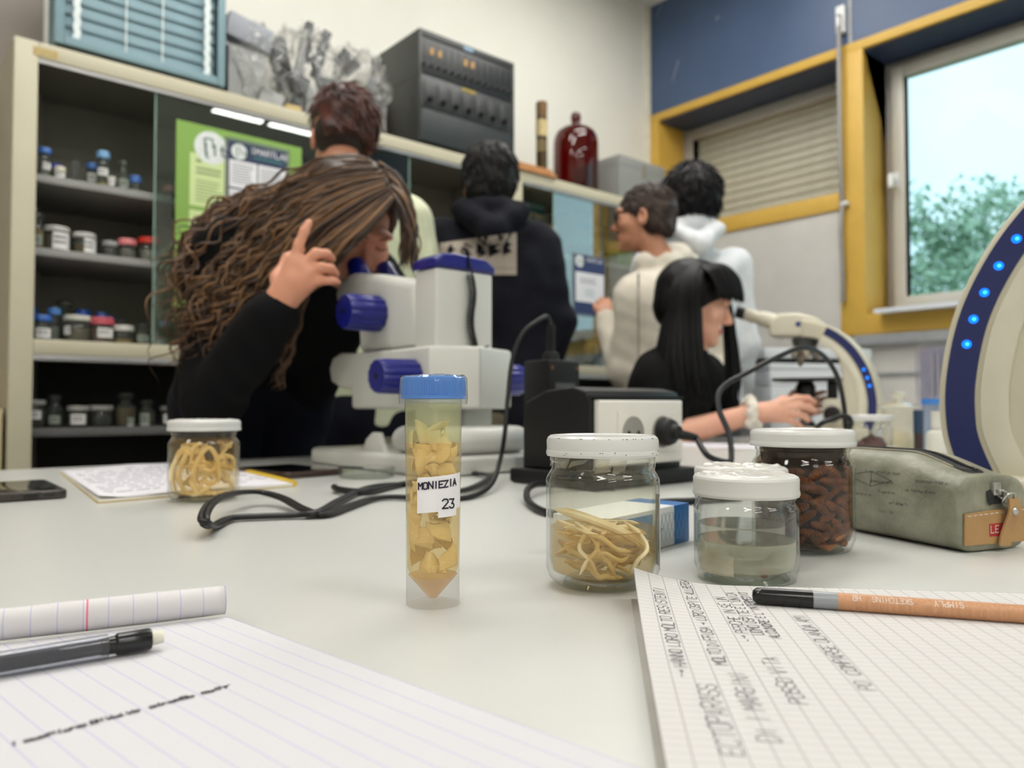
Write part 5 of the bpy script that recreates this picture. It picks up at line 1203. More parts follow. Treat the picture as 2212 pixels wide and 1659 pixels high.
vs += [c1_, c2_]; fs += [[len(vs) - 2, (j + 1) % NA, j] for j in range(NA)] + [[len(vs) - 1, (nr - 1) * NA + j, (nr - 1) * NA + (j + 1) % NA] for j in range(NA)]
cm.add(vs, fs); M_case = mat('worn_grey_green_leather', (160, 160, 142), .45, var=.12, vscale=30, bump=.3, bscale=260, col2=(100, 100, 84)); cm.build('body', M_case, tcase, ang=60)
def side(u, v):  # left long side: u metres from the near end, v up
    a = math.pi + 0.0 - math.asin(max(-1, min(1, (2 * v / chh(u) - 1)))) * .0; return None
rn = random.Random(9); M_dood = mat('ink_doodles', (70, 74, 72), .7)
def onside(u, v):
    h = chh(u); q = max(-.98, min(.98, (v / h - .5) * 2)); sa = math.copysign(abs(q) ** (1 / .55), q); a = math.pi - math.asin(sa); p_ = csec(u, a, .0003); return p_
for i in range(11):
    txt = ''.join(rn.choice('aenorstcmhl  ') for _ in range(rn.randint(8, 22))); u0 = rn.uniform(.03, .17); v0 = .014 + .0038 * i
    lettering(txt, lambda u, v: onside(min(.198, max(.008, u0 - u)), v0 + v), .0022, .00025, i, .35, 5).build('doodle', M_dood, tcase)
pp = MB()
for a, b in (((.055, .047), (.075, .053)), ((.075, .053), (.10, .048)), ((.10, .048), (.075, .041)), ((.075, .041), (.055, .047)), ((.075, .053), (.076, .041))):
    pp.tube([onside(*a), onside(*b)], .00018, 4)
pp.build('doodle', M_dood, tcase)
# end panel, stitches, label
def onend(u, v, d=.0036): return K + e_ * u - l_ * d + UP * v
M_kraft = mat('kraft_brown_leather', (178, 140, 92), .6, var=.08, vscale=50, bump=.2, bscale=400); M_thread = mat('white_thread', (222, 216, 204), .7)
ep = [(.004, .006), (.068, .0055), (.0685, .031), (.052, .0305), (.030, .030), (.0045, .0285)]
mm = MB(); mm.add([onend(u, v, d) for d in (.0034, .0046) for u, v in ep], [list(range(6))[::-1], list(range(6, 12))] + [[i, (i + 1) % 6, 6 + (i + 1) % 6, 6 + i] for i in range(6)]); mm.build('end_panel', M_kraft, tcase)
for i in range(11):
    u = .007 + i * .0056; v = .0268 + .00022 * i
    MB().tube([onend(u, v, .0048), onend(u + .0034, v + .0001, .0048)], .0003, 5).build('stitch', M_thread, tcase)
MB().add([onend(u, v, .0048) for u, v in ((.0285, .011), (.044, .0112), (.044, .0205), (.0285, .0203))], [[0, 1, 2, 3]]).build('red_tag', mat('red_tag', (176, 44, 44), .6), tcase)
lettering('LE', lambda u, v: onend(.0300 + u, .0138 + v, .0050), .0050, .0006, 1, .05).build('tag_lettering', M_thread, tcase)
# zipper over the top and down the end
zp = [K + e_ * (CWd * .5) + l_ * s + UP * (chh(s) + .0006) for s in np.linspace(.19, .012, 24)] + [onend(CWd * .505, .046, .001), onend(CWd * .51, .040, .0040), onend(CWd * .515, .0335, .0046)]
zp = bez(zp, 3)
MB().tube(zp, .0046, 8, flat=.0, up=None).v
def band(pts, w, lift_):
    mb = MB(); vs = []
    for i, q in enumerate(pts):
        vs += [q - e_ * w + UP * lift_ * 0, q - e_ * w * .55 + UP * lift_ - l_ * lift_ * .4, q + e_ * w * .55 + UP * lift_ - l_ * lift_ * .4, q + e_ * w]
    return mb.add(vs, [[4 * i + j, 4 * i + j + 1, 4 * i + 5 + j, 4 * i + 4 + j] for i in range(len(pts) - 1) for j in range(3)])
band(zp, .0085, .0009).build('zipper_tape', mat('black_zip_tape', (20, 20, 22), .6, bump=.3, bscale=900), tcase)
zt = MB()
for i in range(0, len(zp) - 1): zt.box(zp[i] + UP * .0012 - l_ * .0004, (.0042, .0011, .0011), (0, 0, math.atan2(e_.y, e_.x)), .0003)
zt.build('zipper_teeth', mat('black_zip_teeth', (14, 14, 15), .3), tcase, kind='stuff')
for sgn in (-1, 1):
    MB().tube([q + e_ * .0094 * sgn + UP * .0002 for q in zp[:66]], .00035, 4).build('seam', mat('cream_seam', (206, 196, 168), .7), tcase)
M_steel = mat('bright_steel', (200, 198, 194), .25, .9)
zs_ = onend(CWd * .51, .0455, .0035)
MB().box(zs_, (.008, .005, .010), (0, 0, math.atan2(e_.y, e_.x)), .0015).build('zip_slider', M_steel, tcase)
def ring(c, ax1, ax2, R, r): return MB().tube([c + ax1 * R * math.cos(a) + ax2 * R * math.sin(a) for a in np.linspace(0, 2 * math.pi, 25)], r, 8)
ring(onend(CWd * .54, .0415, .0075), (e_ * .8 - UP * .6).normalized(), -l_ * .6 + UP * .5, .0042, .0008).build('pull_ring', M_steel, tcase)
ring(onend(CWd * .60, .0385, .009), e_, (UP * .8 - l_ * .5).normalized(), .0052, .0008).build('pull_ring', M_steel, tcase)
stp = bez([onend(CWd * .66, .0385, .0095), onend(CWd * .655, .030, .0105), onend(CWd * .63, .020, .0080), onend(CWd * .585, .012, .0075), onend(CWd * .55, .0045, .0082)], 6)
sv = MB(); vs = []
for q in stp: vs += [q - e_ * .0056 + l_ * .0007, q + e_ * .0056 + l_ * .0007, q + e_ * .0056 - l_ * .0009, q - e_ * .0056 - l_ * .0009]
n_ = len(stp); sv.add(vs, [[4 * i + j, 4 * i + (j + 1) % 4, 4 * i + 4 + (j + 1) % 4, 4 * i + 4 + j] for i in range(n_ - 1) for j in range(4)] + [[0, 1, 2, 3], [4 * n_ - 4, 4 * n_ - 3, 4 * n_ - 2, 4 * n_ - 1]]); sv.build('strap', M_kraft, tcase)
rv = onend(CWd * .65, .0295, .0116); MB().lathe([(0, .0016), (.0016, .0014), (.0027, .0006), (.0030, 0), (0, 0)], 20, M=Matrix.Translation(rv) @ (-l_).to_track_quat('Z', 'Y').to_matrix().to_4x4()).build('rivet', M_steel, tcase)

# ------------------------------------------------------------------ socket box and its plug
M_blk = mat('satin_black_plastic', (13, 13, 14), .42, var=.05, vscale=40, spec=.4); M_blkm = mat('matt_black_plastic', (16, 16, 17), .6, spec=.4); M_cord = mat('black_cable_rubber', (11, 11, 12), .45, spec=.4)
sx0, sx1, sy0, sy1 = .705, .892, .668, .800
ts = thing('socket_box', 'black benchtop power box with white double wall socket plate', 'power box', ((sx0 + sx1) / 2, (sy0 + sy1) / 2, TZ))
MB().prism([(sy0 + .004, TZ + .021), (sy0 + .002, TZ + .112), (sy0 + .010, TZ + .1255), (sy0 + .035, TZ + .131), (sy0 + .085, TZ + .127), (sy1 - .006, TZ + .112), (sy1, TZ + .08), (sy1, TZ + .021)], sx0, sx1, 'x', .004, seg=3).build('housing', M_blk, ts, ang=30)
MB().prism([(sx0 - .012, sy0 - .016), (sx1 + .012, sy0 - .016), (sx1 + .012, sy1 + .012), (sx0 - .012, sy1 + .012)], TZ + .0005, TZ + .0208, 'z', .004).build('base', M_blkm, ts)
ft = MB().prism([(sx0 - .001, TZ + .1165), (sx1 + .001, TZ + .1165), (sx1 + .001, TZ + .1195), (sx0 - .001, TZ + .1195)], sy0 - .0005, sy0 + .004, 'y'); ft.build('top_lip', M_blkm, ts)
M_sock = mat('white_socket_plastic', (226, 222, 214), .35, var=.01); M_sockg = mat('socket_well_grey', (150, 146, 140), .45)
qx0, qx1, qz0, qz1 = sx0 + .006, sx1 - .012, TZ + .029, TZ + .1135
MB().prism([(qx0, qz0), (qx1, qz0), (qx1, qz1), (qx0, qz1)], sy0 - .0085, sy0 + .0035, 'y', .0035, seg=3).build('socket_plate', M_sock, ts)
MB().prism([(qx0 + .032, qz0 + .014), (qx1 - .012, qz0 + .014), (qx1 - .012, qz1 - .014), (qx0 + .032, qz1 - .014)], sy0 - .0098, sy0 - .0084, 'y', .0008).build('socket_insert', M_sock, ts)
for cx_ in (qx0 + .062, qx0 + .122):
    cz_ = (qz0 + qz1) / 2; Mr = Matrix.Translation((cx_, sy0 - .0099, cz_)) @ Matrix.Rotation(math.pi / 2, 4, 'X')
    w = MB().lathe([(.0215, .0002), (.0205, .0011), (.0196, .0004), (.0192, .0003), (0, .0002)], 36, M=Mx if False else Mr).build('socket_well', M_sockg, ts)
    for dx in (-.0095, .0095): MB().cyl((cx_ + dx, sy0 - .0106, cz_), (cx_ + dx, sy0 - .0112, cz_), .0026, n=12).build('pin_hole', M_blk, w)
cx_ = qx0 + .122; cz_ = (qz0 + qz1) / 2
tpl = thing('power_plug', 'black plug in the right socket with its stiff cable arching to the microscope', 'plug', (cx_, sy0 - .03, cz_))
MB().lathe([(0, 0), (.0185, .001), (.0188, .009), (.0165, .015), (.0105, .019), (.0085, .026), (0, .026)], 28, M=Matrix.Translation((cx_, sy0 - .0114, cz_)) @ Matrix.Rotation(math.pi / 2, 4, 'X')).build('plug_body', M_blkm, tpl)
p0_ = Vector((cx_, sy0 - .030, cz_ - .002))
bt = bez([p0_, p0_ + Vector((.014, -.010, -.003)), p0_ + Vector((.034, -.010, -.006))], 6); MB().tube(bt, lambda q: .0075 - .003 * q, 10).build('strain_relief', M_blkm, tpl)
cable = [bt[-1], P(1530, 985, 1.00), P(1572, 998, 1.02), P(1580, 985, 1.03), P(1574, 935, 1.05), P(1552, 880, 1.08), P(1560, 838, 1.10), P(1620, 802, 1.12), P(1690, 766, 1.15), P(1738, 751, 1.18), P(1778, 768, 1.22), P(1808, 812, 1.26), P(1822, 870, 1.30), P(1828, 930, 1.32)]
endp = P(1836, 985, 1.34); cable.append(Vector((endp.x, endp.y, TZ + .012))); cable.append(Vector((endp.x + .05, endp.y + .02, TZ + .0045)))
MB().tube(bez(cable, 10), .0040, 10).build('cable', M_cord, tpl)
lp_ = [P(1765, 925, 1.30), P(1800, 905, 1.28), P(1826, 898, 1.27), P(1838, 910, 1.26), P(1834, 930, 1.27)]; lp_[0].z = max(lp_[0].z, TZ + .004)
t = thing('cable_loop', 'short black cable loop standing up behind the dark red jar lid', 'cable', T(1765, 985))
lps = [T(1745, 988, .004)] + lp_ + [T(1815, 1000, .004)]; MB().tube(bez(lps, 8), .0042, 9).build('cable', M_cord, t)
# low cable from the box to the right, and loop at its left foot
t = thing('flex_cable', 'black flex running round the foot of the power box under the jars', 'cable', T(1175, 1100))
MB().tube(bez([Vector((sx0 + .02, sy0 - .019, TZ + .004)), T(1190, 1045, .010), T(1145, 1052, .012), T(1140, 1080, .006), T(1175, 1105, .004), T(1240, 1112, .004), T(1330, 1100, .004), T(1430, 1085, .004), T(1500, 1082, .004), T(1600, 1075, .004)], 8), .0038, 10).build('cable', M_cord, t)

# black adapter with ribbed boot
ax, ay = .790, .838; aw, ad, ah = .066, .056, .176
ta = thing('power_adapter', 'black upright adapter block with ribbed cable boot, behind the power box', 'adapter', (ax + aw / 2, ay + ad / 2, TZ))
MB().span((ax, ay, TZ + .0004), (ax + aw, ay + ad, TZ + ah), .004).build('housing', M_blk, ta)
MB().span((ax + .001, ay - .0015, TZ + .112), (ax + aw - .001, ay - .0002, TZ + ah - .004), .001).build('front_cover', M_blkm, ta)
for dx in (.007, aw - .007): MB().cyl((ax + dx, ay - .0016, TZ + ah - .012), (ax + dx, ay - .0024, TZ + ah - .012), .003, n=14).build('screw', mat('copper_screw', (128, 84, 62), .4, .6), ta)
MB().span((ax + .012, ay - .0022, TZ + .128), (ax + aw - .010, ay - .0016, TZ + .142)).build('rating_label', mat('dark_rating_label', (58, 60, 62), .5), ta)
lb = MB()
for i in range(3): lb.span((ax + .015, ay - .0026, TZ + .1305 + i * .0035), (ax + aw - .014 - .006 * (i % 2), ay - .0023, TZ + .1318 + i * .0035))
lb.build('label_print', mat('grey_print', (120, 122, 124), .6), ta)
bc = Vector((ax + aw * .45, ay + ad * .45, TZ + ah)); pr = [(0, 0), (.014, 0), (.012, .012), (.0075, .014)]
for i in range(9): pr += [(.0072, .016 + i * .0045), (.0072, .018 + i * .0045), (.0058, .0185 + i * .0045), (.0058, .0203 + i * .0045)]
pr += [(0, .058)]
MB().lathe(pr, 20, tuple(bc)).build('cable_boot', M_blkm, ta)
topb = bc + UP * .057
ac = [topb, topb + UP * .012 - CR * .006, P(1160, 694, 1.16), P(1128, 722, 1.15), P(1106, 780, 1.14), P(1097, 860, 1.12), P(1090, 940, 1.10), P(1080, 995, 1.09), T(1062, 1045, .010), T(1020, 1072, .0035), T(950, 1078, .0035), T(880, 1072, .004)]
MB().tube(bez(ac, 10), .0034, 10).build('cable', M_cord, ta)
# lamp flex: flat twin cable in a long loop left of the tube
t = thing('twin_cable', 'flat black twin cable looped on the table left of the blue-capped tube', 'cable', T(700, 1110))
L1_ = [T(1135, 1010, .004), T(1075, 1012, .006), T(1022, 1020, .004), T(1060, 1030, .006), T(990, 1060, .004), T(880, 1046, .004), T(800, 1052, .005), T(735, 1080, .005), T(690, 1105, .006), T(640, 1112, .004), T(560, 1115, .004), T(500, 1119, .004), T(465, 1135, .004), T(446, 1132, .012), T(441, 1113, .018), T(460, 1085, .02), T(505, 1066, .018), T(560, 1063, .014), T(610, 1076, .010), T(655, 1100, .006), T(700, 1111, .004), T(750, 1095, .004), T(800, 1078, .004), T(850, 1073, .004), T(905, 1076, .004)]
bp_ = bez(L1_, 9); off = []
for i, q in enumerate(bp_):
    tg = (bp_[min(i + 1, len(bp_) - 1)] - bp_[max(i - 1, 0)]).normalized(); sd = tg.cross(UP).normalized(); off.append(sd * .0024)
MB().tube([a + b for a, b in zip(bp_, off)], .0026, 8).build('cable_core', M_cord, t); MB().tube([a - b for a, b in zip(bp_, off)], .0026, 8).build('cable_core', M_cord, t)
t = thing('cable_end', 'second strand of black cable ending in a bight beside the dish', 'cable', T(760, 1062))
MB().tube(bez([T(722, 1052, .006), T(735, 1058, .006), T(790, 1062, .005), T(850, 1050, .004), T(900, 1040, .004)], 8), .0042, 9).build('cable', M_cord, t)

# carton of slides behind the big jar
q0 = T(1426, 1186); q1 = T(1489, 1168); dx_ = (q1 - q0).normalized(); dy_ = Vector((-dx_.y, dx_.x, 0)); BH = .030; x_0 = -.072; x_1 = (q1 - q0).length
t = thing('slide_carton', 'small white and blue carton with hexagon line print behind the largest clear jar', 'carton', q0)
Mb = Matrix((( dx_.x, dy_.x, 0, q0.x), (dx_.y, dy_.y, 0, q0.y), (0, 0, 1, TZ), (0, 0, 0, 1)))
def bxm(a, b, bev=0): 
    m = MB().span(a, b, bev); m.v = [tuple(Mb @ Vector(v)) for v in m.v]; return m
M_cartb = mat('carton_blue', (32, 104, 172), .4, var=.03); M_cartw = mat('carton_white', (228, 230, 230), .45, var=.02)
xm = x_1 * .48; bxm((x_0, 0, .0004), (xm, .045, BH), .0006).build('white_part', M_cartw, t); bxm((xm + .0001, 0, .0004), (x_1, .045, BH), .0006).build('blue_end', M_cartb, t)
bxm((x_0 - .0002, -.0006, .004), (-.012, -.0001, BH - .003)).build('refracted_blue_patch', mat('refracted_mid_blue', (86, 138, 186), .45), t)  # painted patch imitating the blue end as the jar would refract it
hx = MB(); rn = random.Random(6)
for i in range(8):
    u = -.012 + i * .006; 
    for (a, b) in (((u, .004), (u + .010, .026)), ((u + .010, .004), (u, .026))):
        p_, r_ = Mb @ Vector((a[0], -.0004, a[1])), Mb @ Vector((b[0], -.0004, b[1])); hx.tube([p_, r_], .00014, 4)
hx.build('hexagon_lines', mat('carton_line_grey', (120, 160, 190), .5), t, kind='stuff')
lettering('ears', lambda u, v: Mb @ Vector((-.006 + u, -.0005, .0135 + v)), .0026, .00035, 2, .05).build('carton_lettering', mat('carton_ink', (40, 70, 110), .6), t)

# ------------------------------------------------------------------ things at the left of the table
M_phone = mat('phone_dark_case', (64, 58, 56), .35, .3); M_scr = mat('phone_screen_black', (10, 11, 12), .08, spec=.6)
def phone(lab, a, b, c_, h, mcase, port=False):
    """a, b: ends of the near short side on the table; c_: length"""
    ex = (b - a).normalized(); ey = Vector((-ex.y, ex.x, 0)); w = (b - a).length; Mp = Matrix(((ex.x, ey.x, 0, a.x), (ex.y, ey.y, 0, a.y), (0, 0, 1, TZ), (0, 0, 0, 1)))
    t = thing('smartphone', lab, 'phone', (a.x, a.y, TZ))
    def rr(x0, y0, x1, y1, r, n=6): 
        out = []
        for cx_, cy_, a0 in ((x1 - r, y0 + r, -90), (x1 - r, y1 - r, 0), (x0 + r, y1 - r, 90), (x0 + r, y0 + r, 180)):
            for i in range(n + 1): g = math.radians(a0 + 90 * i / n); out.append((cx_ + r * math.cos(g), cy_ + r * math.sin(g)))
        return out
    MB().prism(rr(0, 0, w, c_, .010), .0004, h, 'z', .0022, seg=3, M=Mp).build('body', mcase, t)
    MB().prism(rr(.003, .003, w - .003, c_ - .003, .008), h - .0002, h + .0005, 'z', .0003, M=Mp).build('screen', M_scr, t)
    if port:
        bp2 = lambda x0, x1, z0, z1, nm, m: (lambda q: q.build(nm, m, t))((lambda q: (setattr(q, 'v', [tuple(Mp @ Vector(v)) for v in q.v]), q)[1])(MB().span((x0, -.0012, z0), (x1, .002, z1), .0009)))
        bp2(w * .40, w * .40 + .0145, h * .26, h * .78, 'usb_port', mat('port_black', (8, 8, 9), .4))
        for i in range(5): bp2(w * .68 + i * .0022, w * .68 + .0014 + i * .0022, h * .40, h * .64, 'speaker_hole', bpy.data.materials['port_black'])
        bp2(w * .26, w * .26 + .0018, h * .42, h * .62, 'microphone_hole', bpy.data.materials['port_black'])
    return t
phone('dark phone lying face up at the left table edge, charging port in front', T(-18, 1088), T(147, 1077), .155, .0105, M_phone, True)
phone('dark brown phone behind the writing pad, near the white microscope base', T(618, 1036), T(744, 1026), .150, .0095, mat('phone_brown_case', (58, 40, 34), .35))
NA_, NB_, NC_ = T(128, 1022), T(212, 1089), T(641, 1052)
t = thing('paper_pad', 'open writing pad with yellow cover edge, under the left worm jar', 'notepad', NB_)
u1_ = NC_ - NB_; v1_ = NA_ - NB_
def pad(u, v, z): return NB_ + u1_ * u + v1_ * v + UP * z
def slab_pad(name, z0, z1, m, i0=0.0, i1=1.0):
    b = MB().span((0, 0, 0), (1, 1, 1)); b.v = [tuple(pad(i0 + (i1 - i0) * q[0], .012 + .976 * q[1], z0 + (z1 - z0) * q[2])) for q in b.v]; return b.build(name, m, t)
slab_pad('cover', .0004, .0012, mat('yellow_pad_cover', (226, 190, 50), .5), .002, .995); slab_pad('page_block', .0013, .0042, M_pages, .004, .985)
MB().tube([pad(1, v, .004) for v in np.linspace(.02, .98, 12)], .0042, 10).build('yellow_spine', bpy.data.materials['yellow_pad_cover'], t)
padf = lambda u, v: pad(.004 + .985 * u, .012 + .976 * v, .0046 + .0042 * math.sin(min(1, u * 1.1) * math.pi) ** 2 * (.4 + .6 * v) + .004 * max(0, .12 - u) / .12 * (1 - v))
grid_obj('top_page', padf, 24, 12, mat('white_pad_paper', (222, 220, 226), .7, var=.01), t, thick=.0003)
wm = MB(); rn = random.Random(3)
for i in range(11):
    v = .12 + i * .072; u = .05
    while u < .9:
        du = rn.uniform(.03, .09)
        if rn.random() < .8:
            q = [Vector(padf(min(.97, u + du * k_ / 4), v + rn.uniform(-.006, .006))) + UP * .0005 for k_ in range(5)]; wm.tube(q, .00035, 4)
        u += du + .015
wm.build('handwriting', mat('faint_pen_writing', (150, 150, 160), .7), t, kind='stuff')
pd = T(792, 1032); t = thing('petri_dish', 'shallow clear dish beside the dark brown phone', 'dish', pd)
MB().lathe([(0, .001), (.038, .001), (.040, .0025), (.040, .015), (.0388, .015), (.0386, .003), (0, .003)], 40, tuple(pd)).build('dish_base', thin_glass('dish_glass', (246, 248, 246), 1.4, 1.5), t)
MB().lathe([(.0415, .006), (.0415, .0165), (0, .0168)], 40, tuple(pd)).build('dish_lid', thin_glass('dish_lid_glass', (247, 248, 247), 1.2, 1.5), t)

# ------------------------------------------------------------------ white stereo microscope with blue caps and knobs
M_mw = mat('microscope_white', (214, 214, 208), .35, var=.015, vscale=8); M_mb = mat('microscope_blue', (20, 28, 122), .28, var=.04); M_mg = mat('microscope_grey', (186, 188, 188), .4)
mx = .748
tm = thing('stereo_microscope', 'white stereo microscope with blue cap, eyepieces and ribbed knobs behind the tube', 'microscope', (mx, 1.08, TZ))
Z = lambda z: TZ + z
MB().prism([(.64, .955), (.665, .925), (.84, .925), (.865, .955), (.865, 1.20), (.845, 1.33), (.66, 1.33), (.64, 1.31)], Z(.0006), Z(.030), 'z', .007, seg=3).build('base', M_mw, tm)
MB().prism([(.662, .945), (.695, .93), (.82, .93), (.850, .945), (.850, 1.06), (.835, 1.085), (.675, 1.085), (.662, 1.07)], Z(.0302), Z(.074), 'z', .022, seg=5).build('pedestal', M_mw, tm, ang=50)
MB().lathe([(0, Z(.0302)), (.045, Z(.0302)), (.045, Z(.033)), (.043, Z(.0345)), (0, Z(.0345))], 40, (.752, 1.235, 0)).build('stage_plate', M_mg, tm)
MB().prism([(1.09, .030), (1.16, .030), (1.15, .05), (1.13, .062), (1.11, .062)], .66, .67, 'x', .002, M=Matrix.Translation((0, 0, TZ))).build('base_cheek', M_mw, tm)
MB().span((.842, .9236, Z(.006)), (.8435, .9245, Z(.007))).v
MB().span((.80, .9235, Z(.010)), (.838, .9245, Z(.024)), .0).build('rating_label', M_mg, tm)
cx0, cx1, cy0, cy1 = .691, .806, .988, 1.050
MB().span((cx0, cy0, Z(.0605)), (cx1, cy1, Z(.325)), .007, seg=3).build('column', M_mw, tm)
rk = MB()
for i in range(14): rk.span((cx0 + .045, cy0 - .0015, Z(.068 + i * .0027)), (cx0 + .056, cy0 - .0001, Z(.0695 + i * .0027)))
rk.build('rack_teeth', M_mg, tm, kind='stuff')
capM = [(cx0 - .003, .3255), (cx1 + .003, .3255), (cx1 + .003, .336), (cx1 - .016, .347), (cx0 + .035, .351), (cx0 + .012, .348), (cx0 - .003, .338)]
MB().prism(capM, cy0 - .003, cy1 + .003, 'y', .005, seg=3, M=Matrix.Translation((0, 0, TZ))).build('column_cap', M_mb, tm)
MB().prism([(.676, 1.225), (.676, .985), (.745, .945), (.842, .985), (.842, 1.075), (.80, 1.10), (.80, 1.18), (.775, 1.225)], Z(.101), Z(.200), 'z', .006, seg=3).build('focus_carriage', M_mw, tm)
MB().span((.7435, .9437, Z(.104)), (.7448, .9460, Z(.197))).build('carriage_seam', M_mg, tm)
MB().prism([(1.20, .130), (1.31, .140), (1.345, .152), (1.352, .178), (1.34, .198), (1.31, .206), (1.20, .2005)], .694, .800, 'x', .008, seg=3, M=Matrix.Translation((0, 0, TZ))).build('arm', M_mw, tm)
head = [(1.045, .203), (1.228, .203), (1.234, .245), (1.268, .262), (1.312, .286), (1.322, .318), (1.305, .346), (1.262, .352), (1.17, .338), (1.045, .308)]
MB().prism(head, .688, .808, 'x', .016, seg=5, M=Matrix.Translation((0, 0, TZ))).build('optics_body', M_mw, tm, ang=50)
for dx in (-.031, .031):
    a = Vector((mx + dx, 1.262, Z(.336))); b = Vector((mx + dx, 1.290, Z(.376))); dd = (b - a).normalized(); Mq = Matrix.Translation(a) @ dd.to_track_quat('Z', 'Y').to_matrix().to_4x4()
    MB().lathe([(0, 0), (.0215, 0), (.0215, .010), (.0200, .020), (.0185, .036), (.0182, .046), (.0165, .049), (.012, .048), (.0115, .040), (0, .039)], 28, M=Mq).build('eyepiece', M_mb, tm)
def ribknob(x0, x1, yv, zv, r, nm='knob'):
    prof = []; n = 12; vs = []; rings = [(x0, .92), (x0 + (x1 - x0) * .06, 1.0), (x0 + (x1 - x0) * .9, .96), (x1, .88)]
    m = MB(); seg = n * 6
    for xx, k in rings:
        for i in range(seg):
            a = 2 * math.pi * i / seg; rr = r * k * (1 - .075 * (0.5 + .5 * math.cos(a * n)) ** 3); vs.append((xx, yv + rr * math.cos(a), zv + rr * math.sin(a)))
    fs = [[q * seg + i, q * seg + (i + 1) % seg, (q + 1) * seg + (i + 1) % seg, (q + 1) * seg + i] for q in range(3) for i in range(seg)]
    vs += [(x1, yv, zv), (x0, yv, zv)]; fs += [[3 * seg + i, 3 * seg + (i + 1) % seg, 4 * seg] for i in range(seg)] + [[(i + 1) % seg, i, 4 * seg + 1] for i in range(seg)]
    m.add(vs, fs); k_ = m.build(nm, M_mb, tm, ang=40)
    e = MB().cyl((x1 + (x1 - x0) * .001, yv, zv), (x1 + (x1 - x0) * .015, yv, zv), r * .17, n=16); e.build('knob_hole', mat('knob_hole_black', (10, 12, 40), .5) if 'knob_hole_black' not in bpy.data.materials else bpy.data.materials['knob_hole_black'], k_)
ribknob(.6755, .607, 1.027, Z(.152), .0285); ribknob(.8425, .90, 1.027, Z(.152), .0285)
ribknob(.6875, .620, 1.155, Z(.2645), .0318); ribknob(.8085, .876, 1.155, Z(.2645), .0318)
MB().cyl((.748, 1.262, Z(.128)), (.748, 1.262, Z(.20)), .030, .034, 32).build('objective', M_mg, tm)
MB().lathe([(.018, Z(.1275)), (.027, Z(.1275)), (.027, Z(.1255)), (.018, Z(.1255))], 28, (.748, 1.262, 0)).build('ring_light', emitter('warm_ring_light', (255, 206, 160), 3.0), tm)
# coiled lead down the back of the column
hx = []; xb = cx0 + .060
for i in range(420):
    q = i / 419; a = q * 2 * math.pi * 30; z = .318 - .118 * q; hx.append(Vector((xb + .008 * q + .004 * math.sin(q * 7) + .0052 * math.cos(a), cy0 - .0085 + .0052 * math.sin(a), Z(z))))
hx = [Vector((xb, cy0 - .004, Z(.349))), Vector((xb, cy0 - .007, Z(.335)))] + hx + [Vector((xb + .012, cy0 - .008, Z(.196))), Vector((xb + .018, cy0 - .035, Z(.202)))]
MB().tube(hx, .0014, 6).build('coiled_lead', M_cord, tm)
MB().span((xb - .002, cy0 - .0042, Z(.326)), (xb + .002, cy0 - .0031, Z(.349))).build('cap_slot', M_blk, tm)
t = thing('specimen_dish', 'small glass dish shining on the stage of the stereo microscope', 'dish', (.752, 1.235, Z(.0346)))
MB().lathe([(0, Z(.036)), (.024, Z(.036)), (.025, Z(.048)), (.024, Z(.048)), (.0235, Z(.0375)), (0, Z(.0375))], 32, (.752, 1.235, 0)).build('dish_glass', thin_glass('small_dish_glass', (246, 244, 238), 1.5, 1.5, haze=.1), t)

# ------------------------------------------------------------------ cream compound microscopes with navy side strips and blue lights
M_cr = mat('microscope_cream', (206, 200, 178), .38, var=.02, vscale=6); M_crl = mat('microscope_light_cream', (214, 209, 190), .4, var=.02); M_nv = mat('microscope_navy_strip', (26, 36, 92), .45, var=.03)
M_led = emitter('blue_indicator', (20, 110, 255), 2.2); M_ledc = emitter('blue_indicator_core', (60, 190, 255), 2.6); M_mblk = mat('stage_black', (18, 18, 20), .35); M_chr = mat('objective_metal', (176, 166, 150), .3, .6)
OUT = [(.030, .0), (.006, .060), (.0, .100), (.002, .140), (.012, .190), (.030, .235), (.056, .278), (.090, .316), (.130, .345), (.172, .362), (.215, .372)]
def offs(d, pts=OUT):
    out = []
    for i, q in enumerate(pts):
        a = Vector(pts[max(i - 1, 0)]); b = Vector(pts[min(i + 1, len(pts) - 1)]); tg = (b - a).normalized(); n = Vector((tg.y, -tg.x)); out.append((q[0] + n.x * d, q[1] + n.y * d))
    return out
def fine(pts, n=5): return [(v.x, v.y) for v in bez([Vector((a, b, 0)) for a, b in pts], n)]
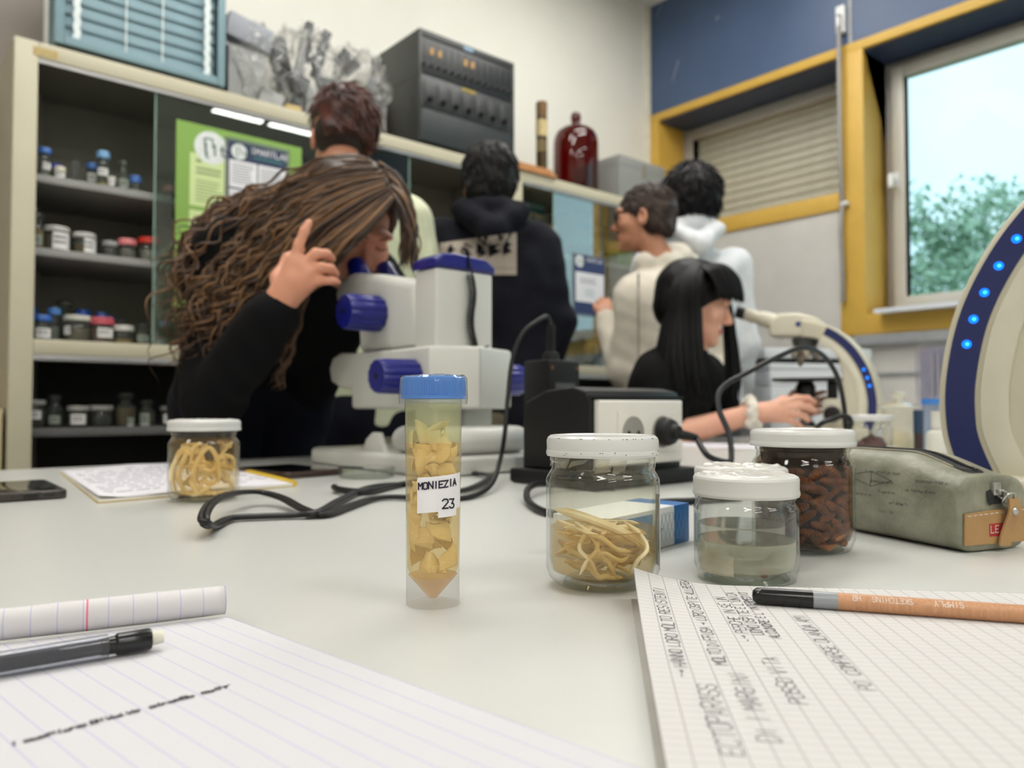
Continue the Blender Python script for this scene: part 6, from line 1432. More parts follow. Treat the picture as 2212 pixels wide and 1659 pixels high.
def compound(lab, loc, rz, leds):
    t = thing('compound_microscope', lab, 'microscope', loc, rz)
    W2 = .052; b = lambda mb, nm, m, par=t, ang=35: mb.build(nm, m, par, world=False, ang=ang)
    b(MB().prism([(.028, -W2 - .01), (.045, -W2 - .022), (.24, -W2 - .022), (.265, -W2 - .004), (.265, W2 + .004), (.24, W2 + .022), (.045, W2 + .022), (.028, W2 + .01)], .0008, .042, 'z', .008, seg=3), 'base', M_cr)
    inner = [(.215, .318), (.180, .312), (.148, .296), (.122, .268), (.106, .232), (.100, .190), (.100, .0425)]
    poly = [q for q in fine(OUT) if q[1] > .004] + fine(inner, 4)
    b(MB().prism(poly, -W2, W2, 'y', .006, seg=3), 'arm', M_cr, ang=50)
    o1 = fine(offs(.0060)); o2 = fine(offs(.0305)); sel = [i for i in range(len(o1)) if .022 < o1[i][1] < .345]
    for sg in (-1, 1):
        st = [o1[i] for i in sel] + [o2[i] for i in sel][::-1]
        s_ = b(MB().prism(st, sg * (W2 + .0002), sg * (W2 + .0014), 'y'), 'navy_strip', M_nv)
        i1, i2 = fine(offs(.035)), fine(offs(.058)); rim = [i1[i] for i in sel] + [i2[i] for i in sel][::-1]
        b(MB().prism(rim, sg * (W2 - .002), sg * (W2 + .0030), 'y', .0014), 'side_rim', M_crl)
        bul = [q for q in fine(offs(.068)) if .10 < q[1] < .30] + [(.098, .19), (.098, .10)] if False else None
        zs = [.165 + .0243 * k for k in range(5)]
        for k in range(leds):
            z = zs[k]; o = min(fine(offs(.0183), 12), key=lambda q: abs(q[1] - z)); 
            b(MB().lathe([(0, .0016), (.0030, .0012), (.0042, 0), (0, 0)], 18, M=Matrix.Translation((o[0], sg * (W2 + .0014), o[1])) @ Matrix.Rotation(-sg * math.pi / 2, 4, 'X')), 'indicator_light', M_led)
            b(MB().lathe([(0, .0019), (.0016, .0018), (.0018, .0010), (0, .0010)], 14, M=Matrix.Translation((o[0] + .0006, sg * (W2 + .0014), o[1])) @ Matrix.Rotation(-sg * math.pi / 2, 4, 'X')), 'light_core', M_ledc)
    b(MB().prism([(.101, .043), (.158, .043), (.158, .118), (.150, .128), (.101, .128)], -W2 + .004, W2 - .004, 'y', .006, seg=3), 'stage_carrier', M_crl)
    b(MB().prism([(.165, .3185), (.305, .322), (.318, .335), (.312, .375), (.285, .396), (.23, .396), (.18, .380), (.160, .362)], -.046, .046, 'y', .012, seg=4), 'head', M_crl, ang=50)
    b(MB().box((.225, -.0466, .358), (.014, .0012, .014)), 'blue_emblem', M_mb); b(MB().box((.225, .0466, .358), (.014, .0012, .014)), 'blue_emblem', M_mb)
    pm = MB(); [pm.box((.250 + i * .006, -.0462, .356), (.0034, .0008, .005)) for i in range(6)]; b(pm, 'model_lettering', M_mg)
    hs = MB().prism([(.038, .262), (.070, .305), (.082, .296), (.050, .252)], -.022, .022, 'y', .003); 
    for sg in (-1, 1):
        a = Vector((.285, sg * .014, .366)); e = Vector((.410, sg * .0315, .408)); dd = (e - a).normalized(); Mq = Matrix.Translation(a) @ dd.to_track_quat('Z', 'Y').to_matrix().to_4x4(); L = (e - a).length
        tb = b(MB().lathe([(0, 0), (.025, 0), (.025, L * .45), (.0195, L * .55), (.0195, L * .72), (.0215, L * .74), (.0215, L * .84), (.019, L * .86), (0, L * .86)], 28, M=Mq), 'eyepiece_tube', M_crl)
        b(MB().lathe([(0, L * .86), (.0175, L * .86), (.0185, L * .92), (.0195, L * 1.05), (.017, L * 1.07), (.012, L * 1.04), (0, L * 1.03)], 28, M=Mq), 'eyecup', M_mblk)
    b(MB().lathe([(0, .3175), (.038, .3175), (.040, .305), (.034, .292), (0, .286)], 32, (.215, 0, 0)), 'nosepiece', mat('nosepiece_grey', (70, 70, 70), .4) if 'nosepiece_grey' not in bpy.data.materials else bpy.data.materials['nosepiece_grey'])
    for dx, dy, tx, ty, L in ((.012, -.010, .12, -.12, .062), (-.018, -.014, -.30, -.22, .050), (-.006, .02, -.1, .3, .045), (.02, .012, .3, .2, .04)):
        dd = Vector((tx, ty, -1)).normalized(); Mq = Matrix.Translation((.215 + dx, dy, .293)) @ dd.to_track_quat('Z', 'Y').to_matrix().to_4x4()
        b(MB().lathe([(0, 0), (.012, 0), (.012, L * .3), (.0132, L * .32), (.0132, L * .5), (.0115, L * .52), (.0115, L * .7), (.0075, L * .9), (.0045, L), (0, L)], 22, M=Mq), 'objective', M_chr)
    b(MB().span((.112, -.075, .182), (.300, .075, .192), .003), 'stage', M_mblk)
    b(MB().span((.122, -.010, .1285), (.150, .010, .1818), .002), 'stage_bracket', M_mblk)
    b(MB().lathe([(0, .128), (.026, .128), (.030, .140), (.030, .166), (.022, .1815), (0, .1815)], 28, (.215, 0, 0)), 'condenser', M_mblk)
    b(MB().lathe([(0, .0425), (.030, .0425), (.028, .052), (.018, .062), (.018, .072), (0, .072)], 28, (.215, 0, 0)), 'field_lens', M_mblk)
    for sg in (-1, 1):
        M2 = Matrix.Translation((.128, sg * (W2 - .0045), .082)) @ Matrix.Rotation(-sg * math.pi / 2, 4, 'X')
        b(MB().lathe([(0, 0), (.024, .0), (.024, .014), (.021, .016), (.012, .016), (.012, .030), (.0105, .032), (0, .032)], 28, M=M2), 'focus_knob', M_mblk)
    return t
fx, fy = CR * -.84 + CF * .54, None
ang = math.atan2(fx.y, fx.x); b0 = P(1905, 900, 2.28)
compound('smaller-looking cream microscope with three blue lights, used by the seated girl', (b0.x, b0.y, TZ), ang, 3)
f2 = (CR * .79 - CF * .61).normalized(); b1 = P(2046, 850, .79)
compound('large close cream microscope cut by the right frame edge, five blue lights on navy strip', (b1.x, b1.y, TZ), math.atan2(f2.y, f2.x), 5)

# ------------------------------------------------------------------ glassware between the microscopes
q = P(1882, 900, 1.56); q.z = TZ; r = 42 * 1.56 / F_PX
tt, inn = jar('murky_jar', 'white-lidded jar with dark red tissue behind the pencil case', q, r, .088, base=.8, lidr=1.03)
lathe_part(tt, 'liquid', [(a * .98, b + .0004) for a, b in inn if b < .05] + [(0, .052)], thin_glass('murky_red_fluid', (206, 176, 150), .4, 1.3, haze=.2, hazecol=(150, 104, 84)), q)
bl = Blob(); bl.ell(q + UP * .022, (r * .7, r * .7, .016), k=.008); bl.ell(q + UP * .034 + CR * .006, (r * .5, r * .5, .013), k=.008)
o = link_mesh('tissue', bl.mesh(.002, 'tissue', folds(.003, 120, 2)), mat('dark_red_tissue', (96, 34, 34), .4, var=.2, vscale=60)); tag(o, 'dark red tissue lump inside the white-lidded jar behind the pencil case', 'specimen')
q = P(1942, 900, 1.70); q.z = TZ; r = 37 * 1.70 / F_PX
t = thing('porcelain_jar', 'cloudy white jar with flared lid and round glass knob, between the two cream microscopes', 'jar', q)
zl = P(1942, 884, 1.70).z - TZ; zk = P(1942, 846, 1.70).z - TZ
M_milk = thin_glass('milky_glass', (252, 250, 244), 1.6, 1.5, haze=.55, hazecol=(246, 245, 232))
MB().lathe([(0, .001), (r * .8, .001), (r * .88, .01), (r * .9, zl * .5), (r * .92, zl)], 36, tuple(q)).build('body', M_milk, t)
MB().lathe([(r * .9, zl + .0002), (r * 1.22, zl + .004), (r * 1.2, zl + .007), (r * .8, zl + .012), (r * .25, zl + .016), (r * .22, zl + .022), (r * .42, zk - .008), (r * .42, zk - .003), (r * .2, zk), (0, zk)], 36, tuple(q)).build('lid', M_milk, t)
MB().lathe([(0, .004), (r * .7, .004), (r * .75, .03), (r * .4, .05), (0, .052)], 24, tuple(q)).build('contents', mat('cream_contents', (222, 204, 156), .6), t)
q = P(2010, 900, 1.62); q.z = TZ; r = 15.5 * 1.62 / F_PX; zt = P(2010, 861, 1.62).z - TZ
t = thing('sample_tube', 'clear sample tube with blue cap standing beside the big curved microscope arm', 'tube', q)
MB().lathe([(0, .001), (r * .6, .001), (r, .02), (r * 1.05, zt - .012)], 28, tuple(q)).build('tube_wall', thin_glass('far_tube_wall', (230, 240, 248), .9, 1.4, haze=.25, hazecol=(210, 224, 240)), t)
MB().lathe([(r * 1.05, zt - .0125), (r * 1.18, zt - .012), (r * 1.18, zt), (0, zt)], 28, tuple(q)).build('cap', M_bcap, t)
q = P(1984, 920, 1.50); q.z = TZ; w_ = 19 * 1.5 / F_PX
t = thing('dark_vial', 'slim dark blue and brown vial left of the blue-capped clear tube', 'vial', q); zt = P(1984, 886, 1.5).z - TZ
MB().lathe([(0, .0005), (w_ * .5, .0005), (w_ * .5, zt * .55), (0, zt * .55)], 20, tuple(q)).build('body', mat('brown_vial', (66, 50, 50), .35), t); MB().lathe([(0, zt * .551), (w_ * .53, zt * .551), (w_ * .53, zt), (0, zt)], 20, tuple(q)).build('cap', mat('slate_blue_cap', (40, 66, 92), .4), t)
q = P(2030, 930, 1.42); q.z = TZ; r = 27 * 1.42 / F_PX
t = thing('white_bottle', 'squat white bottle with round screw cap touching the curved microscope outline', 'bottle', q); zt = P(2030, 888, 1.42).z - TZ
MB().lathe([(0, .0005), (r, .0005), (r, zt * .52), (r * .9, zt * .6), (r * .55, zt * .64), (r * .55, zt * .68)], 28, tuple(q)).build('body', mat('white_plastic_bottle', (224, 222, 212), .4), t); MB().lathe([(r * .56, zt * .681), (r * .62, zt * .685), (r * .62, zt), (0, zt)], 28, tuple(q)).build('cap', bpy.data.materials['white_plastic_bottle'], t)
q = P(1925, 950, 1.36); q.z = TZ; r = .008
t = thing('small_vial', 'tiny clear vial with pale cap in front of the cloudy white jar', 'vial', q)
MB().lathe([(0, .0005), (r, .0005), (r, .026)], 18, tuple(q)).build('body', M_jar, t); MB().lathe([(0, .0262), (r * 1.1, .0262), (r * 1.1, .034), (0, .034)], 18, tuple(q)).build('cap', M_lid2, t)
t = thing('black_lead', 'coiled black lead lying between the pencil case and the curved microscope arm', 'cable', T(2010, 975))
MB().tube(bez([T(1975, 990, .004), T(2000, 975, .014), T(2030, 966, .024), T(2052, 972, .018), T(2040, 982, .006), T(2010, 985, .004), T(2060, 988, .004), T(2090, 978, .006)], 8), .0045, 8).build('cable', M_cord, t)
s0 = P(1978, 745, 1.95); s1 = P(2110, 742, 1.75); t = thing('document_stand', 'clear sleeve of printed lilac-white paper standing upright behind the glassware', 'sheet holder', (s0.x, s0.y, TZ))
dx_ = Vector((s1.x - s0.x, s1.y - s0.y, 0)); nn_ = dx_.normalized().cross(UP); hh = s0.z - TZ
def plate(off, thk, i0, i1, z0, z1, nm, m):
    b = MB().span((0, 0, 0), (1, 1, 1)); b.v = [tuple(Vector((s0.x, s0.y, TZ)) + dx_ * (i0 + (i1 - i0) * v[0]) + nn_ * (off + thk * v[1]) + UP * (z0 + (z1 - z0) * v[2])) for v in b.v]; return b.build(nm, m, t)
plate(0, .002, 0, 1, .0005, hh, 'clear_sleeve', thin_glass('holder_acrylic', (244, 244, 250), 1.4, 1.5, haze=.1)); plate(-.0022, .0018, .08, .97, .006, hh - .012, 'paper', mat('lilac_white_paper', (214, 210, 222), .6))
for k in range(5): plate(-.0046 + .0075 * (nn_.dot(-CF) > 0), .0006, .30 + .1 * k, .33 + .1 * k, hh * (.30 + .08 * (k % 2)), hh * .88, 'printed_column', mat('grey_column_print', (168, 166, 176), .6) if 'grey_column_print' not in bpy.data.materials else bpy.data.materials['grey_column_print'])
for k, (a, b) in enumerate((((1478, 962), (1560, 948)), ((1560, 965), (1650, 952)))):
    c = T((a[0] + b[0]) / 2, a[1]); o = grid_obj('loose_sheet', lambda u, v: c + Vector((.20 * (u - .5), .26 * (v - .5), .0006 + k * .0005 + .002 * math.sin(u * 3) * v)), 8, 8, mat('loose_white_paper', (226, 224, 232), .6) if k == 0 else bpy.data.materials['loose_white_paper'])
    tag(o, ('white sheet on the table in front of the seated girl', 'second white sheet on the table, nearer the dark red jar')[k], 'paper')
    # white office device on a side bench
bx = P(1700, 860, 3.15)
t = thing('side_bench', 'grey bench along the window wall, carrying the white office machine', 'bench', (3.4, 1.7, 0))
MB().span((3.03, .90, .77), (XR - .06, 2.45, .80), .003).build('bench_top', mat('bench_pale_grey', (196, 198, 200), .4), t)
for a in (3.09, XR - .12):
    for b_ in (.96, 2.39): MB().span((a - .025, b_ - .025, 0), (a + .025, b_ + .025, .7698)).build('leg', M_leg, t)
M_pr = mat('office_machine_white', (222, 226, 230), .4, var=.02); M_prd = mat('office_machine_navy', (36, 58, 100), .4); M_prg = mat('office_machine_grey', (120, 122, 120), .45)
qa = P(1592, 800, 3.60); qb = P(1800, 800, 3.70); pd_ = Vector((qb.x - qa.x, qb.y - qa.y, 0)).normalized(); pn_ = Vector((pd_.y, -pd_.x, 0)); pn_ = pn_ if pn_.dot(CF) < 0 else -pn_
t = thing('office_machine', 'white office printer with raised lid and navy trim behind the cream microscope', 'printer', (qa.x, qa.y, .8005))
def pbx(u0, u1, d0, d1, z0, z1, nm, m, bev=.006):
    b = MB().span((u0, -d1, z0), (u1, -d0, z1), bev); Mp = Matrix(((pd_.x, -pn_.x, 0, qa.x), (pd_.y, -pn_.y, 0, qa.y), (0, 0, 1, 0), (0, 0, 0, 1))); b.v = [tuple(Mp @ Vector((v[0], -v[1] if False else v[1] * -1, v[2])) ) for v in b.v]
    return b.build(nm, m, t)
zP = lambda y: P(1700, y, 3.64).z
pbx(0, .48, -.30, 0, .8005, zP(838), 'body', M_pr); pbx(.0, .48, -.295, .006, zP(838) + .0005, zP(806), 'upper_body', M_pr); pbx(.03, .46, .001, .0085, zP(812), zP(802), 'navy_trim', M_prd, .001)
pbx(.0, .48, -.29, .0, zP(805), zP(792), 'scanner', M_pr); pbx(-.02, .50, -.29, .02, zP(782), zP(762), 'lid', M_pr); pbx(.01, .47, -.27, -.02, zP(791), zP(783), 'lid_gap', M_blk, .001)
pbx(.0, .17, .01, .06, zP(866), zP(826), 'control_panel', M_prg); pbx(.12, .40, .0005, .01, zP(880), zP(853), 'paper_tray', M_pr, .002); pbx(.20, .40, .001, .012, zP(832), zP(822), 'slot', M_blk, .001)

# ------------------------------------------------------------------ people
M_eyew = mat('eye_white', (226, 220, 214), .3, var=.02); M_iris = mat('dark_iris', (50, 34, 24), .3); M_lash = mat('dark_lash', (26, 20, 18), .7)
def axes(f, u):
    f = Vector(f).normalized(); u = Vector(u); u = (u - f * u.dot(f)).normalized(); r = f.cross(u); return r, f, u
def head_blob(b, c, f, u, s, neck):
    r, f, u = axes(f, u); R = np.array([list(r), list(f), list(u)]).T
    L = lambda x, y, z: np.array(c) + s * (x * np.array(r) + y * np.array(f) + z * np.array(u))
    E = lambda x, y, z, rx, ry, rz, k, op=1: b.ell(L(x, y, z), (rx * s, ry * s, rz * s), R, k, op)
    b.cap(L(0, -.022, -.075), neck, .050 * s, .056, .02)
    E(0, -.015, .035, .075, .095, .083, .02); E(0, .028, -.025, .063, .062, .082, .02); E(0, .045, -.075, .046, .044, .036, .02); E(0, .078, -.100, .018, .016, .014, .018)
    for x in (-1, 1): E(x * .043, .058, -.022, .024, .024, .026, .02)
    E(0, .085, .028, .05, .018, .014, .015)
    for x in (-1, 1): E(x * .032, .100, .006, .017, .012, .011, .008, -1)
    for x in (-1, 1): E(x * .031, .076, .005, .0155, .0145, .0125, .004)
    b.cap(L(0, .086, .012), L(0, .110, -.030), .0075 * s, .0115 * s, .010)
    for x in (-1, 1): E(x * .0125, .098, -.037, .008, .010, .007, .006)
    E(0, .092, -.0615, .022, .009, .0048, .005); E(0, .090, -.0715, .019, .009, .0055, .005); b.cap(L(-.019, .097, -.0665), L(.019, .097, -.0665), .0018, .0018, .003, -1)
    for x in (-1, 1):
        ex = np.array(R) @ np.array([[1, 0, 0], [0, 1, 0], [0, 0, 1]]); E(x * .078, -.008, -.008, .008, .019, .032, .006); E(x * .084, -.003, -.006, .005, .010, .018, .004, -1)
    return r, f, u, L
def hand_rel(b, w, d, n, curl=.5, side=1):
    w = Vector(w); d = Vector(d).normalized(); n = Vector(n); n = (n - d * n.dot(d)).normalized(); s = d.cross(n) * side
    for i, (o, ln, rr) in enumerate(((.030, .070, .0088), (.010, .078, .0090), (-.010, .073, .0086), (-.029, .058, .0076))):
        kn = w + d * (.088 - .008 * abs(i - 1)) + s * o; b.cap(w + d * .012 + s * o * .5, kn, .0155, .0120, .012)
        p = kn; dir_ = d.copy(); pts = [p]
        for q, fr in enumerate((.45, .30, .25)):
            a = curl * (.5, .8, .5)[q]; dir_ = (dir_ * math.cos(a) - n * math.sin(a)).normalized(); nn = n
            p = p + dir_ * ln * fr; pts.append(p)
        b.chain([tuple(q) for q in pts], [rr, rr * .95, rr * .88, rr * .75], .004)
    t0 = w + d * .025 + s * .028; b.chain([tuple(t0), tuple(t0 + d * .028 + s * .020 - n * .008), tuple(t0 + d * .055 + s * .024 - n * .018)], [.0125, .0098, .0080], .008)
def hand_pts(b, w, fingers, thumb, rs=.0085):
    for i, pts in enumerate(fingers):
        k = [.95, 1.0, .97, .85][i] * rs; b.cap(w, pts[0], .0175, .0125, .014); b.chain([tuple(p) for p in pts], [k * 1.12, k * 1.02, k * .92, k * .8][:len(pts)], .0045)
    b.chain([tuple(w + (Vector(fingers[0][0]) - w) * .3)] + [tuple(p) for p in thumb], [.015, .0115, .0098, .0082][:len(thumb) + 1], .009)
def torso_prims(b, J, g, arm, k=.03, upto=None, hem=None):
    nk, ch, wa, pe = [Vector(J[q]) for q in ('neck', 'chest', 'waist', 'pelvis')]; sl, sr = Vector(J['sL']), Vector(J['sR'])
    rt = (sr - sl).normalized(); w = (sr - sl).length
    for a, c, ra, rc, off in ((nk * .35 + ch * .65, wa, .098, .092, .075), (wa, pe, .092, .105, .072)):
        for sg in (-1, 1): b.cap(a + rt * sg * off, c + rt * sg * off, ra + g, rc + g, k)
    b.cap(sl + (sr - sl) * .06 + (ch - nk) * .06, sr - (sr - sl) * .06 + (ch - nk) * .06, .058 + g, .058 + g, k); b.cap(sl * .5 + sr * .5, ch, .085 + g, .11 + g, k)
    b.cap(nk, (sl + sr) / 2, .055 + g * .6, .07 + g, k)
    for sd in 'LR':
        s_, e_, w_ = [Vector(J[q + sd]) for q in 'sew']
        s2 = s_ * .92 + Vector(J['neck']) * .08
        if arm >= 1: b.cap(s2, e_, .056 + g, .043 + g, .03)
        if arm >= 2: b.cap(e_, w_ * .97 + e_ * .03, .042 + g, .028 + g * .9, .02)
        if 0 < arm < 1: b.cap(s2, s2 + (e_ - s2) * arm, .058 + g, .050 + g, .03)
def leg_prims(b, J, g):
    pe = Vector(J['pelvis'])
    for sd in 'LR':
        h, kn, an = [Vector(J[q + sd]) for q in ('hip', 'knee', 'ank')]
        b.cap(pe * .5 + h * .5 + UP * .03, h, .10 + g, .095 + g, .03); b.cap(h, kn, .082 + g, .056 + g, .02); b.cap(kn, an, .054 + g, .040 + g, .015)
def person(lab, J, hc, f, u, s, skin, top, topname, trousers, vox=.005, hands=None, arm=2, ttex=(.006, 22), hood=False, grow=.016, extra_top=None, hemlen=.02, shoe=(40, 40, 44)):
    pel = Vector(J['pelvis']); t = thing('person', lab, 'person', (pel.x, pel.y, 0))
    b = Blob(); r, f, u, L = head_blob(b, hc, f, u, s, J['neck'])
    torso_prims(b, J, 0.0, 2, .03); leg_prims(b, J, 0.0)
    for sd in 'LR':
        if hands and sd in hands: hands[sd](b)
        else:
            e_, w_ = Vector(J['e' + sd]), Vector(J['w' + sd]); hand_rel(b, w_, (w_ - e_), J.get('hn' + sd, (CF * -1)), .6, 1 if sd == 'R' else -1)
        an = Vector(J['ank' + sd]); fd = Vector((f.x, f.y, 0)).normalized(); b.cap(an - UP * .04, an + fd * .12 - UP * .055, .036, .028, .02)
    me = b.mesh(vox, 'body')
    body = link_mesh('body', me, [skin, skin_lip(skin)], t, False, None); smooth(me, 180)
    Rm = np.array([list(r), list(f), list(u)])
    def lip(c):
        q = ((c - np.array(hc)) @ Rm.T) / s; return (np.abs(q[:, 0]) < .021) & (q[:, 1] > .085) & (q[:, 2] < -.056 - np.abs(q[:, 0]) * .05) & (q[:, 2] > -.0775 + np.abs(q[:, 0]) * .25)
    slot_faces(me, lip, 1); me.transform(ROOTS[t.name].inverted())
    for x in (-1, 1):
        e = MB().tube(bez([L(x * (.031 + a), .0905 - 10 * a * a * 2, z) for a, z in ((-.012, .003), (-.005, .0005), (.005, .0005), (.013, .0035))], 4), .0011 * s, 5); e.build('eyelashes', M_lash, t)
        br = MB().tube(bez([L(x * a, y_, z) for a, y_, z in ((.012, .100, .024), (.026, .099, .030), (.040, .088, .030), (.050, .074, .024))], 4), lambda q: .0032 * s * (1 - .6 * q), 6, flat=.6); br.build('eyebrow', J.get('brow', M_lash), t)
    c = Blob(); torso_prims(c, J, grow, arm, .035)
    if hood:
        nk = Vector(J['neck']); back = (-(Vector(J['sR']) - Vector(J['sL'])).normalized().cross(UP)).normalized(); 
        if back.dot(Vector(f)) > 0: back = -back
        back = J.get('hoodback', back); rt = (Vector(J['sR']) - Vector(J['sL'])).normalized()
        rg = [nk + rt * .085 * math.cos(a) + back * (.075 * math.sin(a) + .02) + UP * (J.get('hoodz', .030) + .028 * math.sin(a)) for a in np.linspace(-1.1, math.pi + 1.1, 12)]
        c.chain([tuple(q) for q in rg], [.024 + .014 * max(0, math.sin(a)) for a in np.linspace(-1.1, math.pi + 1.1, 12)], .02)
        c.chain([tuple(nk + back * .11 + UP * .03 - rt * .09), tuple(nk + back * .145 - UP * .04), tuple(nk + back * .11 + UP * .03 + rt * .09)], [.03, .045, .03], .03)
    if extra_top: extra_top(c)
    nkv = (np.array(hc) - np.array(J['neck'])); c.cap(np.array(J['neck']) + nkv * .1, np.array(J['neck']) + nkv * 1.1, .053, .075, .01, -1)
    dn = (pel - Vector(J['waist'])).normalized(); c.cutplane(pel + dn * hemlen, dn)
    tm_ = c.mesh(.007, topname, folds(*ttex, seed=int(hc[0] * 100))); tob = link_mesh(topname, tm_, top, t, True, None); smooth(tm_, 180)
    c = Blob(); leg_prims(c, J, .014)
    for sg in (-1, 1):
        rt = (Vector(J['sR']) - Vector(J['sL'])).normalized(); c.cap(pel + rt * sg * .07 - dn * .06, pel + rt * sg * .07 + dn * .05, .112, .115, .03)
    for sd in 'LR': an = Vector(J['ank' + sd]); c.cutplane(an + UP * 0, (0, 0, -1)) if sd == 'L' else None
    tm2 = c.mesh(.010, 'trousers', folds(.004, 20, seed=3)); link_mesh('trousers', tm2, trousers, t, True, None); smooth(tm2, 180)
    for sd in 'LR':
        an = Vector(J['ank' + sd]); fd = Vector((f.x, f.y, 0)).normalized(); sb = Blob(); sb.cap(an - UP * .045 - fd * .02, an + fd * .14 - UP * .06, .048, .040, .02); sb.cap(an, an - UP * .04, .05, .05, .02); sb.cutplane((an.x, an.y, .002), (0, 0, -1), .002)
        smh = sb.mesh(.008, 'shoe'); link_mesh('shoe', smh, mat('shoe_dark', shoe, .5) if 'shoe_dark' not in bpy.data.materials else bpy.data.materials['shoe_dark'], t, True, 180)
    return t, L, (r, f, u), tob
SKL = {}
def skin_lip(sk):
    if sk.name not in SKL: SKL[sk.name] = mat(sk.name + '_lips', (176, 96, 92), .4, var=.03)
    return SKL[sk.name]
def skinm(name, c, c2): return mat(name, c, .5, var=.04, vscale=12, sss=.12, col2=c2)
SK1 = skinm('warm_skin', (222, 160, 132), (210, 144, 116)); SK2 = skinm('fair_skin', (228, 176, 150), (218, 160, 136)); SK3 = skinm('tan_skin', (198, 142, 112), (184, 126, 98))
def hair_cap(t, L, ax, s, m, noise, seed, thick=1.0, fz=-.055, frz=.105, low=-.06, nape=-.09, bulk=(0, 0, 0), name='hair', vox=.004, side=.02, fade=False, fringe=False):
    """cap of hair over the skull, open at the face; then short locks combed over it"""
    r, f, u = ax; R = np.array([list(r), list(f), list(u)]).T; b = Blob()
    E = lambda x, y, z, rx, ry, rz, k=.02, op=1: b.ell(L(x, y, z), (rx * s, ry * s, rz * s), R, k, op)
    th = .012 * thick; E(0 + bulk[0], -.018 + bulk[1], .038 + bulk[2], .078 + th, .098 + th, .086 + th); E(0, -.05, -.02, .066 + th, .060 + th, .066 + th * .6)
    (b.ell(L(-.085, -.02, -.02), (.05, .10, .065), R, .01, -1) if fade else None); E(0, .105, fz, .105, .080, frz, .01, -1)
    if fringe: E(0, .058, .064, .076, .056, .044, .02)
    b.cutplane(L(0, 0, nape), -np.array(u), .01)
    for x in (-1, 1): E(x * .085, .004, -.018, .020, .024, .038, .008, -1)
    me = b.mesh(vox, name, noise); return me
def locks_on(me, n, dirf, ln, rad, seed, flt=None, lift=.3, seg=5, jit=.25, grav=0.0):
    pts, nor = mesh_area_points(me, n, seed, flt); rr = np.random.RandomState(seed); mb = MB()
    for p, no in zip(pts, nor):
        p = Vector(p); no = Vector(no); d = Vector(dirf(p, no)); d = d + Vector(rr.normal(size=3)) * jit; d = (d - no * d.dot(no));
        if d.length < 1e-5: continue
        d.normalize(); l = ln * rr.uniform(.6, 1.2); q = [p - no * rad * .6]
        for k in range(1, seg): tt = k / (seg - 1); q.append(p + d * l * tt + no * (lift * l * tt * (1 - tt * .7)) + UP * (-grav * l * tt * tt))
        w = rad * rr.uniform(.7, 1.3); mb.tube(q, lambda x, w=w: w * (1.02 - .95 * x ** 1.5), 4)
    return mb
def add_mb(me, mb):
    bm = bmesh.new(); bm.from_mesh(me); me2 = mb.mesh('tmp'); bm.from_mesh(me2); bm.to_mesh(me); bm.free(); bpy.data.meshes.remove(me2); return me

# girl with long curly hair at the stereo microscope
J = dict(neck=(.735, 1.515, 1.215), chest=(.735, 1.64, 1.12), waist=(.735, 1.72, 1.03), pelvis=(.735, 1.80, .94), sR=tuple(P(482, 545, 1.50)), sL=(.885, 1.52, 1.19), eR=tuple(P(462, 862, 1.42)), wR=tuple(P(596, 672, 1.275)),
         eL=(.985, 1.45, .96), wL=(.905, 1.335, 1.105), hipL=(.815, 1.81, .90), hipR=(.655, 1.81, .90), kneeL=(.82, 1.77, .50), kneeR=(.65, 1.77, .50), ankL=(.82, 1.84, .10), ankR=(.65, 1.84, .10), brow=mat('brown_brow', (74, 54, 42), .7))
def h1(b):
    w = P(592, 668, 1.275); D0 = 1.255
    F = [[P(634, 566, D0), P(645, 530, D0 - .004), P(657, 500, D0 - .004), P(667, 481, D0)], [P(652, 574, D0), P(682, 548, D0), P(705, 549, D0 + .018), P(717, 560, D0 + .035)], [P(663, 592, D0), P(692, 578, D0), P(714, 580, D0 + .012), P(726, 592, D0 + .03)], [P(668, 613, D0 + .004), P(695, 606, D0 + .003), P(716, 606, D0 + .01), P(729, 610, D0 + .022)]]
    hand_pts(b, w, F, [P(600, 600, 1.285), P(622, 560, 1.305), P(650, 540, 1.325)], .0088)
    b.cap(w, P(640, 612, 1.258), .022, .018, .014)
def h1l(b): hand_rel(b, (.905, 1.335, 1.105), (-.70, -.45, .42), (.5, -.3, .8), .55, -1)
hc1 = (.742, 1.365, 1.262); f1 = (.02, -.80, -.60)
M_blackk = mat('black_knit', (10, 10, 13), .9, var=.1, vscale=60, bump=.4, bscale=500, spec=.2); M_navyt = mat('navy_trousers', (15, 17, 30), .85, var=.1, spec=.2)
tg1, L, ax, _o = person('girl with long brown curly hair in a black sweater bending to the stereo microscope eyepieces', J, hc1, f1, (0, -.6, .8), 1.0, SK1, M_blackk, 'sweater', M_navyt, .0042, {'R': h1, 'L': h1l}, ttex=(.007, 20))
M_h1 = [mat('brown_hair_dark', (60, 42, 30), .5, var=.25, vscale=30), mat('brown_hair_mid', (94, 66, 45), .5, var=.2, vscale=30), mat('brown_hair_golden', (134, 98, 64), .5, var=.2, vscale=30)]
me = hair_cap(tg1, L, ax, 1.0, None, folds(.003, 60, 4), 1, 1.0, nape=-.12, fz=-.03, frz=.125)
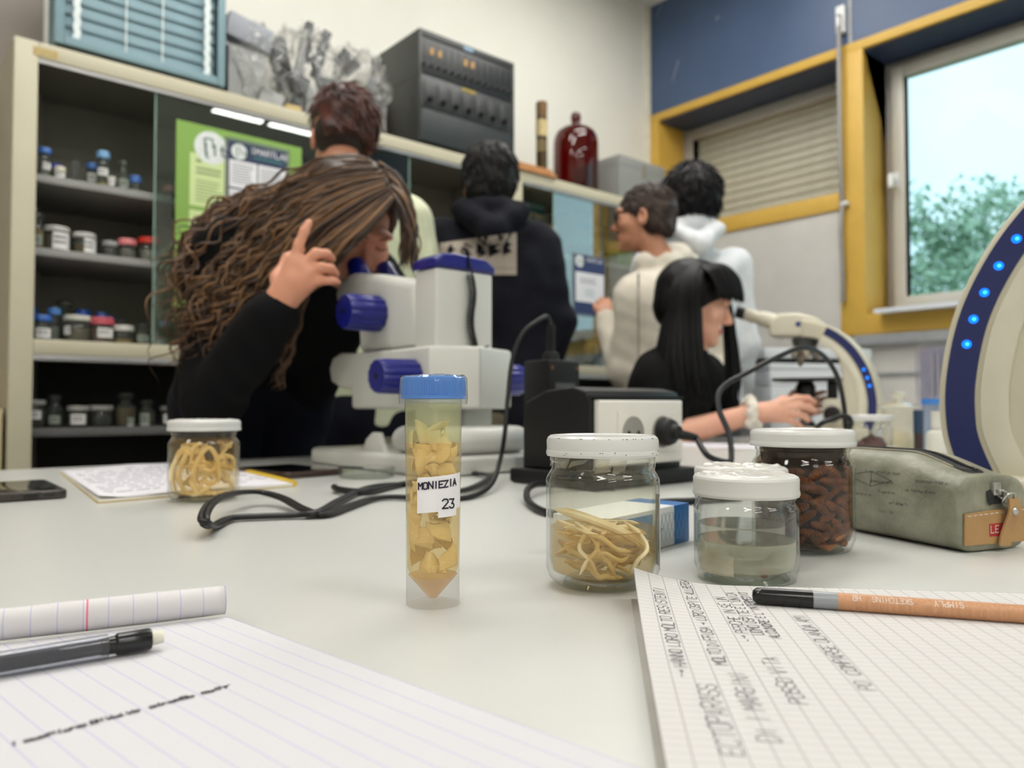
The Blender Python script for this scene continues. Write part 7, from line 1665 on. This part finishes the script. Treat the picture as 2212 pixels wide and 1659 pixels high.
G = [[(843, 428, 1.375), (800, 478, 1.355), (752, 522, 1.345), (700, 570, 1.345), (630, 640, 1.36), (565, 705, 1.39), (520, 760, 1.40)],
     [(838, 412, 1.38), (775, 450, 1.365), (700, 505, 1.36), (620, 590, 1.37), (545, 670, 1.385), (480, 735, 1.40), (440, 790, 1.41)],
     [(830, 392, 1.39), (750, 415, 1.385), (660, 470, 1.385), (580, 550, 1.39), (500, 640, 1.40), (440, 720, 1.41), (405, 800, 1.42)],
     [(818, 372, 1.41), (735, 383, 1.42), (640, 425, 1.43), (555, 500, 1.43), (470, 600, 1.42), (415, 700, 1.42), (385, 770, 1.43)],
     [(800, 352, 1.44), (715, 360, 1.465), (620, 412, 1.49), (520, 460, 1.50), (445, 520, 1.49), (400, 600, 1.47), (375, 680, 1.46)],
     [(775, 342, 1.47), (700, 352, 1.52), (610, 408, 1.555), (510, 438, 1.565), (440, 490, 1.55), (402, 560, 1.53), (385, 640, 1.51)],
     [(760, 345, 1.50), (690, 365, 1.55), (620, 425, 1.58), (540, 455, 1.58), (470, 480, 1.57), (425, 530, 1.55), (410, 580, 1.53)]]
Gr = [[(846, 424, 1.378), (862, 452, 1.372), (872, 492, 1.375), (876, 540, 1.385), (872, 590, 1.40)], [(846, 404, 1.39), (868, 430, 1.39), (882, 478, 1.40), (886, 535, 1.415), (880, 580, 1.43)], [(836, 372, 1.42), (866, 402, 1.43), (884, 455, 1.44), (890, 520, 1.45), (884, 575, 1.46)], [(815, 350, 1.46), (858, 382, 1.48), (880, 440, 1.49), (888, 510, 1.49), (884, 560, 1.49)]]
Gh = [[(655, 560, 1.40), (640, 640, 1.41), (625, 720, 1.415), (612, 790, 1.415), (600, 850, 1.41)], [(690, 560, 1.40), (660, 650, 1.42), (635, 730, 1.42), (605, 800, 1.42), (590, 830, 1.41)]]
def strands(groups, n, r0, curl, seed, spread=.006, tip=.25, per=.055, endv=.1, mats=3, golden=True, curlpow=1.3, gap=None):
    rr = random.Random(seed); mb = MB(); gv = [[P(*q) for q in g] for g in groups]
    for i in range(n):
        x = rr.uniform(0, len(gv) - 1.0001) if len(gv) > 1 else 0
        if gap and gap[0] < x < gap[1] and rr.random() < .8: continue
        k = int(x); w = x - k; a = gv[k]; b_ = gv[min(k + 1, len(gv) - 1)]
        off = Vector((rr.gauss(0, 1), rr.gauss(0, 1), rr.gauss(0, 1))) * spread
        m = min(len(a), len(b_)); ctl = [a[j] * (1 - w) + b_[j] * w + off * (.35 + j / m * 1.2) for j in range(m)]
        path = bez(ctl, 9); cut = int(len(path) * (1 - abs(rr.gauss(0, endv)))); path = path[:max(12, cut)]
        ph = rr.uniform(0, 6.28); pr_ = per * rr.uniform(.75, 1.35); L_ = 0; out = []; sg = rr.choice((-1, 1)); cu = curl * rr.uniform(.5, 1.3)
        for j, q in enumerate(path):
            if j: L_ += (q - path[j - 1]).length
            tg = (path[min(j + 1, len(path) - 1)] - path[max(j - 1, 0)]).normalized(); n1 = tg.cross(UP); n1 = n1.normalized() if n1.length > 1e-4 else CR; n2 = tg.cross(n1); g_ = (j / len(path)) ** curlpow
            out.append(q + (n1 * math.cos(ph + sg * 6.28 * L_ / pr_) + n2 * math.sin(ph + sg * 6.28 * L_ / pr_)) * cu * g_)
        rad = r0 * rr.uniform(.6, 1.4); mi = 0
        u_ = rr.random()
        if golden: mi = 0 if u_ < .35 else (1 if u_ < .78 else 2)
        mb.tube(out, lambda t_, rad=rad: rad * (.55 + .45 * math.sin(min(1, t_ * 2) * 1.57)) * (1 - tip * t_) * (1 if t_ < .85 else max(.12, (1 - t_) / .15)), 5, mi)
    return mb
hb = strands(G, 540, .0033, .0115, 5, .009, curlpow=2.0, gap=(3.25, 3.95)); h2 = strands(Gr, 90, .0032, .004, 6, .006); h3 = strands(Gh, 12, .0042, .010, 7, .006, per=.045)
h4 = strands(G[2:], 70, .0022, .022, 9, .018, per=.07)
for q in (h2, h3, h4): b0_ = len(hb.v); hb.v += q.v; hb.f += [[b0_ + i for i in f_] for f_ in q.f]; hb.m += q.m
hm = hb.mesh('hair'); cap = add_mb(hm, MB()); 
bm = bmesh.new(); bm.from_mesh(hm); nb = len(bm.faces); bm.from_mesh(me); bm.to_mesh(hm); bm.free(); bpy.data.meshes.remove(me)
o = link_mesh('hair', hm, M_h1, tg1, True, 180, label='long brown curly hair')

# boy with reddish brown hair, seen from behind
def standing(nk, pel, sL, sR, eL, wL, eR, wR, fdir, stance=.10):
    nk, pel = Vector(nk), Vector(pel); rt = (Vector(sR) - Vector(sL)); rt.z = 0; rt.normalize(); J = dict(neck=tuple(nk), pelvis=tuple(pel), chest=tuple(nk * .66 + pel * .34), waist=tuple(nk * .30 + pel * .70), sL=tuple(sL), sR=tuple(sR), eL=tuple(eL), eR=tuple(eR), wL=tuple(wL), wR=tuple(wR))
    for sd, sg in (('L', -1), ('R', 1)):
        h = pel + rt * sg * .085 - UP * .03; J['hip' + sd] = tuple(h); J['knee' + sd] = tuple(Vector((h.x, h.y, .50)) + rt * sg * .01); J['ank' + sd] = tuple(Vector((h.x, h.y, .10)) + rt * sg * .02)
    return J
D = 2.28
J = standing(P(745, 412, D), P(775, 905, D + .08), P(600, 470, D + .02), P(892, 478, D + .02), P(560, 660, D + .04), P(610, 800, D + .20), P(930, 660, D + .04), P(900, 800, D + .2), CF)
hcB = tuple(P(738, 304, D)); fB = CR * -.28 + CF * .93 - UP * .22
M_mint = mat('pale_green_fleece', (214, 220, 188), .9, var=.06, vscale=30, bump=.3, bscale=300, sheen=.3)
tb1, L, ax, _o = person('boy with reddish-brown hair and pale green sweatshirt, back turned, behind the curly-haired girl', J, hcB, fB, UP, 1.07, SK1, M_mint, 'sweatshirt', M_navyt, .005, ttex=(.006, 24))
M_red = mat('reddish_brown_hair', (92, 46, 34), .42, var=.35, vscale=22, col2=(44, 24, 22)); M_fade = mat('cropped_dark_hair', (52, 40, 36), .7, var=.2, vscale=90)
me = hair_cap(tb1, L, ax, 1.07, None, folds(.0025, 70, 6), 2, 1.05, nape=-.035, bulk=(.008, -.006, .006), fade=True)
dn_ = lambda p, no: Vector((0, 0, -1)) + Vector(ax[0]) * .5
add_mb(me, locks_on(me, 900, dn_, .046, .0036, 3, lambda c, n: ((c - np.array(hcB)) @ np.array(ax[0]) > -.035) | ((c - np.array(hcB)) @ np.array(ax[2]) > .07), .12, 5, .22))
link_mesh('hair', me, M_red, tb1, True, 180, label='reddish-brown layered hair')
b = Blob(); r_, f_, u_ = ax; R = np.array([list(r_), list(f_), list(u_)]).T
b.ell(L(0, -.020, .004), (.082, .101, .072), R); b.ell(L(0, .09, -.03), (.10, .075, .10), R, .01, -1); b.cutplane(L(0, 0, -.070), -np.array(u_), .01)
for x in (-1, 1): b.ell(L(x * .085, .0, -.010), (.020, .026, .040), R, .006, -1)
link_mesh('hair_fade', b.mesh(.004, 'hair_fade'), M_fade, tb1, True, 180, label='closely cropped dark sides')

# boy in the dark hoodie, seen from behind
D = 2.42
J = standing(P(1060, 492, D), P(1066, 905, D + .06), P(955, 528, D), P(1166, 532, D + .02), P(945, 690, D + .04), P(980, 820, D + .22), P(1193, 690, D + .04), P(1178, 815, D + .10), CF)
hcB = tuple(P(1058, 402, D)); fB = CR * -.06 + CF * .98 - UP * .10
J['hoodz'] = .012; M_hood = mat('black_navy_hoodie', (22, 23, 32), .9, var=.12, vscale=40, bump=.3, bscale=300, spec=.2); M_khaki = mat('khaki_trousers', (104, 98, 78), .8, var=.1)
tb2, L, ax, top2 = person('boy with short black hair in a dark hoodie with beige back print, facing the cabinet', J, hcB, fB, UP, .97, SK1, M_hood, 'hoodie', M_khaki, .005, ttex=(.007, 22), hood=True, grow=.024, hemlen=.10)
M_bhair = mat('short_black_hair', (14, 11, 11), .5, spec=.3, var=.2, vscale=30)
me = hair_cap(tb2, L, ax, .98, None, folds(.0025, 70, 8), 3, 1.1, nape=-.085)
add_mb(me, locks_on(me, 700, lambda p, no: Vector((0, 0, -1)) + Vector(ax[0]) * .1, .030, .0032, 4, None, .15, 5, .3)); link_mesh('hair', me, M_bhair, tb2, True, 180, label='short black hair')
# print on the back: projected on the hoodie surface
dpg = bpy.context.evaluated_depsgraph_get()
from mathutils.bvhtree import BVHTree
def bvh_of(o):
    m = o.data; M = Matrix.Identity(4); p_ = o
    while p_ is not None: 
        if p_.name in ROOTS: M = ROOTS[p_.name] @ M
        p_ = p_.parent
    return BVHTree.FromPolygons([M @ v.co for v in m.vertices], [list(p.vertices) for p in m.polygons])
bv = bvh_of(top2)
def onback(px, py, D_, out=.0022):
    o_ = Vector((0, 0, CZ)); d_ = (P(px, py, D_) - o_).normalized(); h = bv.ray_cast(o_, d_); return (h[0] - d_ * out) if h[0] is not None else P(px, py, D_)
M_pr1 = mat('beige_back_print', (176, 164, 152), .8, var=.05, vscale=40)
grid_obj('back_print', lambda u, v: onback(950 + 166 * u, 594 - 92 * v * (1 - .25 * (1 - u)), 2.42), 26, 14, M_pr1, tb2, ang=180)
pk = MB(); rn = random.Random(4)
for (x0_, w_, y0_, h_) in ((1035, 30, 530, 26), (1062, 34, 520, 34), (1090, 26, 530, 20), (970, 26, 535, 20), (1000, 34, 535, 24), (1048, 16, 512, 12), (1080, 20, 508, 14)):
    for k in range(4):
        a = onback(x0_ + rn.uniform(-6, 6), y0_ - h_ * .5 + k * h_ * .3, 2.42, .0034); b_ = onback(x0_ + w_ * .5 + rn.uniform(-6, 6), y0_ + k * h_ * .22, 2.42, .0034); c_ = onback(x0_ - w_ * .2, y0_ + 5 + k * h_ * .3, 2.42, .0034); pk.add([a, b_, c_], [[0, 1, 2]])
pk.build('print_drawing', M_hood, tb2, kind='stuff')
ln_ = MB(); ln_.tube([onback(1030 + i * 14, 579, 2.42, .0032) for i in range(7)], .0008, 4); ln_.build('print_line', mat('print_line_grey', (120, 112, 106), .8), tb2)

# boy in glasses and white hoodie
D = 2.90
J = standing(P(1428, 572, D), P(1440, 930, D + .02), P(1515, 640, D + .10), P(1368, 652, D - .06), P(1555, 790, D + .10), P(1500, 850, D - .12), P(1350, 800, D - .04), P(1312, 690, D + .12), CR * -.6 - CF * .8)
J['hoodback'] = (CR * .62 + CF * .78); J['hnR'] = -CF; J['hoodfront'] = 1
hcB = tuple(P(1391, 474, D)); fB = CR * -.93 + CF * .32 + UP * .02
M_whood = mat('off_white_hoodie', (222, 214, 198), .9, var=.05, vscale=30, bump=.3, bscale=300, sheen=.3); M_grey_t = mat('grey_trousers', (96, 98, 104), .8)
tb3, L, ax, top3 = person('boy in black glasses and off-white zipped hoodie looking left', J, hcB, fB, UP, 1.04, SK3, M_whood, 'hoodie', M_grey_t, .0042, ttex=(.008, 20), hood=True, grow=.020, hemlen=.10)
M_brn = mat('short_brown_hair', (66, 48, 40), .42, var=.25, vscale=30)
me = hair_cap(tb3, L, ax, 1.04, None, folds(.002, 80, 3), 4, .35, nape=-.06)
fv = Vector(ax[1]); uv_ = Vector(ax[2]); cH = Vector(hcB)
def comb3(p, no): q = p - cH; return fv * .9 + uv_ * .15 if q.dot(uv_) > .05 else Vector((0, 0, -1)) - fv * .35
add_mb(me, locks_on(me, 900, comb3, .032, .0028, 5, None, .08, 5, .2)); link_mesh('hair', me, M_brn, tb3, True, 180, label='short brown hair swept forward')
M_spec = mat('black_spectacle_frame', (18, 18, 20), .3)
gt = thing('glasses', 'black-framed glasses worn by the boy in the off-white hoodie', 'glasses', tuple(L(0, .11, .006)))
for x in (-1, 1):
    lens = [Vector(L(x * .034 + .024 * math.copysign(abs(math.cos(a)) ** .6, math.cos(a)), .108 - .012 * abs(x * .034 + .024 * math.cos(a)) / .05, .004 + .019 * math.copysign(abs(math.sin(a)) ** .7, math.sin(a)))) for a in np.linspace(0, 2 * math.pi, 33)]
    MB().tube(lens, .0030, 6).build('rim', M_spec, gt); MB().tube([Vector(L(x * .058, .098, .012)), Vector(L(x * .078, .05, .014)), Vector(L(x * .083, -.004, .010)), Vector(L(x * .080, -.02, -.004))], .0028, 6).build('temple', M_spec, gt)
    lm = MB(); lm.add(lens[:-1], [list(range(32))]); lm.build('lens', thin_glass('spectacle_lens', (240, 244, 246), 1.2, 1.5) if 'spectacle_lens' not in bpy.data.materials else bpy.data.materials['spectacle_lens'], gt)
MB().tube([Vector(L(-.011, .108, .010)), Vector(L(0, .111, .013)), Vector(L(.011, .108, .010))], .0018, 6).build('bridge', M_spec, gt)
bv = bvh_of(top3)
zl_ = [onback(1379 + (1 if i % 2 else -1) * .6, 585 + i * 11, 2.70, .0018) for i in range(22)]; MB().tube(zl_, .0028, 6).build('zip', mat('grey_zip', (150, 146, 138), .5), tb3)
MB().tube([onback(1379, 592 + i * 5, 2.70, .005) for i in range(6)], .0035, 6).build('zip_pull', mat('dark_zip_pull', (92, 88, 82), .4, .4), tb3)
lg = MB()
for i in range(5): lg.tube([onback(1446 + i * 9, 640 - i * 1.5, 2.72, .002), onback(1452 + i * 9, 646 - i * 2 + 10 * (i % 2), 2.72, .002)], .0011, 4)
lg.build('chest_print', mat('faint_chest_print', (176, 168, 156), .8), tb3)

# fifth figure: dark bob, white hoodie, behind the glasses wearer
D = 3.22
J = standing(P(1488, 522, D), P(1500, 890, D), P(1400, 580, D + .02), P(1590, 580, D + .04), P(1390, 730, D + .04), P(1410, 850, D + .2), P(1605, 740, D + .04), P(1600, 850, D + .2), CF)
hcB = tuple(P(1484, 438, D)); fB = CR * -.45 + CF * .88
M_bwh = mat('cool_white_hoodie', (226, 230, 234), .9, var=.05, vscale=30, sheen=.3)
tb4, L, ax, _o = person('person with a rounded black bob and white hoodie, back turned by the window', J, hcB, fB, UP, 1.05, SK2, M_bwh, 'hoodie', M_grey_t, .006, ttex=(.007, 20), hood=True, grow=.022, hemlen=.10)
M_bob = mat('black_bob_hair', (16, 13, 18), .5, spec=.3, var=.2, vscale=30)
me = hair_cap(tb4, L, ax, 1.05, None, folds(.003, 60, 9), 5, 2.2, nape=-.115, bulk=(0, -.012, .0), side=.0)
add_mb(me, locks_on(me, 800, lambda p, no: Vector((0, 0, -1)), .055, .0042, 6, None, .25, 5, .35)); link_mesh('hair', me, M_bob, tb4, True, 180, label='thick black bobbed hair')

# seated girl with long black hair at the cream microscope
D = 2.40
pel2 = Vector((P(1420, 900, 2.52).x + .03, 1.69, .665))
J = dict(neck=tuple(P(1482, 762, 2.43)), sR=tuple(P(1425, 832, 2.33)), sL=tuple(P(1528, 815, 2.62)), pelvis=tuple(pel2), eR=tuple(P(1440, 945, 2.30)), wR=tuple(P(1632, 892, 2.20)), eL=tuple(P(1570, 905, 2.66)), wL=tuple(P(1690, 885, 2.50)))
nk = Vector(J['neck']); J['chest'] = tuple(nk * .68 + pel2 * .32); J['waist'] = tuple(nk * .32 + pel2 * .68)
fw2 = Vector((.35, -.94, 0)); rt2 = Vector((-.94, -.35, 0))
for sd, sg in (('R', 1), ('L', -1)):
    h = pel2 + rt2 * sg * .09; J['hip' + sd] = tuple(h); k_ = h + fw2 * .40 - UP * .06; J['knee' + sd] = tuple(k_); a_ = k_ + fw2 * .02; J['ank' + sd] = (a_.x, a_.y, .10)
J['brow'] = M_lash
def h2_(b):
    w = P(1636, 891, 2.20); Dd = 2.17
    F = [[P(1692, 869, Dd), P(1722, 860, Dd - .004), P(1745, 861, Dd + .004), P(1758, 868, Dd + .012)], [P(1696, 881, Dd - .004), P(1727, 876, Dd - .01), P(1748, 880, Dd), P(1760, 887, Dd + .012)], [P(1693, 893, Dd - .004), P(1720, 894, Dd - .01), P(1738, 900, Dd), P(1746, 907, Dd + .012)], [P(1686, 904, Dd), P(1708, 909, Dd - .004), P(1722, 915, Dd + .004), P(1730, 921, Dd + .012)]]
    hand_pts(b, w, F, [P(1662, 878, 2.215), P(1692, 862, 2.225), P(1722, 862, 2.225)], .0105)
    b.cap(w, P(1668, 890, 2.185), .026, .026, .014)
hc2 = tuple(P(1500, 656, 2.41)); fg = CR * .95 - CF * .16 - UP * .24
M_tee = mat('black_tee', (11, 11, 12), .9, spec=.2, var=.1, bump=.2, bscale=300)
tg2, L, ax, _o = person('seated girl with straight black hair and fringe beside the cream microscope', J, hc2, fg, UP + CR * .15, 1.06, SK2, M_tee, 'black_top', M_navyt, .0042, {'R': h2_}, arm=.86, ttex=(.005, 24), grow=.013)
M_bl = [mat('straight_black_hair', (8, 7, 9), .5, spec=.25, var=.15, vscale=30)] * 1
me = hair_cap(tg2, L, ax, 1.06, None, folds(.0015, 60, 3), 1, .8, nape=-.12, fringe=True)
Ga = [[(1492, 575, 2.42), (1450, 612, 2.42), (1436, 690, 2.42), (1420, 770, 2.40), (1405, 830, 2.38)], [(1500, 570, 2.37), (1462, 612, 2.33), (1450, 690, 2.32), (1440, 780, 2.30), (1432, 850, 2.30)], [(1508, 569, 2.35), (1480, 612, 2.30), (1470, 690, 2.29), (1470, 790, 2.26), (1480, 872, 2.25)], [(1516, 569, 2.34), (1500, 612, 2.29), (1494, 690, 2.285), (1500, 790, 2.25), (1516, 885, 2.24)], [(1524, 570, 2.34), (1514, 610, 2.29), (1510, 670, 2.29), (1514, 760, 2.27), (1530, 880, 2.25)]]
Gd = [[(1530, 572, 2.47), (1560, 640, 2.52), (1568, 720, 2.52), (1572, 800, 2.50), (1570, 890, 2.44)], [(1540, 575, 2.47), (1572, 650, 2.52), (1584, 730, 2.52), (1592, 800, 2.50), (1588, 880, 2.46)]]
Gb = [[(1508, 572, 2.34), (1526, 585, 2.295), (1540, 605, 2.285), (1548, 628, 2.285), (1549, 646, 2.29)], [(1514, 572, 2.36), (1545, 574, 2.315), (1562, 595, 2.30), (1568, 625, 2.30), (1570, 652, 2.305)], [(1518, 570, 2.39), (1558, 573, 2.345), (1582, 596, 2.33), (1590, 628, 2.33), (1592, 655, 2.335)], [(1520, 570, 2.43), (1562, 575, 2.40), (1592, 598, 2.39), (1602, 630, 2.39), (1604, 655, 2.395)], [(1522, 572, 2.47), (1560, 577, 2.46), (1590, 600, 2.46), (1600, 630, 2.46), (1603, 652, 2.46)]]
hb = strands(Ga, 230, .0050, .0015, 15, .006, per=.3, endv=.05, golden=False); q1 = strands(Gd, 60, .0050, .0015, 16, .006, per=.3, endv=.05, golden=False); q2 = strands(Gb, 170, .0036, .0005, 17, .002, per=.3, endv=.03, golden=False)
for q in (q1, q2): b0_ = len(hb.v); hb.v += q.v; hb.f += [[b0_ + i for i in f_] for f_ in q.f]; hb.m += q.m
hm = hb.mesh('hair'); bm = bmesh.new(); bm.from_mesh(hm); bm.from_mesh(me); bm.to_mesh(hm); bm.free(); bpy.data.meshes.remove(me)
link_mesh('hair', hm, M_bl, tg2, True, 180, label='long straight black hair with fringe')
# white scrunchie and ring
wv = (Vector(J['wR']) - Vector(J['eR'])).normalized(); cS = Vector(J['wR']) - wv * .010; n1 = wv.cross(UP).normalized(); n2 = wv.cross(n1)
b = Blob(); rn = random.Random(3)
for i in range(18):
    a = 2 * math.pi * i / 18; b.ell(cS + (n1 * math.cos(a) + n2 * math.sin(a)) * (.037 + rn.uniform(-.003, .004)) + wv * rn.uniform(-.012, .012), (.013, .014, .014), None, .008)
me = b.mesh(.003, 'scrunchie', folds(.003, 150, 5)); o = link_mesh('scrunchie', me, mat('white_fluffy_fabric', (228, 222, 208), .9, sheen=.4), None, True, 180); tag(o, 'white scrunchie on the wrist of the seated girl', 'scrunchie')
rp_ = P(1722, 885, 2.155); o = MB().tube([P(1716, 887, 2.163) + (UP * math.cos(a) * .0112 - CF * math.sin(a) * .0112) for a in np.linspace(0, 2 * math.pi, 20)], .0018, 6).build('ring', M_steel); tag(o, 'silver ring on the hand of the seated girl', 'ring')
# her stool
t = thing('lab_stool', 'lab stool under the seated girl, hidden behind the table', 'stool', (pel2.x, pel2.y, 0))
MB().lathe([(0, .50), (.165, .50), (.175, .51), (.175, .54), (.165, .55), (0, .55)], 32, (pel2.x, pel2.y, 0)).build('seat', mat('stool_seat_grey', (90, 92, 96), .5), t)
for i in range(4):
    a = math.pi / 4 + i * math.pi / 2; MB().tube([(pel2.x + .12 * math.cos(a), pel2.y + .12 * math.sin(a), .4995), (pel2.x + .19 * math.cos(a), pel2.y + .19 * math.sin(a), 0.0)], .012, 8).build('leg', M_leg, t)
